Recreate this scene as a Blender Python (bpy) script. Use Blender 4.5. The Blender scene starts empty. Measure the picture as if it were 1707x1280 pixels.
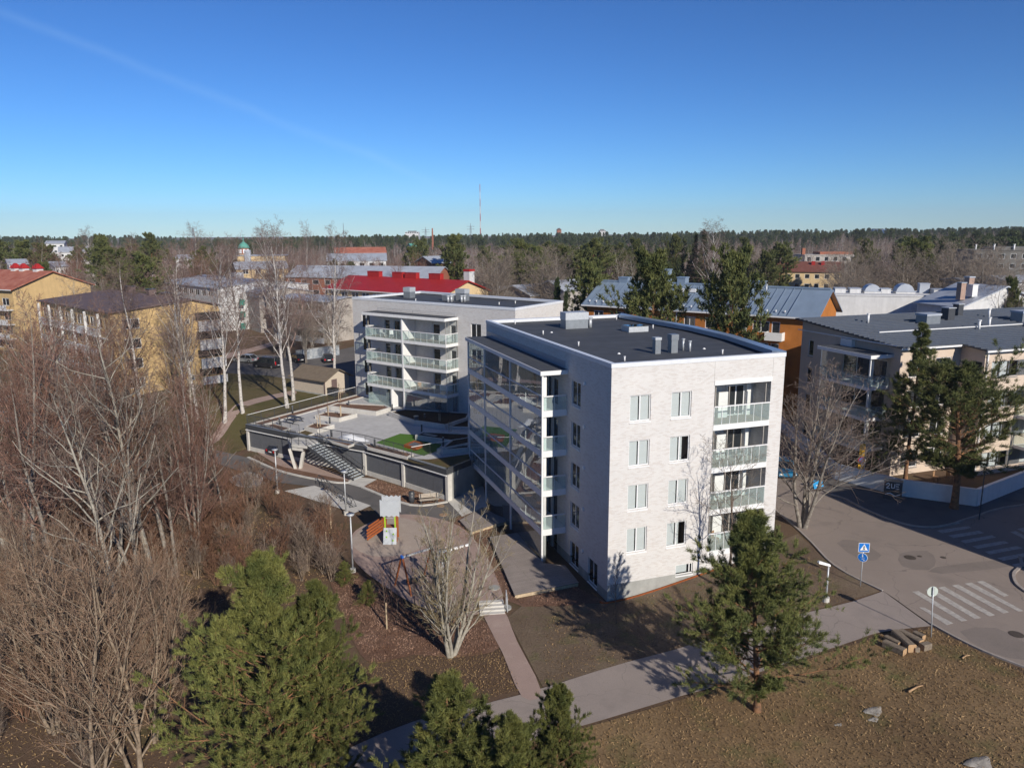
import bpy, math, random
import numpy as np
from mathutils import Vector, Matrix
import mathutils.geometry as mgeo

# ------------------------------------------------------------------ scene, camera, sky, sun
scn = bpy.context.scene
COL = scn.collection
FPX, HORIZON, CAM_H, ROLL = 1270.0, 390.0, 25.5, -0.25
_p = math.atan((640 - HORIZON) / FPX); _r = math.radians(ROLL)
_f = np.array([0, math.cos(_p), -math.sin(_p)]); _u0 = np.array([0, math.sin(_p), math.cos(_p)]); _r0 = np.array([1., 0, 0])
_rt = _r0 * math.cos(_r) + _u0 * math.sin(_r); _up = -_r0 * math.sin(_r) + _u0 * math.cos(_r)
cam_data = bpy.data.cameras.new('camera'); cam = bpy.data.objects.new('camera', cam_data); COL.objects.link(cam)
cam_data.sensor_fit = 'HORIZONTAL'; cam_data.sensor_width = 36; cam_data.lens = FPX / 1707 * 36
cam_data.clip_start = 0.5; cam_data.clip_end = 12000
m3 = Matrix(((_rt[0], _up[0], -_f[0]), (_rt[1], _up[1], -_f[1]), (_rt[2], _up[2], -_f[2])))
cam.matrix_world = Matrix.Translation((0, 0, CAM_H)) @ m3.to_4x4()
scn.camera = cam

SUN_EL, SUN_AZ = math.radians(27), math.radians(152)          # azimuth clockwise from +Y, towards the sun
world = bpy.data.worlds.new('World'); scn.world = world; world.use_nodes = True
wn = world.node_tree.nodes; wl = world.node_tree.links
sky = wn.new('ShaderNodeTexSky'); sky.sky_type = 'NISHITA'; sky.sun_disc = False
sky.sun_elevation = SUN_EL; sky.sun_rotation = SUN_AZ; sky.altitude = 0
sky.air_density = 0.85; sky.dust_density = 0.0; sky.ozone_density = 10.0
bg = wn['Background']; bg.inputs['Strength'].default_value = 0.87
# a thin old vapour trail across the upper left sky
_c1 = _rt * (60 - 853.5) / FPX - _up * (45 - 640) / FPX + _f; _c2 = _rt * (660 - 853.5) / FPX - _up * (278 - 640) / FPX + _f
_c1 /= np.linalg.norm(_c1); _c2 /= np.linalg.norm(_c2); _cn = np.cross(_c1, _c2); _cn /= np.linalg.norm(_cn); _cm = (_c1 + _c2) / np.linalg.norm(_c1 + _c2)
wtc = wn.new('ShaderNodeTexCoord')
def wmath(op, a, b=None, clamp=False):
    n = wn.new('ShaderNodeMath'); n.operation = op; n.use_clamp = clamp
    for i, v in enumerate((a, b)):
        if v is None: continue
        if isinstance(v, (int, float)): n.inputs[i].default_value = v
        else: wl.new(v, n.inputs[i])
    return n.outputs[0]
def wdot(v):
    n = wn.new('ShaderNodeVectorMath'); n.operation = 'DOT_PRODUCT'; wl.new(wtc.outputs['Generated'], n.inputs[0]); n.inputs[1].default_value = tuple(map(float, v)); return n.outputs['Value']
wnz = wn.new('ShaderNodeTexNoise'); wnz.inputs['Scale'].default_value = 9; wnz.inputs['Detail'].default_value = 6; wl.new(wtc.outputs['Generated'], wnz.inputs['Vector'])
_off = wmath('ADD', wdot(_cn), wmath('MULTIPLY', wmath('SUBTRACT', wnz.outputs['Fac'], .5), .02))
_band = wmath('SUBTRACT', 1, wmath('DIVIDE', wmath('ABSOLUTE', _off), .008), True)
_along = wmath('MULTIPLY', wmath('SUBTRACT', wdot(_cm), .945), 30, True)
_trail = wmath('MULTIPLY', wmath('MULTIPLY', _band, _along), wmath('MULTIPLY', wnz.outputs['Fac'], .10))
wmx = wn.new('ShaderNodeMix'); wmx.data_type = 'RGBA'; wl.new(_trail, wmx.inputs['Factor']); wl.new(sky.outputs['Color'], wmx.inputs['A']); wmx.inputs['B'].default_value = (7.5, 8.5, 9.5, 1)
wti = wn.new('ShaderNodeMix'); wti.data_type = 'RGBA'; wti.blend_type = 'MULTIPLY'; wti.inputs['Factor'].default_value = 1; wti.inputs['B'].default_value = (.094, .095, .090, 1)
wga = wn.new('ShaderNodeGamma'); wga.inputs['Gamma'].default_value = 1.28
wl.new(wmx.outputs['Result'], wti.inputs['A']); wl.new(wti.outputs['Result'], wga.inputs['Color']); wl.new(wga.outputs['Color'], bg.inputs['Color'])
sun_data = bpy.data.lights.new('sun', 'SUN'); sun = bpy.data.objects.new('sun', sun_data); COL.objects.link(sun)
sun_data.energy = 3.25; sun_data.angle = math.radians(0.53); sun_data.color = (1.0, 0.925, 0.81)
_tos = Vector((math.sin(SUN_AZ) * math.cos(SUN_EL), math.cos(SUN_AZ) * math.cos(SUN_EL), math.sin(SUN_EL)))
sun.rotation_euler = (-_tos).to_track_quat('-Z', 'Y').to_euler(); sun.location = (60, -80, 90)
scn.view_settings.view_transform = 'Standard'; scn.view_settings.look = 'None'
scn.view_settings.exposure = 0.68; scn.view_settings.gamma = 1.0
scn.cycles.use_denoising = True
scn.cycles.max_bounces = 7; scn.cycles.diffuse_bounces = 3; scn.cycles.glossy_bounces = 3
scn.cycles.transparent_max_bounces = 16; scn.cycles.transmission_bounces = 4
scn.cycles.caustics_reflective = False; scn.cycles.caustics_refractive = False

# ------------------------------------------------------------------ helpers
def ray(x, y): return _rt * (x - 853.5) / FPX - _up * (y - 640) / FPX + _f
def PZ(x, y, z):                                             # where the line of sight meets height z
    d = ray(x, y); t = (z - CAM_H) / d[2]; return (float(d[0] * t), float(d[1] * t))
def XY(x, Y): d = ray(x, 480); return (float(d[0] / d[1] * Y), Y)
def ZT(y, Y): d = ray(853, y); return CAM_H + float(d[2] / d[1] * Y)
def S(t): t = np.clip(t, 0, 1); return t * t * (3 - 2 * t)
A0 = (6.63, 49.83); UX, UY = 0.9446, 0.3282
def H(x, y):
    x = np.asarray(x, float); y = np.asarray(y, float)
    xp = (x - A0[0]) * UX + (y - A0[1]) * UY
    zr = 1.4 * S(xp / 13)
    d = (x + 32.1) * .578 + (y - 88.8) * .816
    zb = 2.6 * np.maximum(S(d / 8) * (1 - S((x + 26) / 12)), S((y - 92) / 22))
    r = np.hypot(x, y)
    return np.maximum(zr, zb) + (2.2 * np.sin(x / 150 + 1.2) + 1.3 * np.sin(x / 61 + y / 200)) * S((r - 450) / 500) + 4 * S((r - 260) / 800) + 8 * S((x - 150) / 300) * S((r - 250) / 300)
def Hf(x, y): return float(H(x, y))
def G(px, py):                                               # where the line of sight meets the ground
    d = ray(px, py); z = 0.
    for _ in range(30):
        t = (z - CAM_H) / d[2]; z = z * .4 + .6 * Hf(d[0] * t, d[1] * t)
    t = (z - CAM_H) / d[2]; return (float(d[0] * t), float(d[1] * t))

def tag(o, label=None, cat=None, group=None, kind=None):
    if label: o['label'] = label
    if cat: o['category'] = cat
    if group: o['group'] = group
    if kind: o['kind'] = kind
    return o
def link(name, data, parent=None, loc=None, rz=0.0):
    o = bpy.data.objects.new(name, data); COL.objects.link(o)
    if parent: o.parent = parent
    if loc is not None: o.location = loc
    if rz: o.rotation_euler = (0, 0, rz)
    return o
def thing(name, label, cat, loc=(0, 0, 0), rz=0.0, group=None):
    return tag(link(name, None, None, loc, rz), label, cat, group)
def copy_tree(o, parent=None):
    c = o.copy(); COL.objects.link(c); c.parent = parent
    for ch in o.children: copy_tree(ch, c)
    return c
def me_np(name, V, F, mat, smooth=False):                    # mesh from arrays; F (n,3) or (n,4)
    me = bpy.data.meshes.new(name); V = np.ascontiguousarray(V, np.float32); F = np.ascontiguousarray(F, np.int32)
    k = F.shape[1]; n = len(F)
    me.vertices.add(len(V)); me.vertices.foreach_set('co', V.ravel())
    me.loops.add(n * k); me.loops.foreach_set('vertex_index', F.ravel())
    me.polygons.add(n); me.polygons.foreach_set('loop_start', np.arange(n, dtype=np.int32) * k)
    me.polygons.foreach_set('loop_total', np.full(n, k, np.int32))
    if smooth: me.polygons.foreach_set('use_smooth', np.ones(n, bool))
    me.update(calc_edges=True); me.materials.append(mat); return me

class MB:
    def __init__(s): s.v = []; s.f = []
    def add(s, v, f):
        b = len(s.v); s.v += [tuple(map(float, p)) for p in v]; s.f += [tuple(b + i for i in q) for q in f]; return s
    def hexa(s, p):                                          # bottom 4 ccw, top 4 ccw
        return s.add(p, [(3, 2, 1, 0), (4, 5, 6, 7), (0, 1, 5, 4), (1, 2, 6, 5), (2, 3, 7, 6), (3, 0, 4, 7)])
    def box(s, x0, x1, y0, y1, z0, z1):
        return s.hexa([(x0, y0, z0), (x1, y0, z0), (x1, y1, z0), (x0, y1, z0), (x0, y0, z1), (x1, y0, z1), (x1, y1, z1), (x0, y1, z1)])
    def bar(s, p, q, w, h):
        p = Vector(p); q = Vector(q); d = (q - p).normalized()
        a = d.cross(Vector((0, 0, 1)))
        a = Vector((1, 0, 0)) if a.length < 1e-4 else a.normalized()
        b = a.cross(d); a = a * w / 2; b = b * h / 2
        return s.hexa([p - a - b, p + a - b, q + a - b, q - a - b, p - a + b, p + a + b, q + a + b, q - a + b])
    def cyl(s, p, q, r, n=8, r2=None, cap=True):
        p = Vector(p); q = Vector(q); d = (q - p).normalized(); r2 = r if r2 is None else r2
        a = d.orthogonal().normalized(); b = d.cross(a)
        v = [p + (a * math.cos(2 * math.pi * i / n) + b * math.sin(2 * math.pi * i / n)) * r for i in range(n)]
        v += [q + (a * math.cos(2 * math.pi * i / n) + b * math.sin(2 * math.pi * i / n)) * r2 for i in range(n)]
        f = [(i, (i + 1) % n, n + (i + 1) % n, n + i) for i in range(n)]
        if cap: f += [tuple(range(n - 1, -1, -1)), tuple(range(n, 2 * n))]
        return s.add(v, f)
    def prism(s, poly, z0, z1, top=None):
        n = len(poly); top = top or poly
        if sum(poly[i][0] * poly[(i + 1) % n][1] - poly[(i + 1) % n][0] * poly[i][1] for i in range(n)) < 0: poly = poly[::-1]; top = top[::-1]
        v = [(x, y, z0) for x, y in poly] + [(x, y, z1) for x, y in top]
        return s.add(v, [tuple(range(n - 1, -1, -1)), tuple(range(n, 2 * n))] + [(i, (i + 1) % n, n + (i + 1) % n, n + i) for i in range(n)])
    def fbox(s, F, s0, s1, z0, z1, d0, d1):                  # box in a facade's own frame (d positive = outwards)
        q = lambda a, d, z: F.pt(a, z, d)
        return s.hexa([q(s0, d1, z0), q(s1, d1, z0), q(s1, d0, z0), q(s0, d0, z0), q(s0, d1, z1), q(s1, d1, z1), q(s1, d0, z1), q(s0, d0, z1)])
    def mesh(s, mat, smooth=False):
        me = bpy.data.meshes.new('mesh'); me.from_pydata(s.v, [], s.f); me.update()
        if smooth: me.polygons.foreach_set('use_smooth', [True] * len(me.polygons))
        if mat: me.materials.append(mat)
        return me
    def build(s, name, mat, parent=None, smooth=False, **k):
        me = s.mesh(mat, smooth); me.name = name
        return tag(link(name, me, parent), **k)

class Fac:                                                   # a facade line: origin, direction; outwards is to the right of the direction
    def __init__(s, o, q):
        s.o = Vector(o[:2]); d = Vector(q[:2]) - s.o; s.L = d.length; s.d = d / s.L; s.n = Vector((s.d.y, -s.d.x)); s.ang = math.atan2(s.d.y, s.d.x)
    def pt(s, a, z, d=0.0): p = s.o + s.d * a + s.n * d; return (p.x, p.y, z)
    def wall(s, mb, z0, z1, holes=(), depth=.16, s0=0., s1=None):
        s1 = s.L if s1 is None else s1
        ss = sorted({s0, s1} | {min(max(v, s0), s1) for h in holes for v in h[:2]}); zs = sorted({z0, z1} | {min(max(v, z0), z1) for h in holes for v in h[2:4]})
        for i in range(len(ss) - 1):
            for j in range(len(zs) - 1):
                a, b, c, d = ss[i], ss[i + 1], zs[j], zs[j + 1]; m, n = (a + b) / 2, (c + d) / 2
                if any(h[0] < m < h[1] and h[2] < n < h[3] for h in holes): continue
                mb.add([s.pt(a, c), s.pt(b, c), s.pt(b, d), s.pt(a, d)], [(0, 1, 2, 3)])
        for h in holes:
            a, b, c, d = h[:4]; D = -(h[4] if len(h) > 4 else depth)
            c = max(c, z0); d = min(d, z1)
            if c >= d: continue
            for (p, q) in (((a, c), (a, d)), ((a, d), (b, d)), ((b, d), (b, c)), ((b, c), (a, c))):
                mb.add([s.pt(*p), s.pt(*q), s.pt(*q, D), s.pt(*p, D)], [(0, 1, 2, 3)])
        return mb

# ------------------------------------------------------------------ materials
MATS = {}
def nodes(name):
    m = bpy.data.materials.new(name); m.use_nodes = True; MATS[name] = m
    return m, m.node_tree.nodes, m.node_tree.links, m.node_tree.nodes['Principled BSDF']
def c4(c, k=1.): return (min(c[0] * k, 1), min(c[1] * k, 1), min(c[2] * k, 1), 1)
def mat(name, c, rough=.8, var=.14, sc=2.5, met=0., spec=.3, bump=0., bsc=20., c2=None, rnd=0., stain=0., tint=None):
    m, N, L, P = nodes(name)
    P.inputs['Roughness'].default_value = rough; P.inputs['Metallic'].default_value = met; P.inputs['Specular IOR Level'].default_value = spec
    tc = N.new('ShaderNodeTexCoord'); nz = N.new('ShaderNodeTexNoise'); nz.inputs['Scale'].default_value = sc; nz.inputs['Detail'].default_value = 6; nz.inputs['Roughness'].default_value = .65
    L.new(tc.outputs['Object'], nz.inputs['Vector'])
    rp = N.new('ShaderNodeValToRGB'); rp.color_ramp.elements[0].position = .32; rp.color_ramp.elements[1].position = .68
    rp.color_ramp.elements[0].color = c4(c, 1 - var); rp.color_ramp.elements[1].color = c4(c2) if c2 else c4(c, 1 + var)
    L.new(nz.outputs['Fac'], rp.inputs['Fac']); out = rp.outputs['Color']
    if stain:                                                # broad irregular weathering streaks
        mp = N.new('ShaderNodeMapping'); mp.inputs['Scale'].default_value = (.9, .9, .12); n2 = N.new('ShaderNodeTexNoise'); n2.inputs['Scale'].default_value = 1.6; n2.inputs['Detail'].default_value = 5
        L.new(tc.outputs['Object'], mp.inputs['Vector']); L.new(mp.outputs['Vector'], n2.inputs['Vector'])
        r2 = N.new('ShaderNodeValToRGB'); r2.color_ramp.elements[0].position = .4; r2.color_ramp.elements[1].position = .75; r2.color_ramp.elements[0].color = (1, 1, 1, 1); r2.color_ramp.elements[1].color = c4((1 - stain,) * 3)
        L.new(n2.outputs['Fac'], r2.inputs['Fac']); mx = N.new('ShaderNodeMix'); mx.data_type = 'RGBA'; mx.blend_type = 'MULTIPLY'; mx.inputs['Factor'].default_value = 1
        L.new(out, mx.inputs['A']); L.new(r2.outputs['Color'], mx.inputs['B']); out = mx.outputs['Result']
    if rnd:
        oi = N.new('ShaderNodeObjectInfo'); hs = N.new('ShaderNodeHueSaturation'); mr = N.new('ShaderNodeMapRange'); mr.inputs['To Min'].default_value = 1 - rnd; mr.inputs['To Max'].default_value = 1 + rnd
        L.new(oi.outputs['Random'], mr.inputs['Value']); L.new(mr.outputs['Result'], hs.inputs['Value']); L.new(out, hs.inputs['Color']); out = hs.outputs['Color']
    L.new(out, P.inputs['Base Color'])
    if bump:
        nb = N.new('ShaderNodeTexNoise'); nb.inputs['Scale'].default_value = bsc; nb.inputs['Detail'].default_value = 5; L.new(tc.outputs['Object'], nb.inputs['Vector'])
        bp = N.new('ShaderNodeBump'); bp.inputs['Strength'].default_value = bump; bp.inputs['Distance'].default_value = .1; L.new(nb.outputs['Fac'], bp.inputs['Height']); L.new(bp.outputs['Normal'], P.inputs['Normal'])
    return m
def brickmat(name, c1, c2, mortar, w=.285, h=.085, ms=.012, rough=.85, bias=0., offs=.5, zonly=False, noise=.25, bump=.25, speck=None):
    m, N, L, P = nodes(name); P.inputs['Roughness'].default_value = rough; P.inputs['Specular IOR Level'].default_value = .2
    tc = N.new('ShaderNodeTexCoord'); sp = N.new('ShaderNodeSeparateXYZ'); L.new(tc.outputs['Object'], sp.inputs[0]); cb = N.new('ShaderNodeCombineXYZ')
    if zonly: L.new(sp.outputs[0], cb.inputs[0]); L.new(sp.outputs[1], cb.inputs[1])
    else:
        ad = N.new('ShaderNodeMath'); L.new(sp.outputs[0], ad.inputs[0]); L.new(sp.outputs[1], ad.inputs[1]); L.new(ad.outputs[0], cb.inputs[0]); L.new(sp.outputs[2], cb.inputs[1])
    b = N.new('ShaderNodeTexBrick'); b.inputs['Scale'].default_value = 1; b.inputs['Brick Width'].default_value = w; b.inputs['Row Height'].default_value = h; b.inputs['Mortar Size'].default_value = ms; b.inputs['Bias'].default_value = bias; b.offset = offs
    b.inputs['Color1'].default_value = c4(c1); b.inputs['Color2'].default_value = c4(c2); b.inputs['Mortar'].default_value = c4(mortar); b.inputs['Mortar Smooth'].default_value = .3
    L.new(cb.outputs[0], b.inputs['Vector'])
    nz = N.new('ShaderNodeTexNoise'); nz.inputs['Scale'].default_value = .8; nz.inputs['Detail'].default_value = 7; L.new(tc.outputs['Object'], nz.inputs['Vector'])
    mr = N.new('ShaderNodeMapRange'); mr.inputs['From Min'].default_value = .3; mr.inputs['From Max'].default_value = .7; mr.inputs['To Min'].default_value = 1 - noise; mr.inputs['To Max'].default_value = 1.0; L.new(nz.outputs['Fac'], mr.inputs['Value'])
    mx = N.new('ShaderNodeMix'); mx.data_type = 'RGBA'; mx.blend_type = 'MULTIPLY'; mx.inputs['Factor'].default_value = 1; L.new(b.outputs['Color'], mx.inputs['A']); L.new(mr.outputs['Result'], mx.inputs['B'])
    o = mx.outputs['Result']
    if speck:                                                # blown leaves and dirt lying in streaks
        mp = N.new('ShaderNodeMapping'); mp.inputs['Scale'].default_value = (1.1, 2.6, 1); mp.inputs['Rotation'].default_value = (0, 0, .7); L.new(tc.outputs['Object'], mp.inputs['Vector']); sn = N.new('ShaderNodeTexNoise'); sn.inputs['Scale'].default_value = 1.6; sn.inputs['Detail'].default_value = 5; sn.inputs['Roughness'].default_value = .75; L.new(mp.outputs['Vector'], sn.inputs['Vector'])
        sr = N.new('ShaderNodeMapRange'); sr.inputs['From Min'].default_value = .60; sr.inputs['From Max'].default_value = .66; L.new(sn.outputs['Fac'], sr.inputs['Value']); sx_ = N.new('ShaderNodeMix'); sx_.data_type = 'RGBA'; L.new(sr.outputs['Result'], sx_.inputs['Factor']); L.new(o, sx_.inputs['A']); sx_.inputs['B'].default_value = c4(speck); o = sx_.outputs['Result']
    L.new(o, P.inputs['Base Color'])
    bp = N.new('ShaderNodeBump'); bp.inputs['Strength'].default_value = bump; bp.inputs['Distance'].default_value = .02; bp.invert = True; L.new(b.outputs['Fac'], bp.inputs['Height']); L.new(bp.outputs['Normal'], P.inputs['Normal'])
    return m
def glassmat(name, tint, ior=1.6, haze=0., hazec=(.7, .85, .82), boost=1.0):
    m = bpy.data.materials.new(name); m.use_nodes = True; N = m.node_tree.nodes; L = m.node_tree.links; N.remove(N['Principled BSDF']); MATS[name] = m
    tr = N.new('ShaderNodeBsdfTransparent'); tr.inputs['Color'].default_value = c4(tint); gl = N.new('ShaderNodeBsdfGlossy'); gl.inputs['Roughness'].default_value = .015; gl.inputs['Color'].default_value = (.95, .97, .97, 1)
    fr = N.new('ShaderNodeFresnel'); fr.inputs['IOR'].default_value = ior
    # window glass is never quite flat: each sheet bends its reflection a little
    tc = N.new('ShaderNodeTexCoord'); nz = N.new('ShaderNodeTexNoise'); nz.inputs['Scale'].default_value = .7; nz.inputs['Detail'].default_value = 1; L.new(tc.outputs['Object'], nz.inputs['Vector'])
    bp = N.new('ShaderNodeBump'); bp.inputs['Strength'].default_value = .12; bp.inputs['Distance'].default_value = .05; L.new(nz.outputs['Fac'], bp.inputs['Height']); L.new(bp.outputs['Normal'], gl.inputs['Normal'])
    ge = N.new('ShaderNodeNewGeometry'); sb = N.new('ShaderNodeMath'); sb.operation = 'SUBTRACT'; sb.inputs[0].default_value = 1; L.new(ge.outputs['Backfacing'], sb.inputs[1])
    ml = N.new('ShaderNodeMath'); ml.operation = 'MULTIPLY'; L.new(fr.outputs[0], ml.inputs[0]); L.new(sb.outputs[0], ml.inputs[1])   # the inner face of the sheet adds no second mirror
    mx = N.new('ShaderNodeMixShader'); L.new(ml.outputs[0], mx.inputs[0]); src = tr.outputs[0]
    if haze:
        df = N.new('ShaderNodeBsdfDiffuse'); df.inputs['Color'].default_value = c4(hazec); m2 = N.new('ShaderNodeMixShader'); m2.inputs[0].default_value = haze; L.new(tr.outputs[0], m2.inputs[1]); L.new(df.outputs[0], m2.inputs[2]); src = m2.outputs[0]
    L.new(src, mx.inputs[1]); L.new(gl.outputs[0], mx.inputs[2]); L.new(mx.outputs[0], N['Material Output'].inputs[0]); return m
def groundmat(name, cols, sc=.25, fine=6., bump=.5, rough=.95, speck=None, crack=0.):
    # cols: three colours mixed by two noises, plus a fine grain
    m, N, L, P = nodes(name); P.inputs['Roughness'].default_value = rough; P.inputs['Specular IOR Level'].default_value = .12
    tc = N.new('ShaderNodeTexCoord')
    def noise(s, d=6, r=.6):
        n = N.new('ShaderNodeTexNoise'); n.inputs['Scale'].default_value = s; n.inputs['Detail'].default_value = d; n.inputs['Roughness'].default_value = r; L.new(tc.outputs['Object'], n.inputs['Vector']); return n.outputs['Fac']
    def mixc(f, a, b, lo, hi, mode='MIX'):
        r = N.new('ShaderNodeMapRange'); r.inputs['From Min'].default_value = lo; r.inputs['From Max'].default_value = hi; L.new(f, r.inputs['Value'])
        x = N.new('ShaderNodeMix'); x.data_type = 'RGBA'; x.blend_type = mode; L.new(r.outputs['Result'], x.inputs['Factor'])
        for k, v in (('A', a), ('B', b)):
            if isinstance(v, tuple): x.inputs[k].default_value = c4(v)
            else: L.new(v, x.inputs[k])
        return x.outputs['Result']
    o = mixc(noise(sc), cols[0], cols[1], .38, .62); o = mixc(noise(sc * 2.7), o, cols[2], .52, .72)
    f = noise(fine, 8, .75); o = mixc(f, o, tuple(v * .45 for v in cols[0]), .52, .75)
    if speck: o = mixc(noise(fine * 3, 4, .7), o, speck, .6, .7)
    if crack:                                                # wandering cracks, sealed darker
        wz = N.new('ShaderNodeTexNoise'); wz.inputs['Scale'].default_value = .8; L.new(tc.outputs['Object'], wz.inputs['Vector']); ws = N.new('ShaderNodeVectorMath'); ws.operation = 'MULTIPLY_ADD'; ws.inputs[1].default_value = (1.5, 1.5, 0); L.new(wz.outputs['Color'], ws.inputs[0]); L.new(tc.outputs['Object'], ws.inputs[2])
        vo = N.new('ShaderNodeTexVoronoi'); vo.feature = 'DISTANCE_TO_EDGE'; vo.inputs['Scale'].default_value = crack; L.new(ws.outputs[0], vo.inputs['Vector']); o = mixc(vo.outputs['Distance'], tuple(v * .84 for v in cols[2]), o, .0015, .005)
    L.new(o, P.inputs['Base Color'])
    bp = N.new('ShaderNodeBump'); bp.inputs['Strength'].default_value = bump; bp.inputs['Distance'].default_value = .12; L.new(f, bp.inputs['Height']); L.new(bp.outputs['Normal'], P.inputs['Normal'])
    return m
M = MATS
mat('white_metal', (.72, .72, .72), .45, .04, spec=.4)
mat('white_paint', (.74, .74, .73), .6, .05, stain=.08)
mat('coping', (.66, .68, .71), .35, .05, spec=.5)
mat('coping_blue', (.30, .38, .48), .3, .06, met=.4, spec=.5)
mat('concrete', (.34, .34, .32), .9, .12, 1.2, bump=.1, stain=.2)
mat('light_concrete', (.56, .54, .50), .9, .10, 1.5, bump=.1, stain=.15)
mat('kerb_stone', (.34, .30, .27), .9, .15, 3)
mat('dark_metal', (.055, .058, .065), .45, .1, spec=.4)
mat('grey_metal', (.28, .30, .32), .4, .1, met=.5)
mat('galvanised', (.48, .50, .52), .45, .12, 6, met=.3)
mat('tread', (.46, .50, .52), .6, .1, 6)
mat('dark_screen', (.115, .12, .132), .6, .1)
mat('blind', (.54, .56, .57), .8, .03)
mat('painted_shade', (.035, .033, .03), .9, .2)  # near-black colour standing in for the shade inside rooms and open balconies
mat('interior', (.30, .28, .25), .9, .1)
mat('wood_floor', (.28, .22, .17), .7, .2, 3)
mat('wood', (.34, .20, .11), .7, .25, 6)
mat('pale_wood', (.46, .36, .24), .8, .2, 6)
mat('bench_wood', (.42, .37, .31), .8, .15, 6)
mat('red_wood', (.30, .085, .025), .55, .2, 5)
mat('grey_board', (.42, .45, .48), .6, .06)
mat('lime', (.30, .55, .03), .5, .05)
mat('blue_plastic', (.02, .13, .50), .4, .05)
mat('sign_blue', (.01, .17, .58), .4, .02)
mat('sign_white', (.8, .8, .8), .4, .02)
mat('sign_back', (.50, .55, .50), .5, .08)
mat('black', (.012, .012, .013), .5, .05)
mat('snow', (.75, .77, .8), .7, .05, bump=.3, bsc=5)
mat('turf', (.075, .17, .02), .95, .15, 8, bump=.4, bsc=90)
mat('log_side', (.20, .16, .12), .9, .3, 6, bump=.5)
mat('log_end', (.42, .27, .15), .9, .15, 8)
mat('paint_line', (.56, .53, .48), .85, .12, 3.5, bump=.1, c2=(.31, .28, .26))
mat('pane', (.022, .026, .030), .04, .05, spec=.8)
mat('tyre', (.015, .015, .015), .8); mat('rim', (.4, .41, .42), .35, .05, met=.7)
mat('tail_light', (.5, .01, .015), .3, .03); mat('head_light', (.75, .75, .72), .15, .03)
glassmat('clear_glass', (.97, .985, .98), 1.7)
glassmat('tower_glass', (.80, .86, .87), 3.2, .10, (.48, .57, .66))
glassmat('rail_glass', (.91, .96, .95), 1.6, .13, (.74, .86, .84))
brickmat('white_brick', (.625, .608, .59), (.48, .425, .388), (.59, .575, .56), .30, .085, .010, bias=-.48, noise=.07)
brickmat('paver', (.56, .555, .55), (.50, .495, .49), (.36, .35, .34), .42, .28, .012, zonly=True, noise=.16, speck=(.20, .165, .14))
brickmat('roof_felt', (.084, .090, .102), (.072, .078, .090), (.050, .055, .065), 9.0, 1.0, .018, rough=.75, zonly=True, noise=.22, bump=.1)
brickmat('sett', (.44, .43, .40), (.38, .37, .35), (.26, .25, .23), .8, .8, .02, zonly=True, offs=0)
# ------------------------------------------------------------------ ground, roads, paths
def struct(o): o['kind'] = 'structure'; return o
def clip_cell(poly, x0, x1, y0, y1):
    def cut(p, ax, v, sgn):
        out = []
        for i in range(len(p)):
            a, b = p[i], p[(i + 1) % len(p)]; da, db = sgn * (a[ax] - v), sgn * (b[ax] - v)
            if da >= 0: out.append(a)
            if (da > 0 and db < 0) or (da < 0 and db > 0):
                t = da / (da - db); out.append((a[0] + (b[0] - a[0]) * t, a[1] + (b[1] - a[1]) * t))
        return out
    for ax, v, sg in ((0, x0, 1), (0, x1, -1), (1, y0, 1), (1, y1, -1)):
        poly = cut(poly, ax, v, sg)
        if len(poly) < 3: return None
    return poly
def drape(name, poly, off, m, step=1.0, hf=None, parent=None, edge=0.):
    hf = hf or Hf; xs = [p[0] for p in poly]; ys = [p[1] for p in poly]; V = []; Fc = []; idx = {}
    if sum(poly[i][0] * poly[(i + 1) % len(poly)][1] - poly[(i + 1) % len(poly)][0] * poly[i][1] for i in range(len(poly))) < 0: poly = poly[::-1]
    def vi(p):
        k = (round(p[0], 3), round(p[1], 3))
        if k not in idx: idx[k] = len(V); V.append((k[0], k[1], hf(k[0], k[1]) + off))
        return idx[k]
    y = math.floor(min(ys) / step) * step
    while y < max(ys):
        x = math.floor(min(xs) / step) * step
        while x < max(xs):
            c = clip_cell(poly, x, x + step, y, y + step)
            if c:
                f = []
                for p in c:
                    i = vi(p)
                    if i not in f: f.append(i)
                if len(f) > 2: Fc.append(tuple(f))
            x += step
        y += step
    if edge:                                                 # a real step down at the outline
        n = len(poly)
        for i in range(n):
            a, b = poly[i], poly[(i + 1) % n]; k = max(1, int(math.dist(a, b) / step))
            for j in range(k):
                q = [(a[0] + (b[0] - a[0]) * t / k, a[1] + (b[1] - a[1]) * t / k) for t in (j, j + 1)]; bb = len(V)
                for (px, py) in q: V.append((px, py, hf(px, py) + off))
                for (px, py) in q[::-1]: V.append((px, py, hf(px, py) + off - edge))
                Fc.append((bb + 1, bb, bb + 3, bb + 2))
    me = bpy.data.meshes.new(name); me.from_pydata(V, [], Fc); me.update(); me.materials.append(m)
    return link(name, me, parent)
def smooth_poly(pts, n=4, closed=True):
    out = []; k = len(pts)
    for i in range(k if closed else k - 1):
        p0, p1, p2, p3 = (pts[(i - 1) % k] if closed or i > 0 else pts[i]), pts[i], pts[(i + 1) % k], (pts[(i + 2) % k] if closed or i + 2 < k else pts[i + 1])
        for j in range(n):
            t = j / n
            out.append(tuple(.5 * (2 * p1[a] + (p2[a] - p0[a]) * t + (2 * p0[a] - 5 * p1[a] + 4 * p2[a] - p3[a]) * t * t + (3 * p1[a] - p0[a] - 3 * p2[a] + p3[a]) * t ** 3) for a in (0, 1)))
    if not closed: out.append(tuple(pts[-1]))
    return out
def gp(L): return [G(*p) for p in L]
def zoomed(x0, y0, k): return lambda L: [(x0 + x * k, y0 + y * k) for x, y in L]
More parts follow.
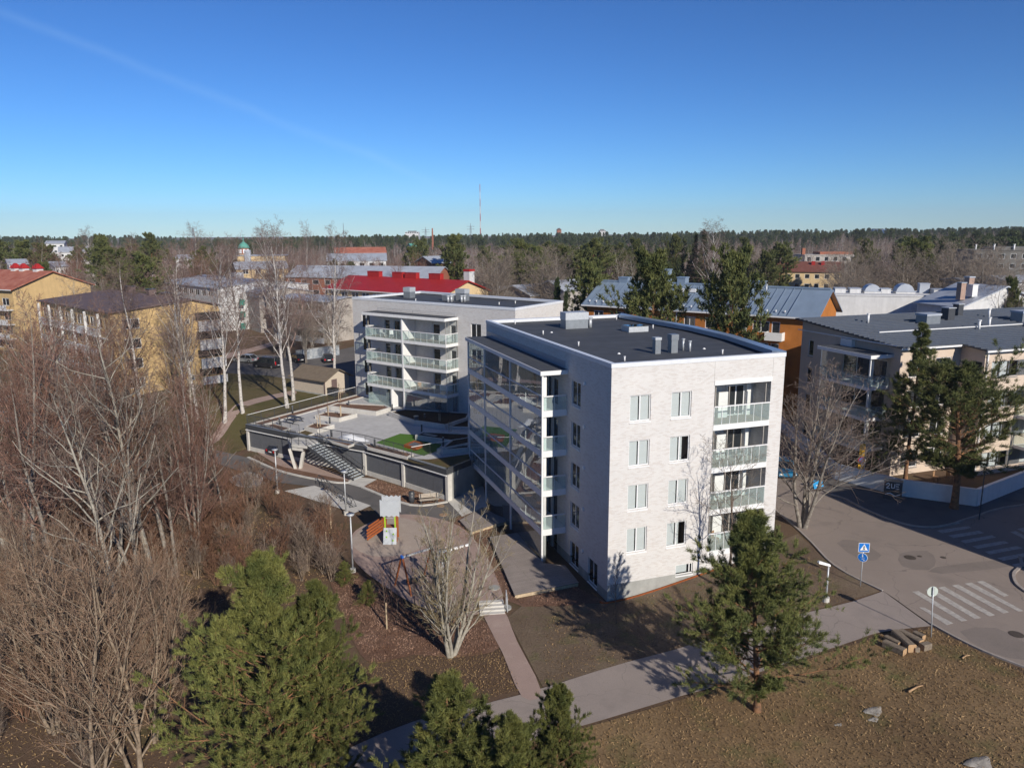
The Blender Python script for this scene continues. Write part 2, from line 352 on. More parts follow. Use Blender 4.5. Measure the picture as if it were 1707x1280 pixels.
Z4 = zoomed(380, 640, .2577); Z5 = zoomed(620, 650, .11716); Z6 = zoomed(400, 660, .1406); ZX = zoomed(1360, 850, .211)

groundmat('earth', [(.115, .075, .052), (.15, .10, .066), (.10, .088, .042)], .13, 7., .6, speck=(.22, .15, .085))
groundmat('lawn', [(.125, .10, .050), (.10, .092, .036), (.17, .13, .07)], .12, 7., .5, speck=(.19, .15, .08))
groundmat('leafy', [(.165, .108, .060), (.25, .168, .090), (.135, .125, .050)], .16, 7., .5, speck=(.30, .20, .11))
groundmat('mulch', [(.185, .105, .072), (.23, .14, .10), (.145, .088, .062)], .5, 10., 1.0, speck=(.30, .18, .12))
groundmat('soil', [(.145, .102, .072), (.20, .15, .105), (.14, .13, .062)], .22, 6., .9, speck=(.22, .17, .12))
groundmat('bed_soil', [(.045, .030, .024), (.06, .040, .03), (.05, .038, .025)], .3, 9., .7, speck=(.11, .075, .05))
groundmat('gravel', [(.40, .295, .255), (.36, .265, .228), (.44, .335, .285)], .25, 22., .35, speck=(.42, .36, .31))
groundmat('sand', [(.44, .365, .31), (.40, .33, .28), (.48, .40, .34)], .4, 20., .4)
groundmat('asphalt', [(.265, .220, .190), (.295, .245, .212), (.235, .197, .173)], .16, 30., .12, rough=.9, crack=.16)
groundmat('asphalt_dark', [(.135, .128, .124), (.165, .153, .147), (.115, .110, .107)], .2, 30., .12, rough=.88)
groundmat('path_grey', [(.30, .255, .23), (.33, .28, .25), (.265, .227, .205)], .2, 26., .15, crack=.22)

xs = sorted(set([-3000, -2000, -1300, -900, -650, -480, -360, -280, -220, -180, -150] + list(np.arange(-130, -44, 4)) + list(np.arange(-44, 56, 1.)) + list(np.arange(56, 130, 4)) + [130, 150, 180, 220, 280, 360, 480, 650, 900, 1300, 2000, 3000]))
ys = sorted(set([-400, -150, -60, -20, 0, 10, 16, 20, 24] + list(np.arange(26, 116, 1.)) + list(np.arange(116, 200, 4)) + [200, 210, 225, 245, 270, 300, 340, 390, 450, 520, 600, 700, 820, 1000, 1300, 1800, 2600, 4000, 7000]))
gx, gy = np.meshgrid(xs, ys); nx, ny = len(xs), len(ys)
gz = H(gx, gy) + np.where(np.hypot(gx, gy - 60) < 90, .03 * np.sin(gx * 1.7 + .6 * gy) * np.sin(gy * 1.3 - .5 * gx), 0) * 0
ii = (np.arange(ny - 1)[:, None] * nx + np.arange(nx - 1)[None]).ravel()
struct(link('ground', me_np('ground', np.stack([gx, gy, gz], -1).reshape(-1, 3), np.stack([ii, ii + 1, ii + nx + 1, ii + nx], 1), M['earth'])))

# lawns and rough grass
struct(drape('lawn', [(-60, 84), (-34, 86), (-32.3, 89.2), (-22.6, 106.5), (-26, 122), (-40, 126), (-70, 150), (-110, 150), (-110, 95)], .035, M['lawn'], 2))
struct(drape('rough_grass', gp([(640, 1300), (720, 1285), (1000, 1206), (1200, 1146), (1400, 1081), (1552, 1048), (1640, 1090), (1720, 1130), (1720, 1330), (640, 1330)]), .03, M['leafy'], 1))
struct(drape('bare_soil', gp([(870, 1010), (1000, 1006), (1014, 1006), (1190, 952), (1330, 890), (1388, 945), (1466, 986), (1375, 1013), (1190, 1060), (1050, 1103), (905, 1146), (845, 1030)]), .03, M['soil'], 1))
struct(drape('mulch_slope', smooth_poly(gp([(548, 955), (585, 950), (640, 985), (700, 1018), (800, 1032), (832, 1080), (760, 1096), (690, 1092), (620, 1105), (585, 1060)])), .04, M['mulch'], 1))
struct(drape('patio_mulch', gp([(733, 884), (790, 846), (830, 866), (815, 894), (862, 1000), (960, 978), (1010, 1004), (950, 1010), (872, 1012), (842, 1000), (820, 950), (795, 912)]), .045, M['mulch'], 1))
# playground, paths
struct(drape('playground', smooth_poly(gp([(585, 900), (600, 880), (650, 860), (705, 860), (765, 877), (805, 918), (826, 960), (838, 1002), (804, 1022), (760, 1028), (700, 1012), (640, 977), (592, 937)])), .055, M['gravel'], 1))
struct(drape('sand_area', smooth_poly(gp([(586, 905), (606, 880), (650, 863), (700, 872), (720, 890), (700, 915), (655, 928), (610, 925)])), .065, M['sand'], 1))
struct(drape('courtyard_path', gp([(300, 735)]) + gp(Z4([(130, 480), (350, 573), (660, 640), (780, 648), (870, 673), (1180, 788), (1420, 768), (1440, 755), (1560, 690), (1640, 740), (1640, 790), (1480, 860), (1390, 900)])) + gp([(690, 878), (640, 868)]) + gp(Z4([(920, 795), (560, 668), (330, 640), (180, 600), (60, 560), (-120, 500)])), .05, M['asphalt_dark'], 1))
struct(drape('garage_apron', gp([(746, 836), (783, 806), (806, 812), (812, 846), (800, 850), (770, 862)]), .075, M['light_concrete'], 1))
struct(drape('stair_landing', gp(Z4([(770, 648), (845, 605), (965, 620), (866, 674)])), .075, M['light_concrete'], 1))
struct(drape('bike_pad', gp(Z4([(365, 695), (560, 660), (925, 790), (820, 838)])), .07, M['light_concrete'], 1))
struct(drape('snowy_pad', smooth_poly(gp(Z4([(10, 620), (120, 570), (220, 600), (200, 660), (80, 670)]))), .06, M['light_concrete'], 1))
struct(drape('gravel_strip', gp(Z4([(180, 440), (400, 500), (520, 505), (800, 618), (770, 640), (640, 610), (350, 545)])), .06, M['gravel'], 1))
struct(drape('mulch_bed', gp(Z4([(170, 470), (360, 540), (640, 600), (780, 628), (770, 640), (660, 632), (350, 570), (240, 510)])), .08, M['mulch'], 1))
struct(drape('mulch_bed', gp(Z4([(880, 670), (965, 625), (1180, 690), (1400, 755), (1390, 765), (1185, 782)])), .085, M['mulch'], 1))
struct(drape('gravel_path', smooth_poly(gp([(806, 1020), (838, 1016), (862, 1070), (902, 1152), (870, 1162), (838, 1090), (820, 1055)]), 3), .058, M['gravel'], 1))
foot_up = gp([(560, 1258), (690, 1203), (870, 1158), (1050, 1103), (1200, 1060), (1380, 1014), (1472, 986)])
foot_lo = gp([(1552, 1044), (1470, 1054), (1400, 1077), (1200, 1142), (1000, 1202), (720, 1282), (600, 1320)])
struct(drape('footpath', smooth_poly(foot_up, 3, False) + smooth_poly(foot_lo, 3, False), .05, M['path_grey'], 1))
# street
road_near = [(22, 125), (22.3, 80), (23.6, 59.5), (23.7, 52.5), (25.3, 48.4), (26.1, 44.1), (27.2, 41.3), (28.8, 39), (33, 34), (45, 26), (80, 20)]
road_far = [(110, 66), (60, 66), (45.8, 64.8), (39.5, 61.9), (36.5, 60.2), (34.3, 59.7), (32.6, 60.7), (31.3, 63.5), (30.6, 66.5), (29, 75), (29.5, 125)]
road = struct(drape('road', smooth_poly(road_near, 4, False) + [(110, 20)] + smooth_poly(road_far, 4, False), .065, M['asphalt'], 2))
wall_px = [(1392, 800), (1440, 812), (1496, 827), (1626, 845), (1707, 812)]
wall_xy = [PZ(x, y, 1.46) for x, y in wall_px]
struct(drape('pavement', smooth_poly(road_far, 4, False)[::-1][:-8] + [(60, 68), (wall_xy[4][0] + 1, wall_xy[4][1] + 1), wall_xy[3], wall_xy[2], wall_xy[1], wall_xy[0], (33.5, 100), (33.5, 125)], .17, M['asphalt_dark'], 2))
def kerb(pts, h=.13, w=.14, off=.06, m='kerb_stone', n=4, z=None):
    pts = smooth_poly(pts, n, False); mb = MB(); N = len(pts); v = []
    for i, p in enumerate(pts):
        a = pts[max(i - 1, 0)]; b = pts[min(i + 1, N - 1)]; d = Vector((b[0] - a[0], b[1] - a[1])).normalized(); nn = Vector((-d.y, d.x)) * w / 2
        zz = (Hf(*p) if z is None else z) + off
        v += [(p[0] - nn.x, p[1] - nn.y, zz - .1), (p[0] + nn.x, p[1] + nn.y, zz - .1), (p[0] + nn.x, p[1] + nn.y, zz + h), (p[0] - nn.x, p[1] - nn.y, zz + h)]
    f = []
    for i in range(N - 1):
        for j in range(4): f.append((i * 4 + j, i * 4 + (j + 1) % 4, i * 4 + 4 + (j + 1) % 4, i * 4 + 4 + j))
    f += [(3, 2, 1, 0), tuple(range(N * 4 - 4, N * 4))]
    mb.add(v, f); return struct(mb.build('kerb', M[m]))
kerb(road_near[:5], .04, .13); kerb(road_near[5:9], .05, .13); kerb(road_far, .125, .15)
groundmat('asphalt_patch', [(.215, .182, .16), (.235, .198, .175), (.195, .167, .148)], .3, 24., .15, rough=.9)
for q in ([(1500, 922), (1545, 918), (1560, 934), (1548, 950), (1505, 944)], [(1395, 905), (1425, 900), (1470, 925), (1440, 935)], [(1600, 1052), (1660, 1046), (1712, 1075), (1712, 1100), (1650, 1086)], [(1560, 945), (1700, 930), (1712, 940), (1570, 956)]): struct(drape('asphalt_patch', smooth_poly([PZ(x, y, 1.465) for x, y in q], 2), .069, M['asphalt_patch'], 50, hf=lambda x, y: 1.4))
kerb(gp(Z4([(130, 478), (350, 571), (660, 637), (780, 642)])), .10, .3, .05, m='light_concrete')
kerb(gp(Z4([(868, 672), (1180, 787), (1420, 767)])), .10, .3, .05, m='light_concrete')
kerb(gp(Z4([(780, 642), (800, 622)])), .10, .2, .05, m='light_concrete')
kerb(gp([(1000, 1004), (1018, 1005), (1100, 982), (1205, 946)]), .05, .12, .04, 'red_wood')
kerb(gp([(1700, 930), (1702, 945), (1690, 958), (1694, 975), (1712, 990)]), .12, .2)
def flatquad(name, px, z, m, parent):
    mb = MB(); p = [PZ(x, y, z) for x, y in px]; mb.prism(p, z, z + .006); return mb.build(name, m, parent)
RZ = 1.4 + .065
for q in [[(815, 768), (855, 768), (1085, 893), (1035, 907)], [(760, 645), (810, 638), (1195, 870), (1150, 878)], [(865, 628), (915, 620), (1305, 850), (1255, 858)], [(965, 612), (1015, 603), (1415, 828), (1370, 837)],
          [(1075, 595), (1125, 587), (1525, 805), (1480, 815)], [(1175, 580), (1230, 572), (1640, 795), (1600, 800)], [(1270, 565), (1320, 557), (1525, 675), (1485, 682)],
          [(795, 93), (955, 75), (975, 88), (835, 108)], [(880, 125), (1100, 92), (1145, 105), (915, 143)], [(955, 162), (1205, 125), (1230, 140), (1000, 182)], [(1045, 200), (1290, 162), (1330, 180), (1085, 220)],
          [(1140, 242), (1390, 198), (1425, 215), (1180, 262)], [(1235, 285), (1485, 242), (1525, 260), (1280, 305)], [(1335, 328), (1590, 283), (1635, 300), (1375, 350)], [(1435, 378), (1690, 330), (1740, 350), (1480, 400)], [(1545, 430), (1780, 385), (1820, 405), (1590, 455)],
          [(1535, 172), (1580, 165), (1720, 240), (1680, 245)], [(1590, 150), (1640, 140), (1780, 215), (1740, 222)]]:
    flatquad('crossing_stripe', ZX(q), RZ + .004, M['paint_line'], road)
mat('iron', (.075, .06, .05), .7, .2, 10)
def manhole(px, py, r, z, lab):
    x, y = PZ(px, py, z); o = MB().cyl((0, 0, -.02), (0, 0, .012), r, 20).build('manhole_cover', M['iron']); o.location = (x, y, z)
    MB().cyl((0, 0, .012), (0, 0, .02), r * .8, 20).build('lid', M['iron'], o); return tag(o, lab, 'manhole cover', 'manhole covers in the paving')
manhole(1517, 929, .42, RZ + .004, 'round iron manhole cover in the sunlit road, beside a smaller one')
manhole(1533, 927, .16, RZ + .004, 'small iron cap beside the large manhole cover in the road')
manhole(1572.5, 929, .20, RZ + .004, 'lone small iron cap in the road near the shaded crossing')
manhole(1694, 1057, .42, RZ + .004, 'round iron manhole cover at the right edge below the sunlit crossing')
mat('rust_lid', (.33, .22, .14), .8, .15, 10)
for (px, py, lb) in ((734.5, 844, 'tan round manhole cover in front of the bench'), (739, 859, 'tan round manhole cover nearer the playground')):
    x, y = G(px, py); o = MB().cyl((0, 0, -.02), (0, 0, .03), .38, 20).build('manhole_cover', M['rust_lid']); o.location = (x, y, Hf(x, y) + .06); tag(o, lb, 'manhole cover', 'manhole covers in the paving')
for (px, py, lb) in ((824, 981, 'grey concrete well lid in the mulch left of the timber patio'), (843, 1014, 'grey concrete well lid beside the small steps')):
    x, y = G(px, py); o = MB().cyl((0, 0, -.05), (0, 0, .06), .4, 20).build('well_lid', M['concrete']); o.location = (x, y, Hf(x, y) + .06); tag(o, lb, 'well lid', 'well lids in the mulch')
# ------------------------------------------------------------------ shared building parts
_wc = {}
def cached(key, fn):
    if key not in _wc: _wc[key] = fn()
    return _wc[key]
def bx(*a): return MB().box(*a)
def window(parent, F, s, z, w, h, sash=(.5,), blinds=(), depth=.16, frame='white_metal', sill='white_metal', pane='pane', name='window', fw=.07, transom=None, label=None, rail=0.):
    key = (round(w, 2), round(h, 2), tuple(sash), depth, frame, fw, transom)
    def fm():
        mb = MB(); y0, y1 = depth - .08, depth - .005
        mb.box(0, w, y0, y1, 0, fw); mb.box(0, w, y0, y1, h - fw, h); mb.box(0, fw, y0, y1, fw, h - fw); mb.box(w - fw, w, y0, y1, fw, h - fw)
        for t in sash: mb.box(w * t - fw * .6, w * t + fw * .6, y0 + .004, y1, fw, h - fw)
        if transom: mb.box(fw, w - fw, y0 + .006, y1, h * transom - fw / 2, h * transom + fw / 2)
        return mb.mesh(M[frame])
    o = link(name, cached(key, fm), parent, F.pt(s, z), F.ang)
    if label: o['label'] = label
    ed = [0.] + list(sash) + [1.]
    for i in range(len(ed) - 1):
        a, b = w * ed[i] + fw * .8, w * ed[i + 1] - fw * .8; kw = round(b - a, 2)
        link('pane', cached(('p', kw, round(h, 2), pane), lambda: bx(0, kw, 0, .012, fw * .8, h - fw * .8).mesh(M[pane])), o, (a, depth - .05, 0))
        bl = blinds[i] if i < len(blinds) else None
        if bl:
            k0, k1, v0 = bl
            link('blind', cached(('b', kw, round(h, 2), bl), lambda: bx(kw * k0, kw * k1, 0, .01, fw + (h - fw) * v0, h - fw * .8).mesh(M['blind'])), o, (a, depth + .03, 0))
    if sill: link('sill', cached(('s', round(w, 2), depth, sill), lambda: MB().hexa([(-.02, -.06, -.13), (w + .02, -.06, -.13), (w + .02, depth, -.02), (-.02, depth, -.02), (-.02, -.06, -.10), (w + .02, -.06, -.10), (w + .02, depth, .012), (-.02, depth, .012)]).mesh(M[sill])), o)
    return o
def panel(parent, F, s0, s1, z0, z1, d, m, name, t=.016):
    w = round(s1 - s0, 3); h = round(z1 - z0, 3)
    return link(name, cached(('pl', w, h, m, t), lambda: bx(0, w, -t, 0, 0, h).mesh(M[m])), parent, F.pt(s0, z0, d), F.ang)
def fpart(parent, F, name, m, boxes):
    mb = MB()
    for b in boxes: mb.fbox(F, *b)
    return mb.build(name, M[m], parent)
def railing(parent, F, s0, s1, z, h=1.35, n=7, d=.0, glass='rail_glass', m='white_metal', rail=.08):
    r = fpart(parent, F, 'railing', m, [(s0, s1, z + h - rail, z + h, d - .05, d + .06)] + [(s0 + (s1 - s0) * i / n - (.02 if i else 0), s0 + (s1 - s0) * i / n + (.02 if i < n else 0), z, z + h - rail, d - .03, d + .02) for i in range(n + 1)])
    for i in range(n): panel(r, F, s0 + (s1 - s0) * i / n + .025, s0 + (s1 - s0) * (i + 1) / n - .025, z + .03, z + h - rail - .03, d + .035, glass, 'glass_panel')
    return r
def inset(poly, k):
    n = len(poly); out = []
    for i in range(n):
        a, b, c = (Vector(poly[(i + j) % n][:2]) for j in (-1, 0, 1)); d1 = (b - a).normalized(); d2 = (c - b).normalized()
        n1 = Vector((-d1.y, d1.x)); n2 = Vector((-d2.y, d2.x)); q = (n1 + n2).normalized(); out.append(tuple(b + q * k / max(q.dot(n1), .3)))
    return out
def parapet(parent, poly, z0, z1, w, m, edges=None, over=.04):
    n = len(poly); o = inset(poly, -over); i_ = inset(poly, w); res = []
    for e in range(n):
        if edges is not None and e not in edges: continue
        a, b = e, (e + 1) % n
        mb = MB().hexa([(*o[a], z0), (*o[b], z0), (*i_[b], z0), (*i_[a], z0), (*o[a], z1), (*o[b], z1), (*i_[b], z1 - .02), (*i_[a], z1 - .02)]); res.append(mb.build('coping', M[m], parent))
    return res
def vent_box(parent, x, y, z, wx, wy, h, m='grey_metal', top='galvanised', rz=0., tf=.45):
    o = MB().box(-wx / 2, wx / 2, -wy / 2, wy / 2, 0, h * (1 - tf)).build('roof_vent', M[m], parent); o.location = (x, y, z); o.rotation_euler.z = rz
    bx(-wx / 2 - .04, wx / 2 + .04, -wy / 2 - .04, wy / 2 + .04, h * (1 - tf), h).build('hood', M[top], o); return o
def vent_pipe(parent, x, y, z, r, h, m='galvanised', cap=True, name='vent_pipe'):
    o = MB().cyl((0, 0, 0), (0, 0, h), r, 10).build(name, M[m], parent, True); o.location = (x, y, z)
    if cap: MB().cyl((0, 0, h), (0, 0, h + r * .9), r * 1.5, 10).build('cap', M[m], o)
    return o

# ------------------------------------------------------------------ white brick block in front
RM = math.atan2(UY, UX)
def loc_m(p): x, y = p[0] - A0[0], p[1] - A0[1]; return (x * UX + y * UY, -x * UY + y * UX)
mainb = thing('apartment_block', 'white brick five-storey apartment block with black flat roof and glazed balcony side, nearest the camera', 'building', (A0[0], A0[1], 0), RM)
AB, AD = 13.92, 28.0
pC, pK1, pK2 = loc_m((11.76, 81.51)), loc_m((16.95, 69.59)), loc_m((18.62, 63.48))
foot = [(0, 0), (AB, 0), pK2, pK1, pC, (0, AD)]
FA = Fac((0, 0), (AB, 0)); FD = Fac((0, AD), (0, 0))
rowz = [12.93, 9.76, 6.59, 3.42]
holesA = [(c, c + 1.6, z, z + 1.82) for z in rowz for c in (1.42, 4.62)] + [(5.48, 6.92, 1.1, 1.9), (8.08, 12.82, 2.2, 15.0, .3)]
WZ = 16.75
wmb = MB(); FA.wall(wmb, 1.22, WZ, holesA)
floors = [12.12, 8.95, 5.77, 2.59]
holesD = [(AD - 6.53, AD - 4.92, z, z + 1.85) for z in rowz + [.22]] + [(AD - 3.2, AD - 1.6, .22, 2.07)]
tw = [(9.2, 10.3), (10.6, 12.4), (14.0, 15.0), (16.4, 17.4), (17.7, 19.8), (21.0, 22.0), (23.2, 24.3), (24.6, 26.4)]
holesD += [(AD - b, AD - a, f + .02, f + 2.2) for f in floors + [-.35] for a, b in tw if not (f < 0 and b > 22)]
FD.wall(wmb, .75, WZ, holesD)
for a, b in (((AB, 0), pK2), (pK2, pK1), (pK1, pC), (pC, (0, AD))): Fac(a, b).wall(wmb, -.5, WZ)
# balcony recess
for (a, b, d) in ((8.08, 8.08, 0), (12.82, 12.82, 0)):
    wmb.add([FA.pt(a, 2.2, -.3), FA.pt(a, 15.0, -.3), FA.pt(a, 15.0, -2.05), FA.pt(a, 2.2, -2.05)], [(0, 1, 2, 3)])
wmb.add([FA.pt(8.08, 2.2, -2.05), FA.pt(12.82, 2.2, -2.05), FA.pt(12.82, 15, -2.05), FA.pt(8.08, 15, -2.05)], [(0, 1, 2, 3)])
wmb.add([FA.pt(8.08, 15.0, 0), FA.pt(12.82, 15.0, 0), FA.pt(12.82, 15, -2.05), FA.pt(8.08, 15, -2.05)], [(0, 1, 2, 3)])
wmb.build('wall', M['white_brick'], mainb)
pmb = MB(); FA.wall(pmb, -.6, 1.22, [h for h in holesA if h[2] < 1.2 and h[0] < 8], s0=0); FD.wall(pmb, -.6, .75, [h for h in holesD if h[2] < .75]); pmb.build('plinth', M['concrete'], mainb)
lin = MB(); lin.fbox(FA, .4, 7.95, .3, 16.4, -.75, -.7); lin.fbox(FD, AD - 7.0, AD - .8, .1, 16.4, -.75, -.7); lin.fbox(FD, .5, AD - 8.5, -.3, 16.4, -1.6, -1.55); lin.build('shade_backing', M['painted_shade'], mainb)  # added dark sheets behind the glass, painting the gloom of unlit rooms
rng = random.Random(4)
for z in rowz:
    for c in (1.42, 4.62):
        lo = 0. if rng.random() < .75 else .0
        window(mainb, FA, c, z, 1.6, 1.82, (.5,), ((0., .95, lo), (.0, .95 if rng.random() < .8 else .3, lo)), pane='clear_glass')
window(mainb, FA, 5.48, 1.1, 1.44, .8, (.82,), ((0, .9, 0),), pane='clear_glass')
for z in rowz + [.22]: window(mainb, FD, AD - 6.53, z, 1.61, 1.85, (.5,), ((0., .6, .0), (.0, .3, .0)), pane='pane')
window(mainb, FD, AD - 3.2, .22, 1.6, 1.85, (.5,), pane='pane')
for f in floors + [-.35]:
    for a, b in tw:
        if f < 0 and b > 22: continue
        window(mainb, FD, AD - b, f + .02, b - a, 2.18, (.5,) if b - a > 1.5 else (), ((0, .5 * rng.random(), 0),), pane='pane', sill=None, name='balcony_door' if b - a < 1.5 else 'window')
for y, zs in ((4.2, (14.9, 11.7, 8.6, 5.4, 2.1)),):
    for z in zs: MB().cyl(FD.pt(AD - y, z, 0), FD.pt(AD - y, z, .09), .14, 12).build('wall_vent', M['white_metal'], mainb)
# recessed balconies
for s in (8.0, 12.9): fpart(mainb, FA, 'movement_joint', 'concrete', [(s, s + .02, 15.35, 16.7, -.01, .004)])
fpart(mainb, FA, 'balcony_header', 'white_paint', [(8.04, 12.86, 15.0, 15.33, -.2, .05)])
for i, f in enumerate(floors):
    fpart(mainb, FA, 'balcony_slab', 'white_paint', [(8.085, 12.815, f - .40, f, -2.04, .04)])
    fpart(mainb, FA, 'floor_boards', 'wood_floor', [(8.1, 12.8, f + .002, f + .03, -2.03, -.06)])
    railing(mainb, FA, 8.1, 12.8, f, 1.36, 7, .0)
    Fb = Fac(FA.pt(8.08, 0, -2.05), FA.pt(12.82, 0, -2.05))
    window(mainb, Fb, .25, f + .06, 1.15, 2.25, (), ((.65, 1, 0),) if i in (0, 3) else (), depth=-.04, sill=None, fw=.06)
    window(mainb, Fb, 2.35, f + .06, 1.55, 2.3, (.52,), depth=-.04, sill=None, fw=.08, frame='interior' if i % 2 else 'white_metal')
    fpart(mainb, Fb, 'storage_panel', 'white_paint', [(1.48, 2.28, f + .03, f + 1.95, .01, .42)])
    fpart(mainb, Fb, 'column', 'white_paint', [(4.0, 4.35, f + .03, f + 2.75, .005, .3)])
    g = fpart(mainb, FA, 'glazing_frame', 'interior', [(8.12, 8.19, f + 1.37, f + 2.74, -.03, .03), (9.25, 9.32, f + 1.37, f + 2.74, -.03, .03), (12.35, 12.42, f + 1.37, f + 2.74, -.03, .03)])
    panel(g, FA, 8.2, 9.24, f + 1.38, f + 2.72, .0, 'clear_glass', 'glazing_panel'); panel(g, FA, 12.43, 12.78, f + 1.38, f + 2.72, .0, 'clear_glass', 'glazing_panel')
# glazed balcony tower along the shaded side
TX, T0, T1 = -2.0, 7.5, 27.8; posts = [7.5, 15.0, 22.3, 27.8]
FT = Fac((TX, T1), (TX, T0)); FN = Fac((TX, T0), (0, T0)); FE = Fac((0, T1), (TX, T1))
for i, f in enumerate(floors):
    bx(TX - .04, -.002, T0 - .04, T1 + .04, f - .30, f + .20).build('balcony_slab', M['white_metal'], mainb)
    for b in range(3):
        a0, a1 = T1 - posts[b + 1] + .07, T1 - posts[b] - .07
        railing(mainb, FT, a0, a1, f + .2, 1.14, 6, -.04, 'tower_glass')
        n = 6; top = f + 2.86 if i else 15.07
        for k in range(n):
            if b == 0 and k == n - 1 and i < 3: pass
            panel(mainb, FT, a0 + (a1 - a0) * k / n + .006, a0 + (a1 - a0) * (k + 1) / n - .006, f + 1.36, top, -.05, 'tower_glass', 'glazing_panel')
    railing(mainb, FN, .05, 1.97, f + .2, 1.14, 2, .0); railing(mainb, FE, .03, 1.95, f + .2, 1.14, 2, .0)
    panel(mainb, FE, .05, 1.95, f + 1.36, f + 2.85, -.03, 'clear_glass', 'glazing_panel')
    for k in range(2): bx(TX + .1, -.05, posts[k + 1] - .06, posts[k + 1] + .06, f + .21, f + 2.84 if i else 15.06).build('balcony_divider', M['white_paint'], mainb)
for b in range(2):                                           # ground floor glass, far bay open
    a0, a1 = T1 - posts[b + 1] + .07, T1 - posts[b] - .07
    for k in range(6): panel(mainb, FT, a0 + (a1 - a0) * k / 6 + .006, a0 + (a1 - a0) * (k + 1) / 6 - .006, -.1, 2.27, -.05, 'tower_glass', 'glazing_panel')
    fpart(mainb, FT, 'base_rail', 'white_metal', [(a0, a1, -.25, -.06, -.1, .03)])
for k in range(2): panel(mainb, FN, .1 + .93 * k, 1.0 + .93 * k, -.1, 2.27, -.03, 'clear_glass', 'glazing_panel')
fpart(mainb, FN, 'base_rail', 'white_metal', [(0.02, 1.98, -.25, -.06, -.1, .03)])
for y in posts: bx(TX - .05, TX + .09, y - .06, y + .06, -.5, 15.07).build('post', M['white_metal'], mainb)
MB().cyl((TX + .3, T0 + .3, -.4), (TX + .3, T0 + .3, 15.07), .17, 14).build('column', M['white_paint'], mainb, True)
MB().cyl((TX + .6, T1 - .6, -.5), (TX + .6, T1 - .6, 2.3), .17, 14).build('column', M['white_paint'], mainb, True)
bx(TX - .22, -.003, T0 - .22, T1 + .2, 15.075, 15.40).build('balcony_roof', M['white_metal'], mainb)
bx(TX - .12, -.03, T0 - .12, T1 + .1, 15.403, 15.43).build('roof_felt', M['roof_felt'], mainb)
bx(-.03, -.002, T0 + .3, T1, 15.43, 16.0).build('flashing', M['coping_blue'], mainb)
# roof
MB().prism(inset(foot, .15), 16.3, 16.62).build('roof', M['roof_felt'], mainb)
parapet(mainb, foot, WZ - .02, 17.02, .42, 'coping', (0, 5)); parapet(mainb, foot, WZ - .02, 17.03, .42, 'coping', (4,)); parapet(mainb, foot, WZ - .02, 17.12, .75, 'coping_blue', (1, 2, 3))
inr = inset(foot, .41)
mbp = MB()
for e in range(6):
    a, b = inr[e], inr[(e + 1) % 6]; mbp.add([(*a, 16.6), (*b, 16.6), (*b, 16.99), (*a, 16.99)], [(3, 2, 1, 0)])
mbp.build('parapet_lining', M['roof_felt'], mainb)
ZR = zoomed(780, 490, .32806)
def onroof(zx, zy): p = ZR([(zx, zy)])[0]; return loc_m(PZ(p[0], p[1], 16.63))
x, y = onroof(540, 172); vent_box(mainb, x, y, 16.61, 2.3, 1.3, 1.55)
for q in ((586, 173), (621, 170)): x, y = onroof(*q); vent_pipe(mainb, x, y, 16.61, .17, .85)
x, y = onroof(848, 188); sk = bx(-1.0, 1.0, -.75, .75, 0, .5).build('skylight', M['galvanised'], mainb); sk.location = (x, y, 16.61); bx(-.92, .92, -.67, .67, .5, .55).build('pane', M['pane'], sk)
x, y = onroof(958, 302); vent_box(mainb, x, y, 16.61, .46, .46, 1.25, tf=.15); x, y = onroof(1040, 297); vent_box(mainb, x, y, 16.61, .55, .55, 1.42, tf=.3, top='grey_metal')
for q, h in (((1093, 286), .85), ((1127, 291), .75)): x, y = onroof(*q); vent_pipe(mainb, x, y, 16.61, .09, h)
for q in ((240, 154), (382, 206), (562, 264), (796, 341), (940, 176), (755, 131), (1293, 306)): x, y = onroof(*q); vent_pipe(mainb, x, y, 16.61, .055, .32, 'white_metal')
for q in ((425, 196), (767, 304), (1200, 279)):
    x, y = onroof(*q); o = MB().cyl((0, 0, 0), (0, 0, .1), .14, 10, .06).build('roof_drain', M['white_metal'], mainb); o.location = (x, y, 16.61)

# ------------------------------------------------------------------ white brick block behind the courtyard
E0 = PZ(587, 495.5, 17); F0 = PZ(858.8, 513.8, 17); G0 = PZ(938.4, 501.4, 17); I0 = PZ(700.6, 485.2, 17)
RR = math.atan2(F0[1] - E0[1], F0[0] - E0[0]); cR, sR = math.cos(RR), math.sin(RR)
def loc_r(p): x, y = p[0] - E0[0], p[1] - E0[1]; return (x * cR + y * sR, -x * sR + y * cR)
rear = thing('apartment_block', 'white brick apartment block with stacked glass-railed balconies behind the paved roof courtyard', 'building', (E0[0], E0[1], 0), RR)
LF = loc_r(F0)[0]; footr = [(0, 0), (LF, 0), loc_r(G0), loc_r(I0)]
FR = Fac((0, 0), (LF, 0)); rw = [12.93, 9.76, 6.59, 3.42]
bw = [(6.2, 7.2), (8.0, 9.1), (9.25, 10.4), (15.0, 16.2), (18.0, 18.9)]
hR = [(s, s + 1.6, z, z + 1.82) for z in rw for s in (1.75, 21.35)] + [(a, b, f + .03, f + 2.2) for f in floors[:3] + [3.05] for a, b in bw]
mb = MB(); FR.wall(mb, 2.2, WZ, hR); Fac((LF, 0), footr[2]).wall(mb, 2.2, WZ); Fac(footr[2], footr[3]).wall(mb, 1, WZ); Fac(footr[3], (0, 0)).wall(mb, 1, WZ); mb.build('wall', M['white_brick'], rear)
mb = MB(); mb.fbox(FR, .3, LF - .4, 2.5, 16.3, -.8, -.75); mb.build('shade_backing', M['painted_shade'], rear)
for z in rw:
    for s in (1.75, 21.35): window(rear, FR, s, z, 1.6, 1.82, (.5,), ((0, .3, 0), (0, .25, 0)))
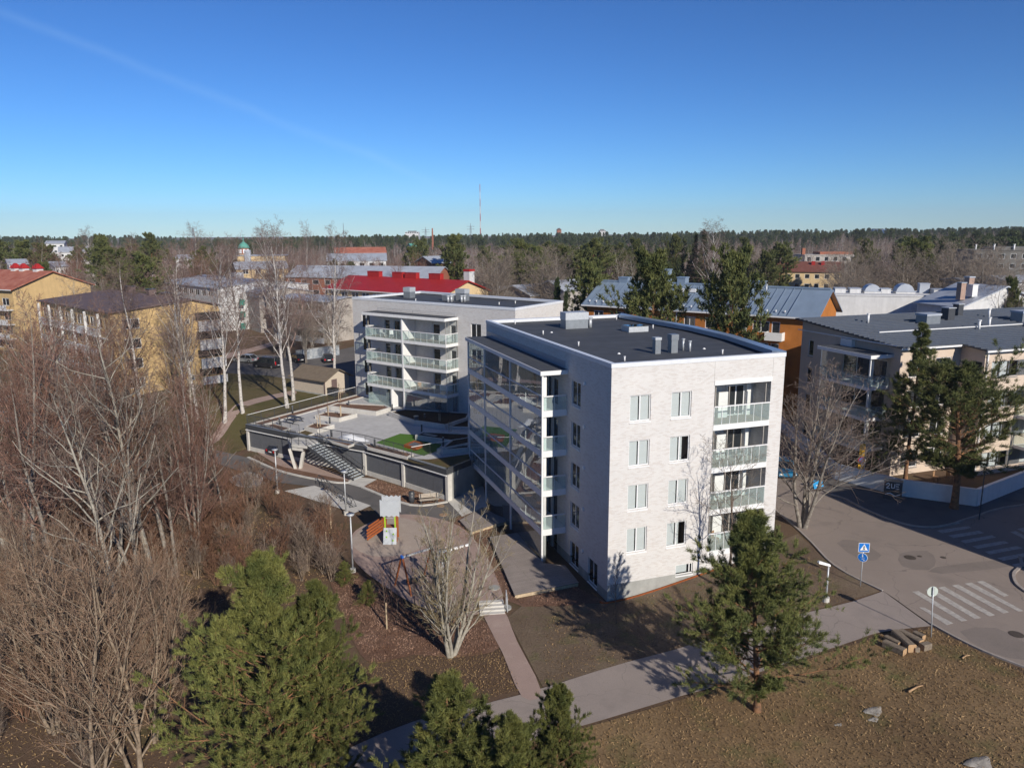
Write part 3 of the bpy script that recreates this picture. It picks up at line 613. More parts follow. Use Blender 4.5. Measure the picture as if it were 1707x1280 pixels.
for f in floors[:3] + [3.05]:
    for a, b in bw: window(rear, FR, a, f + .03, b - a, 2.17, (), sill=None, frame='white_metal', name='balcony_door')
BD, B0, BM, B1 = 2.25, 4.95, 11.75, 19.2
Fr_ = Fac(FR.pt(0, 0, BD), FR.pt(LF, 0, BD)); Fs = Fac(FR.pt(B1, 0, BD), FR.pt(B1, 0, 0)); Fl = Fac(FR.pt(B0, 0, 0), FR.pt(B0, 0, BD))
for i, f in enumerate(floors[:3]):
    fpart(rear, FR, 'balcony_slab', 'white_paint', [(B0 - .05, B1 + .03, f - .28, f + .10, .003, BD + .03)])
    fpart(rear, FR, 'floor_boards', 'wood_floor', [(B0 + .1, B1 - .1, f + .102, f + .13, .02, BD - .1)])
    railing(rear, Fr_, B0, BM - .12, f + .1, 1.25, 7, 0); railing(rear, Fr_, BM + .12, B1, f + .1, 1.25, 7, 0); railing(rear, Fs, .05, BD - .05, f + .1, 1.25, 3, 0); railing(rear, Fl, .05, BD - .05, f + .1, 1.25, 2, 0)
    fpart(rear, Fs, 'glazing_frame', 'interior', [(.02, .07, f + 1.35, f + 2.86, -.04, .0), (BD - .08, BD - .03, f + 1.35, f + 2.86, -.04, 0), (.5, .54, f + 1.35, f + 2.86, -.03, 0)])
    for k in range(2): panel(rear, Fs, .08 + k * 1.05, 1.1 + k * 1.03, f + 1.37, f + 2.84, -.01, 'clear_glass', 'glazing_panel')
    fpart(rear, Fl, 'awning_arm', 'white_paint', [(.5, BD - .2, f + 1.40, f + 1.5, -.5, .25)])
    fpart(rear, Fl, 'glazing_frame', 'interior', [(BD - .5, BD - .42, f + 1.35, f + 2.86, -.04, .03)])
    fpart(rear, FR, 'side_screen', 'white_paint', [(16.3, 17.9, f + .13, f + .85, .02, .35)])
fpart(rear, FR, 'balcony_divider', 'white_paint', [(BM - .11, BM + .11, 3.1, 15.06, .003, BD + .06)])
fpart(rear, FR, 'balcony_roof', 'white_paint', [(B0 - .35, B1 + .1, 15.07, 15.42, .003, BD + .25)])
fpart(rear, FR, 'roof_felt', 'roof_felt', [(B0 - .25, B1, 15.422, 15.44, .02, BD + .1)])
mb = MB()
for s in (B0 + .6, 12, B1 - .1): mb.fbox(FR, s - .015, s + .015, 15.43, 15.9, .45, .48)
mb.fbox(FR, B0 + .6, B1 - .1, 15.86, 15.89, .45, .48); mb.fbox(FR, B0 + .6, B1 - .1, 15.64, 15.66, .455, .475); mb.build('snow_rail', M['grey_metal'], rear)
for k in range(7): panel(rear, Fr_, BM + .2 + k * 1.03, BM + 1.2 + k * 1.03, 3.12, 5.45, -.02, 'tower_glass', 'glazing_panel')
for k in range(2): panel(rear, Fs, .06 + k * 1.07, 1.1 + k * 1.07, 3.12, 5.45, -.02, 'tower_glass', 'glazing_panel')
for k in range(4): panel(rear, Fr_, B0 + .05 + k * 1.15, B0 + 1.18 + k * 1.15, 3.12, 5.0 if k == 3 else 4.5, -.02, 'rail_glass', 'glazing_panel')
panel(rear, Fl, .1, BD - .05, 3.12, 4.5, -.02, 'rail_glass', 'glazing_panel')
fpart(rear, FR, 'fin_wall', 'white_paint', [(9.6, 9.8, 3.1, 5.5, .01, BD + .3)])
MB().prism(inset(footr, .15), 16.2, 16.58).build('roof', M['roof_felt'], rear); parapet(rear, footr, WZ - .02, 17.02, .5, 'coping')
mb = MB(); ir = inset(footr, .49)
for e in range(4): a, b = ir[e], ir[(e + 1) % 4]; mb.add([(*a, 16.56), (*b, 16.56), (*b, 16.99), (*a, 16.99)], [(3, 2, 1, 0)])
mb.build('parapet_lining', M['roof_felt'], rear)
def onrear(px, py): return loc_r(PZ(px, py, 16.6))
x, y = onrear(682.5, 496); vent_box(rear, x, y, 16.57, 1.25, 1.1, 1.5, tf=.42); x, y = onrear(771, 501); vent_box(rear, x, y, 16.57, 1.6, 1.0, 1.6, tf=.35); x, y = onrear(747, 501); vent_box(rear, x, y, 16.57, 1.5, .8, .9, tf=.2)
for q in ((747, 503.5), (752.5, 503.2), (769.5, 503.2), (774.5, 502.8)): x, y = onrear(*q); vent_pipe(rear, x, y, 16.57, .16, .75)
for q in ((708, 490), (839, 500), (910, 505), (693, 502), (832, 508), (859, 506)): x, y = onrear(*q); vent_pipe(rear, x, y, 16.57, .06, .3, 'white_metal')
# ------------------------------------------------------------------ roof courtyard over the garage
DZ = 3.1
deck_front = [(-31.9, 88.7), (-25.4, 84.4), (-15.9, 79.0), (-11.2, 75.0), (-6.3, 70.5)]
deck_poly = deck_front + [(-4.15, 73.6), (-3.2, 76.6), (1.2, 89.4), F0, E0]
gar = thing('parking_garage', 'low concrete parking garage with dark screens carrying the paved courtyard', 'garage', (0, 0, 0))
MB().prism(deck_poly, 2.72, DZ).build('deck_slab', M['concrete'], gar)
deck = drape('paving', inset(deck_poly, .5), DZ + .012, M['paver'], 50, hf=lambda x, y: 0., parent=gar)
for i in range(len(deck_front) - 1):
    a, b = deck_front[i], deck_front[i + 1]; F = Fac(a, b); L = F.L
    fpart(gar, F, 'fascia', 'dark_metal', [(0, L, 2.74, 3.26, .0, .09)]); fpart(gar, F, 'gutter', 'white_metal', [(0, L, 2.58, 2.66, .0, .16)]); fpart(gar, F, 'edge_coping', 'grey_metal', [(0, L, 3.262, 3.30, -.25, .11)]); fpart(gar, F, 'base_wall', 'light_concrete', [(0, L, -.5, .5, -.35, -.05)])
    n = max(1, round(L / 2.6))
    for k in range(n): panel(gar, F, L * k / n + .03, L * (k + 1) / n - .03, .5, 2.55, -.2, 'dark_screen', 'screen_panel', .05)
    fpart(gar, F, 'column', 'light_concrete', [(L - .22, L + .12, -.4, 2.7, -.5, .06)] + ([(0, .3, -.4, 2.7, -.5, .06)] if i == 0 else []))
Fg = Fac((-6.3, 70.5), (-4.15, 73.6)); fpart(gar, Fg, 'end_wall', 'concrete', [(.1, Fg.L + 4, -.5, 2.72, -.3, .0)]); fpart(gar, Fg, 'fascia', 'dark_metal', [(-.05, Fg.L, 2.72, 3.3, -.25, .02)])
Fe = Fac(E0, deck_front[0]); fpart(gar, Fe, 'edge_kerb', 'light_concrete', [(.2, Fe.L, 2.4, 3.26, -.3, .0)]); fpart(gar, Fe, 'edge_bed', 'mulch', [(.4, Fe.L - 1.2, 3.0, 3.18, -1.5, -.31)]); fpart(gar, Fe, 'edge_strip', 'light_concrete', [(.4, Fe.L - 1.2, 3.0, 3.2, -1.75, -1.51)])
def dpx(L, z=DZ + .4): return [PZ(x, y, z) for x, y in L]
groundmat('dry_sedum', [(.12, .085, .045), (.10, .088, .035), (.155, .11, .06)], .5, 10, .6)
drape('sedum_roof', dpx([(668, 764), (690, 772), (743, 782), (783, 768), (783, 757), (715, 766)], DZ), DZ + .03, M['dry_sedum'], 50, hf=lambda x, y: 0., parent=gar)
drape('front_strip', [Fac(a, b).pt(s, 0, d)[:2] for a, b, s, d in ((deck_front[0], deck_front[1], 0, -.05), (deck_front[1], deck_front[2], 0, -.05), (deck_front[2], deck_front[3], 0, -.05), (deck_front[3], deck_front[4], 0, -.05), (deck_front[3], deck_front[4], 0, -1.1), (deck_front[2], deck_front[3], 0, -1.1), (deck_front[1], deck_front[2], 0, -1.1), (deck_front[0], deck_front[1], 1.5, -1.1))], DZ + .02, M['dry_sedum'], 50, hf=lambda x, y: 0., parent=gar)
turf = dpx([(626, 738), (667, 723), (692.6, 725), (737, 740), (728, 752), (707, 760), (689, 755)], DZ)
drape('artificial_turf', turf, DZ + .03, M['turf'], 50, hf=lambda x, y: 0., parent=gar)
def planter(px, h, soil, label, wall='light_concrete', w=.22, plants=0):
    P = dpx(px, DZ + h); n = len(P)
    if sum(P[i][0] * P[(i + 1) % n][1] - P[(i + 1) % n][0] * P[i][1] for i in range(n)) < 0: P = P[::-1]
    cx, cy = sum(p[0] for p in P) / n, sum(p[1] for p in P) / n; P = [(p[0] - cx, p[1] - cy) for p in P]
    t = thing('planter', label, 'planter', (cx, cy, DZ), 0, 'planters on the roof courtyard'); I = inset(P, w)
    for e in range(n):
        a, b = e, (e + 1) % n; MB().hexa([(*P[a], 0), (*P[b], 0), (*I[b], 0), (*I[a], 0), (*P[a], h), (*P[b], h), (*I[b], h), (*I[a], h)]).build('wall', M[wall], t)
    MB().prism(I, .02, h - .08).build('soil', M[soil], t); return t
planter([(546, 676), (562, 671), (642, 675), (651, 679), (627, 686)], .55, 'mulch', 'long pale concrete planter with mulch in front of the sunlit patio of the rear block')
planter([(524.5, 691.6), (545, 685), (595.5, 689), (565, 697)], .5, 'mulch', 'square sunlit concrete planter with two staked saplings on the courtyard')
planter([(507, 711), (523.7, 703.6), (557.5, 707), (529, 716)], .5, 'mulch', 'sunlit concrete planter with green tufts around one staked sapling')
planter([(442, 708), (455, 705), (485, 713), (470, 718)], .2, 'mulch', 'low flat planting bed beside the picnic table near the courtyard corner', w=.12)
planter([(493, 721), (508, 715.5), (526, 721), (512.5, 726)], .2, 'dry_sedum', 'small flat bed of dry grass behind the stair landing', w=.12)
planter([(538.5, 731), (546, 726.5), (596, 737), (580, 743.5)], .25, 'mulch', 'low narrow bed right of the stair top beside the snow heap', w=.14)
planter([(603, 738), (620, 739), (690, 755.5), (679, 762), (612, 745)], .3, 'mulch', 'long low bed along the courtyard edge in front of the green turf', w=.16)
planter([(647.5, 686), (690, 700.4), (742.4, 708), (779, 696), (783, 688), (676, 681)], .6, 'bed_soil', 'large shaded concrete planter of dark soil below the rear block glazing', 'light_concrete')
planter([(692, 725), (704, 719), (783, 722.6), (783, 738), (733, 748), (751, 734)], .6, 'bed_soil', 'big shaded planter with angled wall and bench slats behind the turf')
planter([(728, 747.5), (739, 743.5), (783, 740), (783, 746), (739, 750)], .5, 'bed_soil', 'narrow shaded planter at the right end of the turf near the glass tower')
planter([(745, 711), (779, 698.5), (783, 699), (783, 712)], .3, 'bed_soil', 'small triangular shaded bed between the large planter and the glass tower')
# sandpit, bench, picnic table, bin, snow
P = dpx([(673, 741), (690, 734), (709, 739), (693, 747)], DZ + .3); cx, cy = sum(p[0] for p in P) / 4, sum(p[1] for p in P) / 4; P = [(p[0] - cx, p[1] - cy) for p in P][::-1]
if sum(P[i][0] * P[(i + 1) % 4][1] - P[(i + 1) % 4][0] * P[i][1] for i in range(4)) < 0: P = P[::-1]
t = thing('sandpit', 'square brown timber sandpit with dark cover on the green turf', 'sandpit', (cx, cy, DZ)); I = inset(P, .28)
for e in range(4): MB().hexa([(*P[e], 0), (*P[(e + 1) % 4], 0), (*I[(e + 1) % 4], 0), (*I[e], 0), (*P[e], .32), (*P[(e + 1) % 4], .32), (*I[(e + 1) % 4], .32), (*I[e], .32)]).build('edge_board', M['red_wood'], t)
MB().prism(I, .02, .26).build('cover', M['dark_screen'], t)
a = PZ(706, 722.5, DZ + .65); b = PZ(727, 726.5, DZ + .65); L = math.dist(a, b); t = thing('wall_bench', 'slatted timber bench top on the shaded planter wall by the turf', 'bench', (*a, DZ + .6), math.atan2(b[1] - a[1], b[0] - a[0]))
for k in range(4): bx(0, L, -.22 + k * .12, -.12 + k * .12, .01, .06).build('slat', M['bench_wood'], t)
cx, cy = PZ(490.5, 704, DZ); t = thing('picnic_table', 'dark grey picnic table with two benches near the courtyard corner', 'picnic table', (cx, cy, DZ), -.62)
for k in range(5): bx(-.95, .95, -.38 + k * .155, -.24 + k * .155, .70, .75).build('table_slat', M['dark_metal'], t)
for s in (-1, 1):
    for k in range(2): bx(-.95, .95, s * .72 - .14 + k * .145, s * .72 - .01 + k * .145, .42, .46).build('seat_slat', M['dark_metal'], t)
for x in (-.7, .7):
    mb = MB(); mb.bar((x, -.85, 0), (x, -.25, .7), .07, .07); mb.bar((x, .85, 0), (x, .25, .7), .07, .07); mb.bar((x, -.85, .4), (x, .85, .4), .06, .06); mb.build('leg_frame', M['dark_metal'], t)
cx, cy = PZ(694, 707.5, DZ); t = tag(MB().cyl((0, 0, 0), (0, 0, 1.0), .28, 12).build('litter_bin', M['dark_metal'], None, True), 'black round litter bin against the large shaded planter', 'bin'); t.location = (cx, cy, DZ + .01); MB().cyl((0, 0, 1.0), (0, 0, 1.06), .3, 12).build('lid', M['grey_metal'], t)
rs = np.random.default_rng(3)
def heap(cx, cy, z, rx, ry, h, m, name, rz=0, jit=.03):
    n, k = 18, 6; V = [(0, 0, h)]; Fc = []
    for j in range(1, k + 1):
        for i in range(n):
            a = 2 * math.pi * i / n; r = j / k * (1 + .25 * math.sin(3 * a + 1) + .05 * rs.standard_normal()); V.append((rx * r * math.cos(a), ry * r * math.sin(a), h * (1 - (j / k) ** 1.5) + (jit * rs.standard_normal() if j < k else -.02)))
    for i in range(n): Fc.append((0, 1 + i, 1 + (i + 1) % n))
    for j in range(k - 1):
        for i in range(n): a, b = 1 + j * n + i, 1 + j * n + (i + 1) % n; Fc.append((a, a + n, b + n, b))
    o = MB().add(V, Fc).build(name, m, None, True); o.location = (cx, cy, z); o.rotation_euler.z = rz; return o
cx, cy = PZ(585, 731.5, DZ); tag(heap(cx, cy, DZ + .01, 2.0, .8, .5, M['snow'], 'snow_heap', -.5), 'small heap of melting white snow on the grey paving', 'snow')
for (px, py, lb) in ((488, 689, 'dark bollard lamp behind the picnic table at the courtyard edge'), (466.5, 709, 'dark bollard lamp in the low bed left of the picnic table'), (550, 708, 'dark bollard lamp on the corner of the tufted planter'), (581.6, 680, 'dark bollard lamp in the long planter before the sunlit patio'), (553, 730, 'dark bollard lamp in the narrow bed right of the stair top'), (625, 747, 'dark bollard lamp in the long bed before the turf'), (654, 685.5, 'dark bollard lamp where the courtyard shadow begins'), (708, 702, 'dark bollard lamp inside the large shaded planter'), (703, 720.5, 'dark bollard lamp at the left tip of the bench planter'), (739, 743, 'dark bollard lamp at the right corner of the turf')):
    x, y = PZ(px, py, DZ + .1); t = tag(MB().cyl((0, 0, 0), (0, 0, .95), .10, 10).build('bollard_lamp', M['dark_metal'], None, True), lb, 'bollard lamp', 'bollard lamps on the courtyard'); t.location = (x, y, DZ + .05); MB().cyl((0, 0, .95), (0, 0, 1.0), .11, 10).build('lamp_head', M['grey_metal'], t)
# railings
def bar_rail(pts, z, label, h=1.15, gap=.14, post=1.6, top='dark_metal', m='dark_metal'):
    t = thing('railing', label, 'railing', (*pts[0], z if not callable(z) else z(*pts[0])), 0, 'railings round the courtyard'); o = t.location.copy(); bal = MB()
    for i in range(len(pts) - 1):
        a, b = pts[i], pts[i + 1]; L = math.dist(a, b); zz = (lambda p: z) if not callable(z) else (lambda p: z(*p))
        pt = lambda s, k: (a[0] + (b[0] - a[0]) * s / L - o.x, a[1] + (b[1] - a[1]) * s / L - o.y, zz((a[0] + (b[0] - a[0]) * s / L, a[1] + (b[1] - a[1]) * s / L)) - o.z + k)
        MB().bar(pt(0, h), pt(L, h), .05, .05).build('top_rail', M[top], t); MB().bar(pt(0, .12), pt(L, .12), .03, .03).build('bottom_rail', M[m], t)
        n = max(1, round(L / post))
        for k in range(n + (i == len(pts) - 2)): MB().bar(pt(L * k / n, -.1), pt(L * k / n, h), .05, .05).build('post', M[m], t)
        for k in range(1, int(L / gap)): bal.bar(pt(k * gap, .12), pt(k * gap, h), .014, .014)
    bal.build('balusters', M[m], t, kind='stuff'); return t
ins = lambda i, d=.2: Fac(deck_front[i], deck_front[min(i + 1, 4)]).pt(0, 0, -d)[:2]
rail_a = [Fac(deck_front[0], deck_front[1]).pt(.1, 0, -.15)[:2], Fac(deck_front[0], deck_front[1]).pt(7.7, 0, -.15)[:2], Fac(deck_front[1], deck_front[2]).pt(1.3, 0, -.15)[:2]]
bar_rail(rail_a, DZ + .15, 'dark bar railing along the courtyard front left of the stair')
rail_b = [Fac(deck_front[1], deck_front[2]).pt(4.4, 0, -.15)[:2], Fac(deck_front[2], deck_front[3]).pt(0, 0, -.15)[:2], Fac(deck_front[3], deck_front[4]).pt(0, 0, -.15)[:2]]
bar_rail(rail_b, DZ + .15, 'dark bar railing along the courtyard front right of the stair')
bar_rail([Fe.pt(.3, 0, -.12)[:2], Fe.pt(Fe.L - .1, 0, -.12)[:2]], DZ + .15, 'pale-railed fence along the grass edge of the courtyard', top='white_metal', post=2.2)
bar_rail([PZ(686, 762, DZ + .1), PZ(717, 756, DZ + .1), PZ(783, 745, DZ + .1)], DZ + .02, 'bar railing between the turf and the sedum roof', top='white_metal')
bar_rail([PZ(592, 658, DZ), PZ(555, 664.5, 2.9)], DZ - .2, 'dark fence beside the left corner of the rear block', h=1.3)
# stair with V-shaped pier
st = thing('outdoor_stair', 'grey steel outdoor stair with pale treads and V-shaped concrete pier', 'stair', (0, 0, 0))
s_top = Vector((-21.95, 80.8)); s_bot = Vector((-16.3, 77.6)); d = (s_bot - s_top).normalized(); nn = Vector((-d.y, d.x)); W = .85; NS = 17
for k in range(NS):
    c = s_top.lerp(s_bot, (k + .5) / NS); z = 3.0 - 2.95 * (k + .6) / NS
    MB().bar((c.x - nn.x * W, c.y - nn.y * W, z), (c.x + nn.x * W, c.y + nn.y * W, z), .30, .05).build('tread', M['tread'], st)
for s in (-1, 1):
    e = nn * (W + .04) * s; MB().bar((s_top.x + e.x, s_top.y + e.y, 2.95), (s_bot.x + e.x, s_bot.y + e.y, .05), .05, .3).build('stringer', M['dark_metal'], st)
    MB().bar((s_top.x + e.x, s_top.y + e.y, 4.05), (s_bot.x + e.x, s_bot.y + e.y, 1.1), .05, .05).build('handrail', M['dark_metal'], st); MB().bar((s_top.x + e.x, s_top.y + e.y, 3.6), (s_bot.x + e.x, s_bot.y + e.y, .65), .03, .03).build('mid_rail', M['dark_metal'], st)
    for k in range(6): p = s_top.lerp(s_bot, k / 5) + e; z = 3.0 - 2.95 * k / 5; MB().bar((p.x, p.y, z - .1), (p.x, p.y, z + 1.08), .045, .045).build('post', M['dark_metal'], st)
lq = [(-25.2, 82.6), (-24.2, 80.7), (-22.3, 79.9), (-21.4, 81.7), (-21.9, 82.3), (-24.3, 83.7)]
MB().prism(lq, 2.7, 3.0).build('landing', M['light_concrete'], st); MB().prism([(-24.9, 82.0), (-24.2, 80.8), (-22.9, 80.3), (-22.9, 81.9)], 2.3, 2.7).build('pier_head', M['light_concrete'], st)
for x0, x1 in ((-24.6, -24.1), (-23.0, -23.55)): MB().bar((x1, 81.3, 0), (x0, 81.2, 2.35), .36, .3).build('pier_leg', M['light_concrete'], st)
for p, q in (((-25.2, 82.6), (-24.2, 80.7)), ((-24.2, 80.7), (-22.4, 80.0))):
    mb = MB(); mb.bar((*p, 4.05), (*q, 4.05), .05, .05); mb.bar((*p, 3.55), (*q, 3.55), .03, .03)
    for k in range(3): t_ = k / 2; mb.bar((p[0] + (q[0] - p[0]) * t_, p[1] + (q[1] - p[1]) * t_, 3.0), (p[0] + (q[0] - p[0]) * t_, p[1] + (q[1] - p[1]) * t_, 4.05), .045, .045)
    mb.build('landing_rail', M['dark_metal'], st)
# timber patios beside the tower, edge boards pale
brickmat('deck_board', (.36, .31, .28), (.31, .265, .235), (.12, .10, .09), 4.0, .14, .012, zonly=True, noise=.2)
def patio(px, h, label):
    P = gp(px); z = min(Hf(*p) for p in P); t = thing('timber_patio', label, 'patio', (*P[0], z)); a = math.atan2(P[1][1] - P[0][1], P[1][0] - P[0][0]); t.rotation_euler.z = a; c, s = math.cos(-a), math.sin(-a)
    Q = [((p[0] - P[0][0]) * c - (p[1] - P[0][1]) * s, (p[0] - P[0][0]) * s + (p[1] - P[0][1]) * c) for p in P]
    MB().prism(Q, h - .04, h).build('boards', M['deck_board'], t); MB().prism(inset(Q, .04) if sum(Q[i][0] * Q[(i + 1) % len(Q)][1] - Q[(i + 1) % len(Q)][0] * Q[i][1] for i in range(len(Q))) > 0 else inset(Q, -.04), -.1, h - .04).build('edge_boards', M['pale_wood'], t)
patio([(858, 998), (965, 977), (942, 948), (906, 944), (862, 893), (816, 900)], .3, 'large grey timber patio with tree shadow in front of the glass tower')
patio([(785, 892), (816, 882), (850, 872), (826, 862), (804, 850), (766, 872)], .3, 'small grey timber patio at the far end of the glass tower')
# ------------------------------------------------------------------ neighbouring buildings
mat('yellow_wall', (.55, .385, .185), .85, .08, 1.2, bump=.1, stain=.12); mat('cream_wall', (.62, .47, .27), .85, .06, 1, stain=.1); mat('orange_wall', (.42, .155, .035), .85, .10, 1, stain=.12)
mat('beige_wall', (.58, .475, .385), .85, .05, .8, stain=.08); mat('grey_panel', (.40, .37, .34), .85, .12, 1.5, stain=.2); mat('pale_wall', (.60, .60, .60), .8, .07, 1, stain=.15); mat('brick_red', (.30, .115, .07), .85, .15, 2)
mat('red_roof', (.36, .022, .022), .55, .10, .8); mat('rust_roof', (.36, .10, .06), .75, .18, .6, c2=(.46, .19, .13)); mat('brown_roof', (.135, .095, .09), .7, .1, .6); mat('blue_roof', (.24, .31, .40), .35, .08, .7, met=.2, spec=.6); mat('tile_roof', (.075, .085, .105), .38, .12, 2, spec=.6); mat('old_brick', (.36, .25, .20), .9, .15, 3)
mat('light_roof', (.42, .45, .50), .5, .12, .5, met=.2); mat('green_copper', (.10, .30, .24), .6, .12, 2); mat('brown_red_roof', (.17, .065, .05), .8, .15, .8); mat('mural', (.22, .27, .34), .85, .35, 1.1, c2=(.45, .47, .48)); mat('dark_grey_wall', (.15, .145, .135), .85, .1, 1)
mat('teal', (.02, .20, .16), .6, .1); mat('shed_wall', (.50, .43, .35), .85, .06, 2); mat('shed_roof', (.17, .135, .10), .9, .15, 2); mat('far_blue', (.05, .12, .30), .6, .1)
def house(name, label, o, q, W, ze, zr, wall, roof, wins=(), z0=None, yr=.5, over=.5, rt=.18, group=None, front=None, gutter=None):
    a = math.atan2(q[1] - o[1], q[0] - o[0]); L = math.dist(o, q); z0 = min(Hf(*o), Hf(*q)) - .6 if z0 is None else z0
    t = thing(name, label, 'building', (o[0], o[1], 0), a, group); FC = {'f': Fac((0, 0), (L, 0)), 'r': Fac((L, 0), (L, W)), 'l': Fac((0, W), (0, 0)), 'b': Fac((L, W), (0, W))}
    mb = MB()
    for k, F in FC.items(): F.wall(mb, z0, ze, [(s, s + w, z, z + h) for (f, s, z, w, h, *_) in wins if f == k], .12)
    if zr > ze + .05:
        for x in (0, L): mb.add([(x, 0, ze), (x, W, ze), (x, W * yr, zr - rt)], [(0, 1, 2) if x else (2, 1, 0)])
    mb.build('wall', M[wall], t); mb = MB().box(.4, L - .4, .4, W - .4, z0, ze - .1); mb.build('shade_backing', M['painted_shade'], t)  # added dark box painting the unlit rooms behind the windows
    for (f, s, z, w, h, *r) in wins: window(t, FC[f], s, z, w, h, (r[0] if r and r[0] is not None else ((.5,) if w > 1.1 else ())), depth=.12, sill=None, fw=.09, frame=r[1] if len(r) > 1 else 'white_metal')
    if zr > ze + .05:
        for (y0, y1, s) in ((0, W * yr, -1), (W, W * yr, 1)):
            k = (zr - ze) / abs(y1 - y0); ye = y0 + s * over; zl = ze - k * over + rt * .4
            q_ = [(-over, ye, zl), (L + over, ye, zl), (L + over, y1, zr), (-over, y1, zr)]
            if s > 0: q_ = [q_[1], q_[0], q_[3], q_[2]]
            MB().hexa([(x, y, z - rt) for x, y, z in q_] + q_).build('roof', M[roof], t)
            if gutter: bx(-over, L + over, min(ye, ye + s * .08), max(ye, ye + s * .08), zl - .2, zl - .02).build('gutter', M[gutter], t)
    else:
        bx(-over, L + over, -over, W + over, ze, ze + .25).build('roof', M[roof], t)
    t['L'] = L; return t, FC, L
def grid(f, cols, rows, w, h, sash=None, fr='white_metal'): return [(f, c, z, w, h, sash, fr) for z in rows for c in cols]
def box_on(t, name, m, x, y, z, wx, wy, h, cap=None, capm=None):
    o = bx(-wx / 2, wx / 2, -wy / 2, wy / 2, 0, h).build(name, M[m], t); o.location = (x, y, z)
    if cap: bx(-wx / 2 - .08, wx / 2 + .08, -wy / 2 - .08, wy / 2 + .08, h, h + cap).build('cap', M[capm or m], o)
    return o
# orange building with blue metal roof
o, q = (11.8, 119.0), (39.3, 98.5); L = math.dist(o, q)
cols = [1.2, 5.2, 8.6, 12.6, 16.2, 19.4, 23.4]
t, FC, L = house('apartment_house', 'orange rendered apartment house with blue-grey standing-seam roof behind the white block', o, q, 10.5, 15.0, 18.0, 'orange_wall', 'blue_roof', grid('f', cols, (12.3, 9.4, 6.5, 3.6), 1.7, 1.5) + grid('f', [26.2], (12.3, 9.4, 6.5, 3.6), 2.3, 1.5) + grid('f', [28.8], (11.7, 8.8, 5.9, 3.1), 1.1, 2.1) + grid('r', [4.2], (15.2,), .8, 1.2) + grid('f', [21.7], (13.0,), .7, .7), over=.7, gutter='white_metal')
for k in range(29):
    x = -.3 + k * 1.12; MB().bar((x, -.68, 14.92), (x, 5.2, 18.04), .05, .06).build('seam', M['blue_roof'], t)
mb = MB()
for k in range(26): mb.box(.4 + k * 1.2, .52 + k * 1.2, -.15, .05, 15.15, 15.42)
mb.build('snow_guards', M['white_metal'], t, kind='stuff'); bx(-.4, L + .4, 5.05, 5.45, 17.98, 18.2).build('ridge_cap', M['blue_roof'], t)
for z in (11.55, 8.65, 5.75, 2.95): mb = fpart(t, FC['f'], 'balcony', 'white_paint', [(28.3, 30.6, z - .15, z + .95, 1.15, 1.25), (28.3, 30.6, z - .15, z, 0, 1.15), (30.5, 30.6, z, z + .95, 0.0, 1.15), (28.3, 28.4, z, z + .95, .0, 1.15)])
for s in (25.3, 15.0): fpart(t, FC['f'], 'downpipe', 'white_metal', [(s, s + .14, 2, 14.8, .02, .16)])
for (x, w, h) in ((3.5, 1.6, 1.2), (10.2, 1.9, 2.6), (13.3, 1.3, 1.5), (20.3, 1.6, 1.4), (24.6, 2.2, 1.3)): box_on(t, 'roof_vent', 'blue_roof', x, 5.6, 17.4, w, 1.3, h, .15)
vent_pipe(t, 26.5, 3.9, 17.2, .12, 1.2); bx(14.2, 16.4, 3.2, 3.5, 17.0, 17.5).build('roof_ladder', M['white_metal'], t)
# beige building with tiled mono-pitch roof
V2 = (-UY, UX)
def bu(s, v): return (38.0 + s * UX + v * V2[0], 73.5 + s * UY + v * V2[1])
bei = thing('apartment_house', 'beige rendered apartment house with dark tiled sloping roof across the street', 'building', (38.0, 73.5, 0), RM)
BP = [(0, 14.2), (0, 0), (7.7, 0), (7.7, -2.8), (40, -2.8), (40, 14.2)]; zro = lambda v: 14.55 + .088 * v
FL_, FF_, FS_, FW_ = Fac(BP[0], BP[1]), Fac(BP[1], BP[2]), Fac(BP[2], BP[3]), Fac(BP[3], BP[4])
fl = [11.3, 8.2, 5.1, 2.0]
hL = [(14.2 - 13.0, 14.2 - 12.2, z + .5, z + 2.3) for z in fl] + [(14.2 - 7.6, 14.2 - 1.6, z - .7, z + 1.6) for z in fl]
hF = [(1.2, 3.4, z + .1, z + 1.9) for z in fl] + [(4.6, 6.6, z + .1, z + 1.9) for z in fl]
hW = [(1.0, 4.6, z + .1, z + 1.7) for z in fl] + [(6.4, 9.0, z + .1, z + 1.7) for z in fl] + [(12, 15, z + .1, z + 1.7) for z in fl]
hS = [(1.5, 2.6, z + .1, z + 1.7) for z in fl]
mb = MB()
for F, hh, v0 in ((FL_, hL, None), (FF_, hF, 0), (FS_, hS, -2.8), (FW_, hW, -2.8)): F.wall(mb, .6, 14.2, hh, .14)
for F, (v0, v1) in ((FL_, (14.2, 0)), (FF_, (0, 0)), (FS_, (0, -2.8)), (FW_, (-2.8, -2.8))): mb.add([F.pt(0, 14.2), F.pt(F.L, 14.2), F.pt(F.L, zro(v1) - .12), F.pt(0, zro(v0) - .12)], [(0, 1, 2, 3)])
Fac(BP[4], BP[5]).wall(mb, .6, 15); Fac(BP[5], BP[0]).wall(mb, .6, 15.6); mb.build('wall', M['beige_wall'], bei)
bx(.6, 39.5, .8, 13.8, .6, 13.9).build('shade_backing', M['painted_shade'], bei); bx(8.3, 39.5, -2.2, .8, .6, 13.9).build('shade_backing', M['painted_shade'], bei)
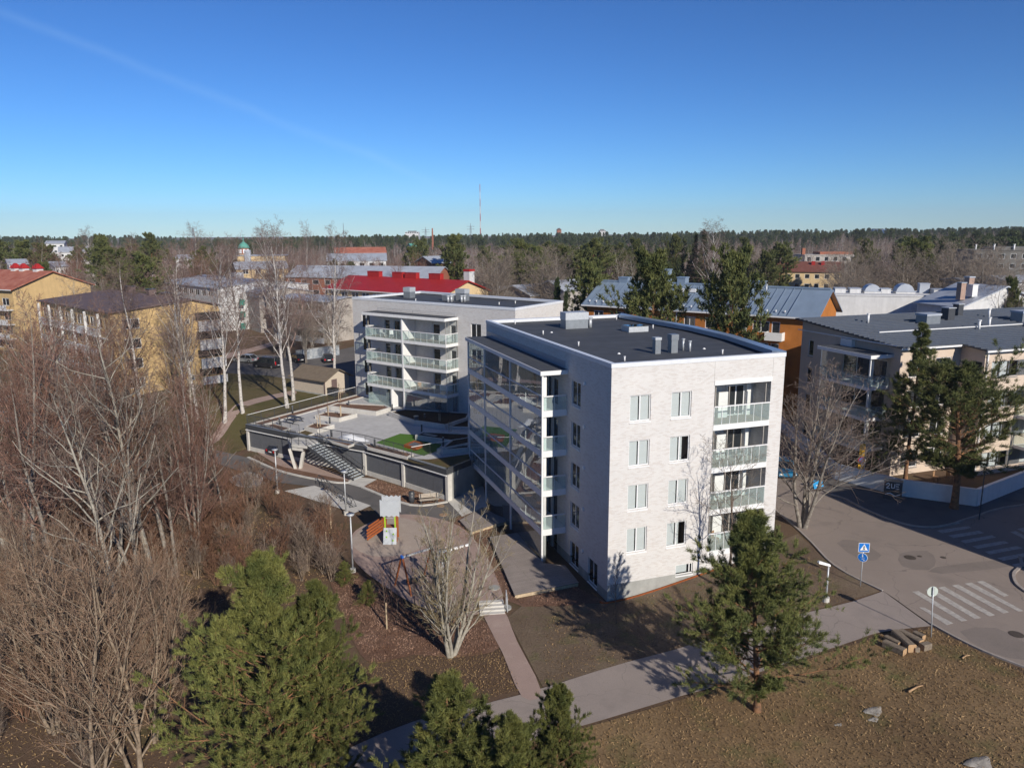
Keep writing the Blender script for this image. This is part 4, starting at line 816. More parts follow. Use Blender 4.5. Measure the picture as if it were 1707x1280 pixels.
for F, hh in ((FL_, hL), (FF_, hF), (FS_, hS), (FW_, hW)):
    for (a, b, c, d) in hh: window(bei, F, a, c, b - a, d - c, (.33, .66) if b - a > 3 else (.5,) if b - a > 1.5 else (), ((0, .9, 0), (0, .9, 0)) if F is FW_ else (), .14, 'grey_metal' if F in (FW_, FS_) else 'white_metal', 'grey_metal', pane='clear_glass' if F is FW_ else 'pane')
for z in fl: fpart(bei, FW_, 'grey_infill', 'grey_metal', [(4.62, 6.38, z + .1, z + 1.7, -.1, .0)])
mb = MB()
for (x0, x1, v0, v1) in ((-.6, 40.5, 0, 14.8), (7.1, 40.5, -3.4, 0)): mb.hexa([(x0, v0 - (.6 if x0 < 0 else 0), zro(v0 - (.6 if x0 < 0 else 0)) - .1), (x1, v0 - (.6 if x0 < 0 else 0), zro(v0 - (.6 if x0 < 0 else 0)) - .1), (x1, v1, zro(v1) - .1), (x0, v1, zro(v1) - .1), (x0, v0 - (.6 if x0 < 0 else 0), zro(v0 - (.6 if x0 < 0 else 0)) + .02), (x1, v0 - (.6 if x0 < 0 else 0), zro(v0 - (.6 if x0 < 0 else 0)) + .02), (x1, v1, zro(v1) + .02), (x0, v1, zro(v1) + .02)])
mb.build('roof', M['dark_metal'], bei)
v = -3.4; k = 0
while v < 14.7:
    x0 = -.6 if v > -.7 else 7.1
    MB().hexa([(x0, v, zro(v) + .03), (40.5, v, zro(v) + .03), (40.5, v + .7, zro(v + .7) + .025), (x0, v + .7, zro(v + .7) + .025), (x0, v, zro(v) + .16), (40.5, v, zro(v) + .16), (40.5, v + .7, zro(v + .7) + .035), (x0, v + .7, zro(v + .7) + .035)]).build('tile_course', M['tile_roof'], bei); v += .7
fpart(bei, FF_, 'gutter', 'white_metal', [(-.6, 7.1, 14.3, 14.48, .5, .66)]); fpart(bei, FW_, 'gutter', 'white_metal', [(-.6, 32.5, 14.06, 14.24, .55, .7)]); fpart(bei, FL_, 'verge_board', 'white_metal', [(0, 14.2, 14.6, 14.7, .6, .64)]); fpart(bei, FW_, 'downpipe', 'white_metal', [(.15, .29, 1, 14.0, .03, .17)])
MB().bar((2, 5.0, zro(5) + .3), (36, 5.0, zro(5) + .3), .16, .1).build('roof_walkway', M['white_metal'], bei)
for (x, v, w, h) in ((12.5, 8.6, 2.0, 1.1), (25.5, 7.2, 2.3, 1.2)): box_on(bei, 'roof_vent', 'grey_metal', x, v, zro(v) - .1, w, 1.5, h, .22, 'light_roof')
for (x, v, w, h) in ((17.0, 10, 1.0, 1.5), (20.6, 11.8, .8, 1.5), (23.3, 3.8, 1.0, 1.3)): box_on(bei, 'roof_vent', 'dark_metal', x, v, zro(v) - .1, w, w, h, .1, 'galvanised')
for (x, v) in ((5.8, 10.5), (15.5, 4.6), (18.2, 5.6), (23.5, 10), (28.0, 6.2), (31, 3)): vent_pipe(bei, x, v, zro(v), .13, 1.0, 'white_metal')
def glass_balcony(t, F, s0, s1, D, floors_, top, m='white_metal'):
    Fo = Fac(F.pt(s0, 0, D), F.pt(s1, 0, D)); Fa = Fac(F.pt(s0, 0, 0), F.pt(s0, 0, D)); Fz = Fac(F.pt(s1, 0, D), F.pt(s1, 0, 0))
    fpart(t, F, 'balcony_roof', m, [(s0 - .3, s1 + .3, top, top + .35, .01, D + .3)]); fpart(t, F, 'roof_felt', 'roof_felt', [(s0 - .2, s1 + .2, top + .352, top + .37, .05, D + .2)])
    for i, f in enumerate(floors_):
        fpart(t, F, 'balcony_slab', m, [(s0, s1, f - .32, f, .01, D)]); up = (floors_[i - 1] - .34) if i else top - .02
        for G_, n in ((Fo, max(2, round((s1 - s0) / 1.25))), (Fa, 2), (Fz, 2)):
            Lg = G_.L; railing(t, G_, .02, Lg - .02, f, 1.12, n, -.02, 'rail_glass', 'grey_metal', .05)
            for k in range(n): panel(t, G_, Lg * k / n + .02, Lg * (k + 1) / n - .02, f + 1.14, up, -.03, 'clear_glass', 'glazing_panel')
    for s, d in ((s0 + .05, D - .07), (s1 - .05, D - .07)): fpart(t, F, 'post', m, [(s - .05, s + .05, 1.2, top, d - .05, d + .05)])
    fpart(t, F, 'column', 'white_paint', [(s1 - .9, s1 - .6, 1.2, top, D * .6, D * .6 + .3)])
glass_balcony(bei, FL_, 14.2 - 8.0, 14.2 - 1.1, 2.6, [10.45, 7.3, 4.15], 13.35)
fpart(bei, FL_, 'canopy_upstand', 'white_metal', [(14.2 - 7.6, 14.2 - 6.0, 13.72, 14.5, .02, .5)])
glass_balcony(bei, FW_, 5.2, 14.5, 2.6, [7.3, 4.2], 9.9)
# the neighbour that shades the far crossing
house('apartment_house', 'pale apartment house just beyond the right edge that shades the far crossing', (43.5, 39.06), (72, 49), 7, 14.2, 14.2, 'beige_wall', 'roof_felt', grid('l', [2], (11.2, 8.2, 5.2, 2.4), 1.8, 1.6) + grid('f', [3, 8, 13, 18, 23], (11.2, 8.2, 5.2, 2.4), 1.8, 1.6), over=.2)
# patio wall, utility cabinet
pw = thing('patio_wall', 'white rendered garden wall round the patio of the beige building', 'wall', (*wall_xy[3], 1.4)); oX, oY = wall_xy[3]
wp = [(33.6, 96)] + wall_xy
for i in range(len(wp) - 1):
    a, b = wp[i], wp[i + 1]; mb = MB(); mb.bar((a[0] - oX, a[1] - oY, .75), (b[0] - oX, b[1] - oY, .75), .24, 1.9); mb.build('wall_panel', M['white_paint'], pw); MB().bar((a[0] - oX, a[1] - oY, 1.72), (b[0] - oX, b[1] - oY, 1.72), .32, .05).build('coping', M['white_metal'], pw)
cx, cy = PZ(1487, 832, 1.5); a = math.atan2(wall_xy[3][1] - wall_xy[2][1], wall_xy[3][0] - wall_xy[2][0])
cab = thing('utility_cabinet', 'dark grey utility cabinet with white graffiti in front of the patio wall', 'cabinet', (cx, cy, 1.5), a); bx(-.75, .75, -.25, .25, 0, 1.75).build('body', M['dark_metal'], cab); bx(-.8, .8, -.3, .3, 1.75, 1.82).build('lid', M['grey_metal'], cab)
for k, pts in enumerate(([(-.6, 1.4), (-.4, 1.6), (-.3, 1.4), (-.55, 1.1), (-.25, 1.1)], [(-.15, 1.55), (-.12, 1.15), (.1, 1.15), (.12, 1.55)], [(.5, 1.55), (.22, 1.55), (.22, 1.12), (.5, 1.12)], [(.22, 1.34), (.45, 1.34)], [(-.6, .5), (-.2, .65), (.2, .42), (.6, .6)])):
    mb = MB()
    for p, r in zip(pts, pts[1:]): mb.bar((p[0], -.255, p[1]), (r[0], -.255, r[1]), .012, .07)
    mb.build('graffiti', M['sign_white'], cab, kind='stuff')
# brown-roofed yellow block at left
o, q = PZ(67, 500.6, 14.8), PZ(183, 521, 14.8)
ff = [12.2, 9.3, 6.4, 3.5]
t, FC, L = house('apartment_house', 'yellow apartment block with brown low roof and white balcony bands behind the left trees', o, q, 16.2, 14.8, 16.0, 'yellow_wall', 'brown_roof', grid('f', [1 + k * 2.75 for k in range(10)], ff, 2.2, 1.5) + grid('r', [10.6], ff, .7, .8) + grid('r', [1.5], ff, 2.4, 1.5), yr=.72, over=.5)
for z in ff:
    for k in range(5): panel(t, FC['f'], .5 + k * 5.5, 5.9 + k * 5.5, z - 1.15, z - .1, .3, 'pale_wall', 'balcony_front', .12)
    panel(t, FC['f'], .4, L - .4, z - 1.3, z - 1.16, .32, 'pale_wall', 'balcony_slab', .3)
    panel(t, FC['r'], 12.2, 16.2, z - 1.25, z + .35, .9, 'pale_wall', 'balcony_front', .12); panel(t, FC['r'], 12.2, 16.2, z + .36, z + 1.6, .05, 'painted_shade', 'recess_shade_panel', .02)  # flat dark panel paints the shade of an open balcony; wall stays flat
for k in range(6): panel(t, FC['f'], .3 + k * 5.5, .5 + k * 5.5, 2, 14.4, .34, 'pale_wall', 'balcony_divider', .33)
for (x, y, w, h) in ((7.5, 12, 1.5, 1.6), (17.5, 11.5, 1.3, 1.6), (19.5, 13, 2.4, 1.0)): box_on(t, 'chimney', 'brown_roof', x, y, 15.2, w, 1.2, h, .12, 'dark_metal')
MB().bar((9, 11.9, 16.2), (26, 11.9, 16.2), .12, .12).build('ridge_ladder', M['black'], t)
# far-left yellow gable with rusty red roof
a, b = PZ(20, 481, 15.3), PZ(150, 473, 15.3); d = Vector((b[0] - a[0], b[1] - a[1])); W = d.length; n = Vector((-d.y, d.x)).normalized(); o = (a[0] + n.x * 34, a[1] + n.y * 34)
t, FC, L = house('apartment_house', 'yellow house with rusty red gable roof and red crowned chimneys at the left edge', o, a, W, 15.3, 18.4, 'yellow_wall', 'rust_roof', grid('r', [W / 2 - .6], (16.0,), 1.2, 1.2, ()) + grid('r', [W * .6], (11.6, 8.6, 5.6), 2.6, 1.5) + grid('f', [30, 26, 22, 18], (11.8, 8.9, 6.0, 3.1), 2.4, 1.5), over=.7, gutter='white_metal')
for z in (11.1, 8.2, 5.3): fpart(t, FC['f'], 'balcony', 'pale_wall', [(29, 33.5, z - .2, z + .9, 1.3, 1.4), (29, 33.5, z - .2, z, 0, 1.3)])
for x in (29.5, 24.5, 21.5):
    c = box_on(t, 'chimney', 'pale_wall', x, W / 2, 17.6, 1.4, 1.4, 1.2); MB().prism([(-.9, -.9), (.9, -.9), (.9, .9), (-.9, .9)], 1.2, 2.2, [(-.2, -.2), (.2, -.2), (.2, .2), (-.2, .2)]).build('cap', M['red_roof'], c)
    for s in (-.7, 0, .7): MB().cyl((s, -.6, 1.2), (s, -.6, 2.0), .12, 6, .03).build('finial', M['red_roof'], c)
# red-roofed yellow house behind the rear block
o, q = PZ(545, 479, 13.5), PZ(738, 491, 13.5)
t, FC, L = house('apartment_house', 'yellow house with bright red roof and red chimneys behind the rear white block', o, q, 14.5, 13.5, 16.0, 'cream_wall', 'red_roof', grid('f', [1.5 + k * 3.6 for k in range(8)], (11.2, 8.3, 5.4, 2.9), 2.3, 1.6), over=.7, gutter='white_metal')
for (x, w) in ((8.5, 4.0), (16.5, 3.2), (20.8, 3.6), (28.2, 3.4)): box_on(t, 'chimney', 'red_roof', x, 7.3, 15.2, w, 1.1, 1.9, .08)
box_on(t, 'chimney', 'pale_wall', L + .1 - .9, 9.0, 15.2, 1.6, 1.6, 2.6, .4, 'red_roof')
# pale grey apartment blocks
o, q = PZ(268, 470, 13), PZ(362, 481, 13)
t, FC, L = house('apartment_block', 'pale apartment block with light grey roof and white window wall at left centre', o, q, 24, 13.0, 14.6, 'pale_wall', 'light_roof', grid('f', [L_ for L_ in (4, 8, 12, 16, 20, 24, 28, 32)], (10.8, 7.9, 5.0), 2.4, 1.4), over=.3)
fpart(t, FC['f'], 'beige_panel', 'grey_panel', [(0, 11, 2, 12.9, 0.0, .06)]); box_on(t, 'roof_vent', 'light_roof', L * .45, 14, 14.0, 3.5, 2.5, 1.6)
o, q = PZ(362, 476, 12), PZ(431, 489, 12)
t, FC, L = house('apartment_block', 'grey concrete apartment block with white balconies and teal screens behind the birches', o, q, 13, 12.0, 13.2, 'grey_panel', 'light_roof', grid('f', [1 + 3.4 * k for k in range(8)], (9.6, 6.7, 3.8), 2.4, 1.5), over=.4)
for z in (8.9, 6.0, 3.1):
    for k in range(4): panel(t, FC['f'], 1 + k * 7.2, 6.6 + k * 7.2, z - .3, z + .95, 1.3, 'pale_wall', 'balcony_front', .12); panel(t, FC['f'], 6.7 + k * 7.2, 7.1 + k * 7.2, z - .1, z + 1.3, 1.32, 'teal', 'balcony_screen', 1.2)
panel(t, FC['f'], 0, L, 10.9, 11.95, .06, 'pale_wall', 'parapet_band', .05)
o, q = PZ(455, 497, 11.5), PZ(545, 503, 11.5)
t, FC, L = house('apartment_block', 'white balcony block half hidden behind the birches left of the yellow red-roofed house', o, q, 12, 11.5, 12.2, 'grey_panel', 'light_roof', grid('f', [1 + 3.2 * k for k in range(5)], (9.2, 6.3, 3.4), 2.2, 1.4), over=.4)
for z in (8.5, 5.6, 2.9):
    for k in range(3): panel(t, FC['f'], 1 + k * 6, 5.6 + k * 6, z - .3, z + .9, 1.2, 'pale_wall', 'balcony_front', .12)
# chapel with green dome
o, q = XY(396, 255), XY(482, 262)
t, FC, L = house('parish_hall', 'pale yellow hall with grey hipped roof below the green dome', o, q, 12, ZT(446, 257), ZT(434, 262), 'cream_wall', 'light_roof', grid('f', [2, 6, 10], (ZT(455, 256),), 1.8, 1.6), over=.4)
o, q = XY(399, 275), XY(478, 278); t, FC, L = house('parish_hall', 'upper pale yellow wall with flat roof right of the green dome', o, q, 10, ZT(425, 276), ZT(425, 276), 'cream_wall', 'light_roof', (), over=.3); box_on(t, 'roof_vent', 'light_roof', 3.6, .2, ZT(434, 275), 2.2, 1.5, 4)
x, y = XY(411, 285); tw_ = thing('bell_tower', 'small red bell tower with green copper dome and spire on the skyline', 'tower', (x, y, 0)); zb, zt = 10.0, ZT(411.5, 285)
MB().cyl((0, 0, zb), (0, 0, zt - 2.2), 2.0, 8).build('base', M['cream_wall'], tw_); MB().cyl((0, 0, zt - 2.2), (0, 0, zt), 1.75, 8).build('belfry', M['brick_red'], tw_)
for k in range(8): a = k * math.pi / 4 + math.pi / 8; o_ = bx(-.4, .4, -.06, .06, 0, 1.5).build('arch', M['sign_white'], tw_); o_.location = (1.7 * math.cos(a), 1.7 * math.sin(a), zt - 1.95); o_.rotation_euler.z = a + math.pi / 2
dm = MB()
for (r0, z0_), (r1, z1_) in zip([(2.1, 0), (1.9, .6), (1.4, 1.3), (.7, 1.9), (.22, 2.4), (.14, 3.6)], [(1.9, .6), (1.4, 1.3), (.7, 1.9), (.22, 2.4), (.14, 3.6), (.03, 5.0)]): dm.cyl((0, 0, zt + z0_), (0, 0, zt + z1_), r0, 10, r1, cap=False)
dm.build('dome', M['green_copper'], tw_)
# roofs in the middle distance
def far(label, px0, px1, Y0, Y1, ye, yt, W, wall, roof, wins=0, wz=1.4, name='house', over=.5, group=None):
    o, q = XY(px0, Y0), XY(px1, Y1); ze, zr = ZT(ye, (Y0 + Y1) / 2), ZT(yt, (Y0 + Y1) / 2 + W / 2); L = math.dist(o, q)
    ws = [('f', L * (k + .25) / wins, ze - 2.3, L / wins * .5, wz, ()) for k in range(wins)] + [('f', L * (k + .25) / wins, ze - 5.2, L / wins * .5, wz, ()) for k in range(wins)] if wins else []
    return house(name, label, o, q, W, ze, max(zr, ze), wall, roof, ws, over=over, group=group)
far('long building with light grey metal roof behind the red roof', 478, 724, 226, 212, 461, 442, 14, 'brick_red', 'light_roof', 12, name='long_house')
far('white house with pale grey hipped roof above the long grey roof', 548, 645, 296, 300, 433, 421, 16, 'pale_wall', 'light_roof', 6)
far('house with orange-red tiled roof on the left centre skyline wood', 562, 645, 345, 350, 420, 411, 14, 'yellow_wall', 'rust_roof', 5)
far('small house with green roof in the distant wood', 690, 709, 415, 418, 412, 405, 10, 'pale_wall', 'green_copper', 2)
far('red brick house gable behind the pine above the red roof', 722, 752, 236, 240, 437, 426, 10, 'brick_red', 'light_roof', 2)
far('low white-roofed row house behind the rear block corner', 838, 888, 178, 186, 488, 476, 12, 'pale_wall', 'light_roof', 5)
far('low pale-roofed row house left of the small conifer', 884, 930, 170, 176, 490, 473, 11, 'grey_panel', 'light_roof', 4)
far('low pale shed roof behind the pine left of the orange building', 940, 990, 165, 170, 482, 466, 10, 'grey_panel', 'light_roof', 0)
t, FC, L = far('yellow house with brown-red roof and red chimneys right of centre', 1272, 1402, 240, 232, 454, 438, 13, 'cream_wall', 'brown_red_roof', 8)
for x in (.3, 14.2, 17.0): box_on(t, 'chimney', 'red_roof', x, 4.5, ZT(450, 238), 1.0, 1.0, 2.2)
t, FC, L = far('flat concrete building with window bands behind the brown-red roof', 1338, 1425, 300, 300, 428, 428, 12, 'grey_panel', 'grey_panel', 6, 1.8, 'office_building', .2); bx(7, L, 3, 10, ZT(428, 300), ZT(422, 306)).build('penthouse', M['brick_red'], t); box_on(t, 'chimney', 'brick_red', .8, 4, ZT(432, 300), 1.2, 1.2, 3.6)
t, FC, L = far('white flat-roofed building with domed skylights right of the orange house', 1392, 1562, 134, 130, 497, 497, 12, 'pale_wall', 'pale_wall', 0, name='low_building', over=.1)
for x, w, k in ((1.5, 1.6, 0), (4.0, 1.6, 0), (6.9, 2.6, 1), (9.0, 1.4, 0), (12.2, 2.9, 1), (17.8, 2.0, 0)):
    if k: MB().cyl((x, 4.0, ZT(497, 132) + .5), (x, 7.0, ZT(497, 132) + .5), w / 2, 14).build('skylight', M['light_roof'], t)
    box_on(t, 'roof_vent', 'pale_wall', x, 5, ZT(497, 132) + .2, w + .2, 2.6, .35 if k else .8, .1, 'light_roof')
box_on(t, 'roof_vent', 'light_roof', 15.8, 7, ZT(497, 132) + .2, 1.6, 1.6, 1.6, .15); 
t, FC, L = far('dark grey office building with two window rows at the right edge', 1617, 1790, 232, 226, 422, 422, 16, 'dark_grey_wall', 'dark_grey_wall', 9, 1.5, 'office_building', .2); bx(7, L, 3, 14, ZT(422, 230), ZT(415, 236)).build('penthouse', M['dark_grey_wall'], t)
for x in (1.2, 6.2, 11.6): vent_pipe(t, x, 2.5, ZT(422, 232), .22, 1.8, 'white_metal')
# chimney house: its gable faces the camera
a, b = XY(1606, 118), XY(1745, 122); d = Vector((b[0] - a[0], b[1] - a[1])); W = d.length; n = Vector((-d.y, d.x)).normalized(); o = (a[0] + n.x * 9, a[1] + n.y * 9)
t, FC, L = house('house', 'whitish gabled house with brick chimneys behind the dark tiled roof', o, a, W, ZT(512, 120), ZT(480, 120), 'pale_wall', 'light_roof', (), over=.5)
box_on(t, 'chimney', 'old_brick', L - 2.0, 1.6, ZT(503, 120), .9, .9, 2.6, .12, 'light_roof'); box_on(t, 'chimney', 'white_metal', L - 1.5, 3.2, ZT(498, 120), 1.2, 1.0, 1.8, .1); box_on(t, 'chimney', 'old_brick', 4, 6.0, ZT(485, 135), 1.0, 1.0, 2.6, .2, 'light_roof')
far('low pale-roofed house behind the chimney house', 1612, 1668, 158, 158, 473, 466, 9, 'grey_panel', 'light_roof', 0); far('pale-roofed house at the right edge below the office', 1678, 1735, 150, 150, 472, 462, 10, 'pale_wall', 'light_roof', 0)
for (a, b, Y, ye, yt, lb) in ((106, 134, 330, 416, 408, 'white house among the left skyline pines, larger'), (139, 157, 340, 415, 407, 'white house right of the larger one on the left skyline'), (183, 192, 350, 408, 402, 'tiny white house between far pines at the left'), (20, 50, 250, 436, 428, 'pale roof behind the red chimneys at the left edge'), (96, 118, 240, 440, 432, 'pale roof left of the olive pines'), (298, 340, 330, 428, 422, 'grey roof below the skyline birch'), (85, 115, 430, 402, 398, 'long pale house high in the left wood'), (968, 984, 330, 432, 425, 'small white house in the wood behind the pines')):
    far(lb, a, b, Y, Y + 3, ye, yt, 9, 'pale_wall', 'light_roof', 3, 1.2)
# shed, retaining wall, parking lot
struct(drape('parking_lot', [PZ(x, y, 2.6) for x, y in ((372, 622), (440, 626), (500, 634), (560, 640), (594, 655), (640, 600), (590, 578), (530, 592), (400, 592))], .05, M['asphalt_dark'], 4))
struct(drape('lawn_path', smooth_poly([PZ(x, y, 2.6) for x, y in ((345, 700), (400, 672), (470, 655), (492, 652), (492, 658), (470, 662), (405, 680), (350, 708))], 3), .06, M['gravel'], 2))
struct(drape('bank_path', smooth_poly([PZ(x, y, 2.6) for x, y in ((330, 600), (420, 580), (480, 562), (484, 566), (425, 586), (335, 608))], 3), .06, M['gravel'], 4))
sh, FC, L = house('shed', 'small beige shed with brown pitched roof beside the courtyard birches', PZ(490, 651, 2.6), PZ(543, 660, 2.6), 4.6, 5.1, 6.3, 'shed_wall', 'shed_roof', (), z0=2.3, over=.55, rt=.12)
fpart(sh, FC['f'], 'base', 'concrete', [(-.05, L + .05, 2.2, 2.85, .0, .08)]); fpart(sh, FC['r'], 'door', 'brown_roof', [(1.2, 2.2, 2.7, 4.8, .01, .06)]); fpart(sh, FC['f'], 'downpipe', 'brown_roof', [(L - .12, L - .02, 2.4, 5.0, .02, .12)])
a, b = PZ(495, 602, 2.6), PZ(566, 592, 2.6); rw_ = thing('retaining_wall', 'low wall with smudged blue-grey mural behind the parked cars', 'wall', (*a, 2.5), math.atan2(b[1] - a[1], b[0] - a[0])); L = math.dist(a, b)
bx(0, L, 0, .3, -.3, 2.0).build('wall_panel', M['mural'], rw_); bx(-.05, L + .05, -.05, .35, 2.0, 2.1).build('coping', M['concrete'], rw_)
# masts and towers on the skyline
def mast(px, y0, y1, Y, r, label, bands=None, name='mast', m='grey_metal'):
    x, y = XY(px, Y); zt, zb = ZT(y0, Y), Hf(x, y); t = thing(name, label, 'mast', (x, y, zb)); h = zt - zb; n = 8 if bands else 1
    for k in range(n): MB().cyl((0, 0, h * k / n), (0, 0, h * (k + 1) / n), r * (1.3 - .6 * k / n), 6, r * (1.3 - .6 * (k + 1) / n)).build('segment', M[('mast_red' if k % 2 else 'mast_white') if bands else m], t)
    return t
mat('mast_red', (.35, .05, .05), .7); mat('mast_white', (.55, .5, .5), .7)
mast(802, 307, 385, 1500, .75, 'tall red and white radio mast on the horizon', True); mast(577, 371, 388, 1300, .6, 'thin grey antenna mast on the horizon left of centre'); mast(723, 380, 392, 900, 1.1, 'short brown chimney on the horizon behind the red roof', m='brick_red')
for (px, y0, lb) in ((330, 374, 'lattice power pylon on the left skyline'), (712, 378, 'small power pylon left of the chimney on the horizon'), (786, 372, 'power pylon left of the radio mast')):
    t = mast(px, y0, 390, 900, .35, lb, name='power_pylon'); h = ZT(y0, 900) - t.location.z
    for s in (-1, 1): MB().bar((s * 2.6, 0, 0), (s * .5, 0, h * .9), .35, .35).build('leg', M['grey_metal'], t)
    for k in (.78, .88): MB().bar((-4.5, 0, h * k), (4.5, 0, h * k), .4, .4).build('cross_arm', M['grey_metal'], t)
def tower(px0, px1, y0, Y, m, label, parts=()):
    a, b = XY(px0, Y), XY(px1, Y); zb = Hf(*a); t = thing('high_rise', label, 'building', (*a, zb)); L = b[0] - a[0]; bx(0, L, 0, 20, 0, ZT(y0, Y) - zb).build('wall', M[m], t); bx(L * .2, L * .8, 4, 16, ZT(y0, Y) - zb, ZT(y0 - 1.6, Y) - zb).build('penthouse', M['dark_metal'], t)
    for k in range(6): bx(L * (k + .15) / 6, L * (k + .85) / 6, -.1, 0, ZT(y0 + 1.2, Y) - zb - 1, ZT(y0 + .5, Y) - zb).build('window', M['pane'], t)
tower(1447, 1471, 385.5, 1300, 'far_blue', 'blue high-rise on the horizon at the right'); tower(1471, 1486, 388.5, 1350, 'pale_wall', 'white high-rise beside the blue one on the horizon'); tower(928, 935, 382.5, 1400, 'brick_red', 'small red-brown tower block above the forest'); tower(998, 1008, 384.5, 1400, 'pale_wall', 'small white tower block above the forest'); tower(678, 700, 386, 1500, 'pale_wall', 'pale tower blocks far on the horizon left of the mast')
# ------------------------------------------------------------------ street furniture and small things
def lamp(px, py, ytop, label, style='post', arm=0.):
    x, y = G(px, py); z = Hf(x, y); h = ZT(ytop, y) - z; t = thing('street_lamp', label, 'street lamp', (x, y, z), 0, 'lamp posts')
    MB().cyl((0, 0, -.1), (0, 0, .35), .22, 12).build('footing', M['light_concrete'], t); MB().cyl((0, 0, .3), (0, 0, h), .075, 10, .05).build('pole', M['galvanised'], t, True)
    if style == 'post': MB().cyl((0, 0, h - .02), (0, 0, h + .08), .28, 16, .32).build('lamp_head', M['galvanised'], t, True); MB().cyl((0, 0, h - .05), (0, 0, h - .02), .24, 16).build('diffuser', M['sign_white'], t)
    else:
        MB().hexa([(-.72, -.17, h + .22), (.1, -.11, h - .02), (.1, .11, h - .02), (-.72, .17, h + .22), (-.66, -.1, h + .34), (.08, -.07, h + .1), (.08, .07, h + .1), (-.66, .1, h + .34)]).build('lamp_head', M['sign_white'], t)
    return t
lamp(588.5, 954, 857, 'galvanised disc-headed lamp post at the left edge of the playground'); lamp(577, 858, 785, 'galvanised disc-headed lamp post in front of the garage stair'); lamp(463, 822, 748, 'thin disc-headed lamp post among the brown shrubs by the garage'); lamp(1376.5, 1003, 945, 'grey street lamp with angled pale head by the lower right footpath', 'road')
lamp(739, 985, 918, 'galvanised lamp pole standing on the playground behind the many-stemmed tree')
def sign(px, py, ytop, kind, label):
    x, y = PZ(px, py, Hf(*G(px, py))); z = Hf(x, y); h = ZT(ytop, y) - z; t = thing('traffic_sign', label, 'traffic sign', (x, y, z)); MB().cyl((0, 0, -.1), (0, 0, h), .035, 8).build('pole', M['galvanised'], t, True); return t, h
t, h = sign(1434, 977, 907, 0, 'blue pedestrian crossing sign above a round blue cycle path sign on a grey pole'); t.rotation_euler.z = -.12
pl = bx(-.36, .36, -.06, -.04, h - .66, h).build('sign_plate', M['sign_white'], t); bx(-.335, .335, -.066, -.061, h - .635, h - .025).build('blue_field', M['sign_blue'], pl); MB().add([(-.27, -.071, h - .54), (.27, -.071, h - .54), (0, -.071, h - .07)], [(0, 1, 2)]).build('triangle', M['sign_white'], pl)
mb = MB(); mb.cyl((0, -.078, h - .2), (0, -.073, h - .2), .032, 10); mb.bar((0, -.076, h - .24), (0, -.076, h - .38), .006, .07); mb.bar((0, -.076, h - .37), (-.07, -.076, h - .5), .006, .04); mb.bar((0, -.076, h - .37), (.07, -.076, h - .5), .006, .04); mb.bar((0, -.076, h - .26), (-.08, -.076, h - .35), .006, .03); mb.bar((0, -.076, h - .26), (.08, -.076, h - .34), .006, .03)
for k in range(5): mb.bar((-.2 + k * .1, -.076, h - .52), (-.2 + k * .1 - .02, -.076, h - .55), .006, .05)
mb.build('pictogram', M['black'], pl, kind='stuff')
rd = MB().cyl((0, -.05, h - 1.05), (.0, -.07, h - 1.05), .32, 24).build('round_plate', M['sign_white'], t); MB().cyl((0, -.07, h - 1.05), (0, -.078, h - 1.05), .295, 24).build('blue_field', M['sign_blue'], rd)
mb = MB(); mb.cyl((-.02, -.084, h - .83), (-.02, -.08, h - .83), .035, 8); mb.bar((-.02, -.082, h - .87), (0, -.082, h - 1.02), .006, .07); mb.bar((.0, -.082, h - 1.06), (.0, -.082, h - 1.07), .3, .006); mb.bar((-.05, -.082, h - 1.2), (.02, -.082, h - 1.13), .006, .03); mb.bar((.06, -.082, h - 1.17), (.12, -.082, h - 1.25), .006, .05); mb.build('pictogram', M['sign_white'], rd, kind='stuff'); rd.rotation_euler.z = -.5
t, h = sign(1552, 1062, 981, 1, 'round traffic sign seen from its pale back on a slightly leaning pole'); t.rotation_euler.y = -.06
MB().cyl((0, .05, h - .32), (0, .07, h - .32), .33, 24).build('sign_plate', M['sign_back'], t); bx(-.05, .05, -.01, .05, h - .5, h - .05).build('bracket', M['dark_metal'], t)
mat('sign_yellow', (.60, .33, .02), .5, .05)
x, y = PZ(1432, 808, 1.5); t = thing('traffic_sign', 'stack of yellow plates with a round no-stopping sign beyond the bare maple', 'traffic sign', (x, y, 1.5)); h = ZT(742, y) - 1.5; MB().cyl((0, 0, 0), (0, 0, h), .035, 8).build('pole', M['galvanised'], t)
for z0_, z1_ in ((h - .55, h), (h - 1.25, h - .6), (h - 2.5, h - 2.05)): bx(-.28, .28, -.06, -.04, z0_, z1_).build('yellow_plate', M['sign_yellow'], t)
MB().cyl((0, -.06, h - 1.62), (0, -.04, h - 1.62), .32, 20).build('round_plate', M['tail_light'], t); MB().cyl((0, -.07, h - 1.62), (0, -.06, h - 1.62), .24, 20).build('blue_field', M['sign_blue'], t); MB().bar((-.17, -.075, h - 1.79), (.17, -.075, h - 1.45), .005, .06).build('slash', M['tail_light'], t)
x, y = PZ(1632, 866, 1.5); t = thing('lamp_post', 'thin dark post in front of the corner of the white patio wall', 'post', (x, y, 1.5)); MB().cyl((0, 0, 0), (0, 0, 4.2), .05, 8).build('pole', M['dark_metal'], t); bx(-.05, .05, -.4, .05, 4.2, 4.3).build('lamp_head', M['dark_metal'], t)
x, y = PZ(502, 631, 2.6); t = thing('parking_post', 'thin post with dark box beside the lawn path', 'post', (x, y, 2.6)); MB().cyl((0, 0, 0), (0, 0, 1.6), .05, 8).build('pole', M['light_concrete'], t); bx(-.12, .12, -.1, .1, 1.5, 2.4).build('meter_box', M['dark_metal'], t)
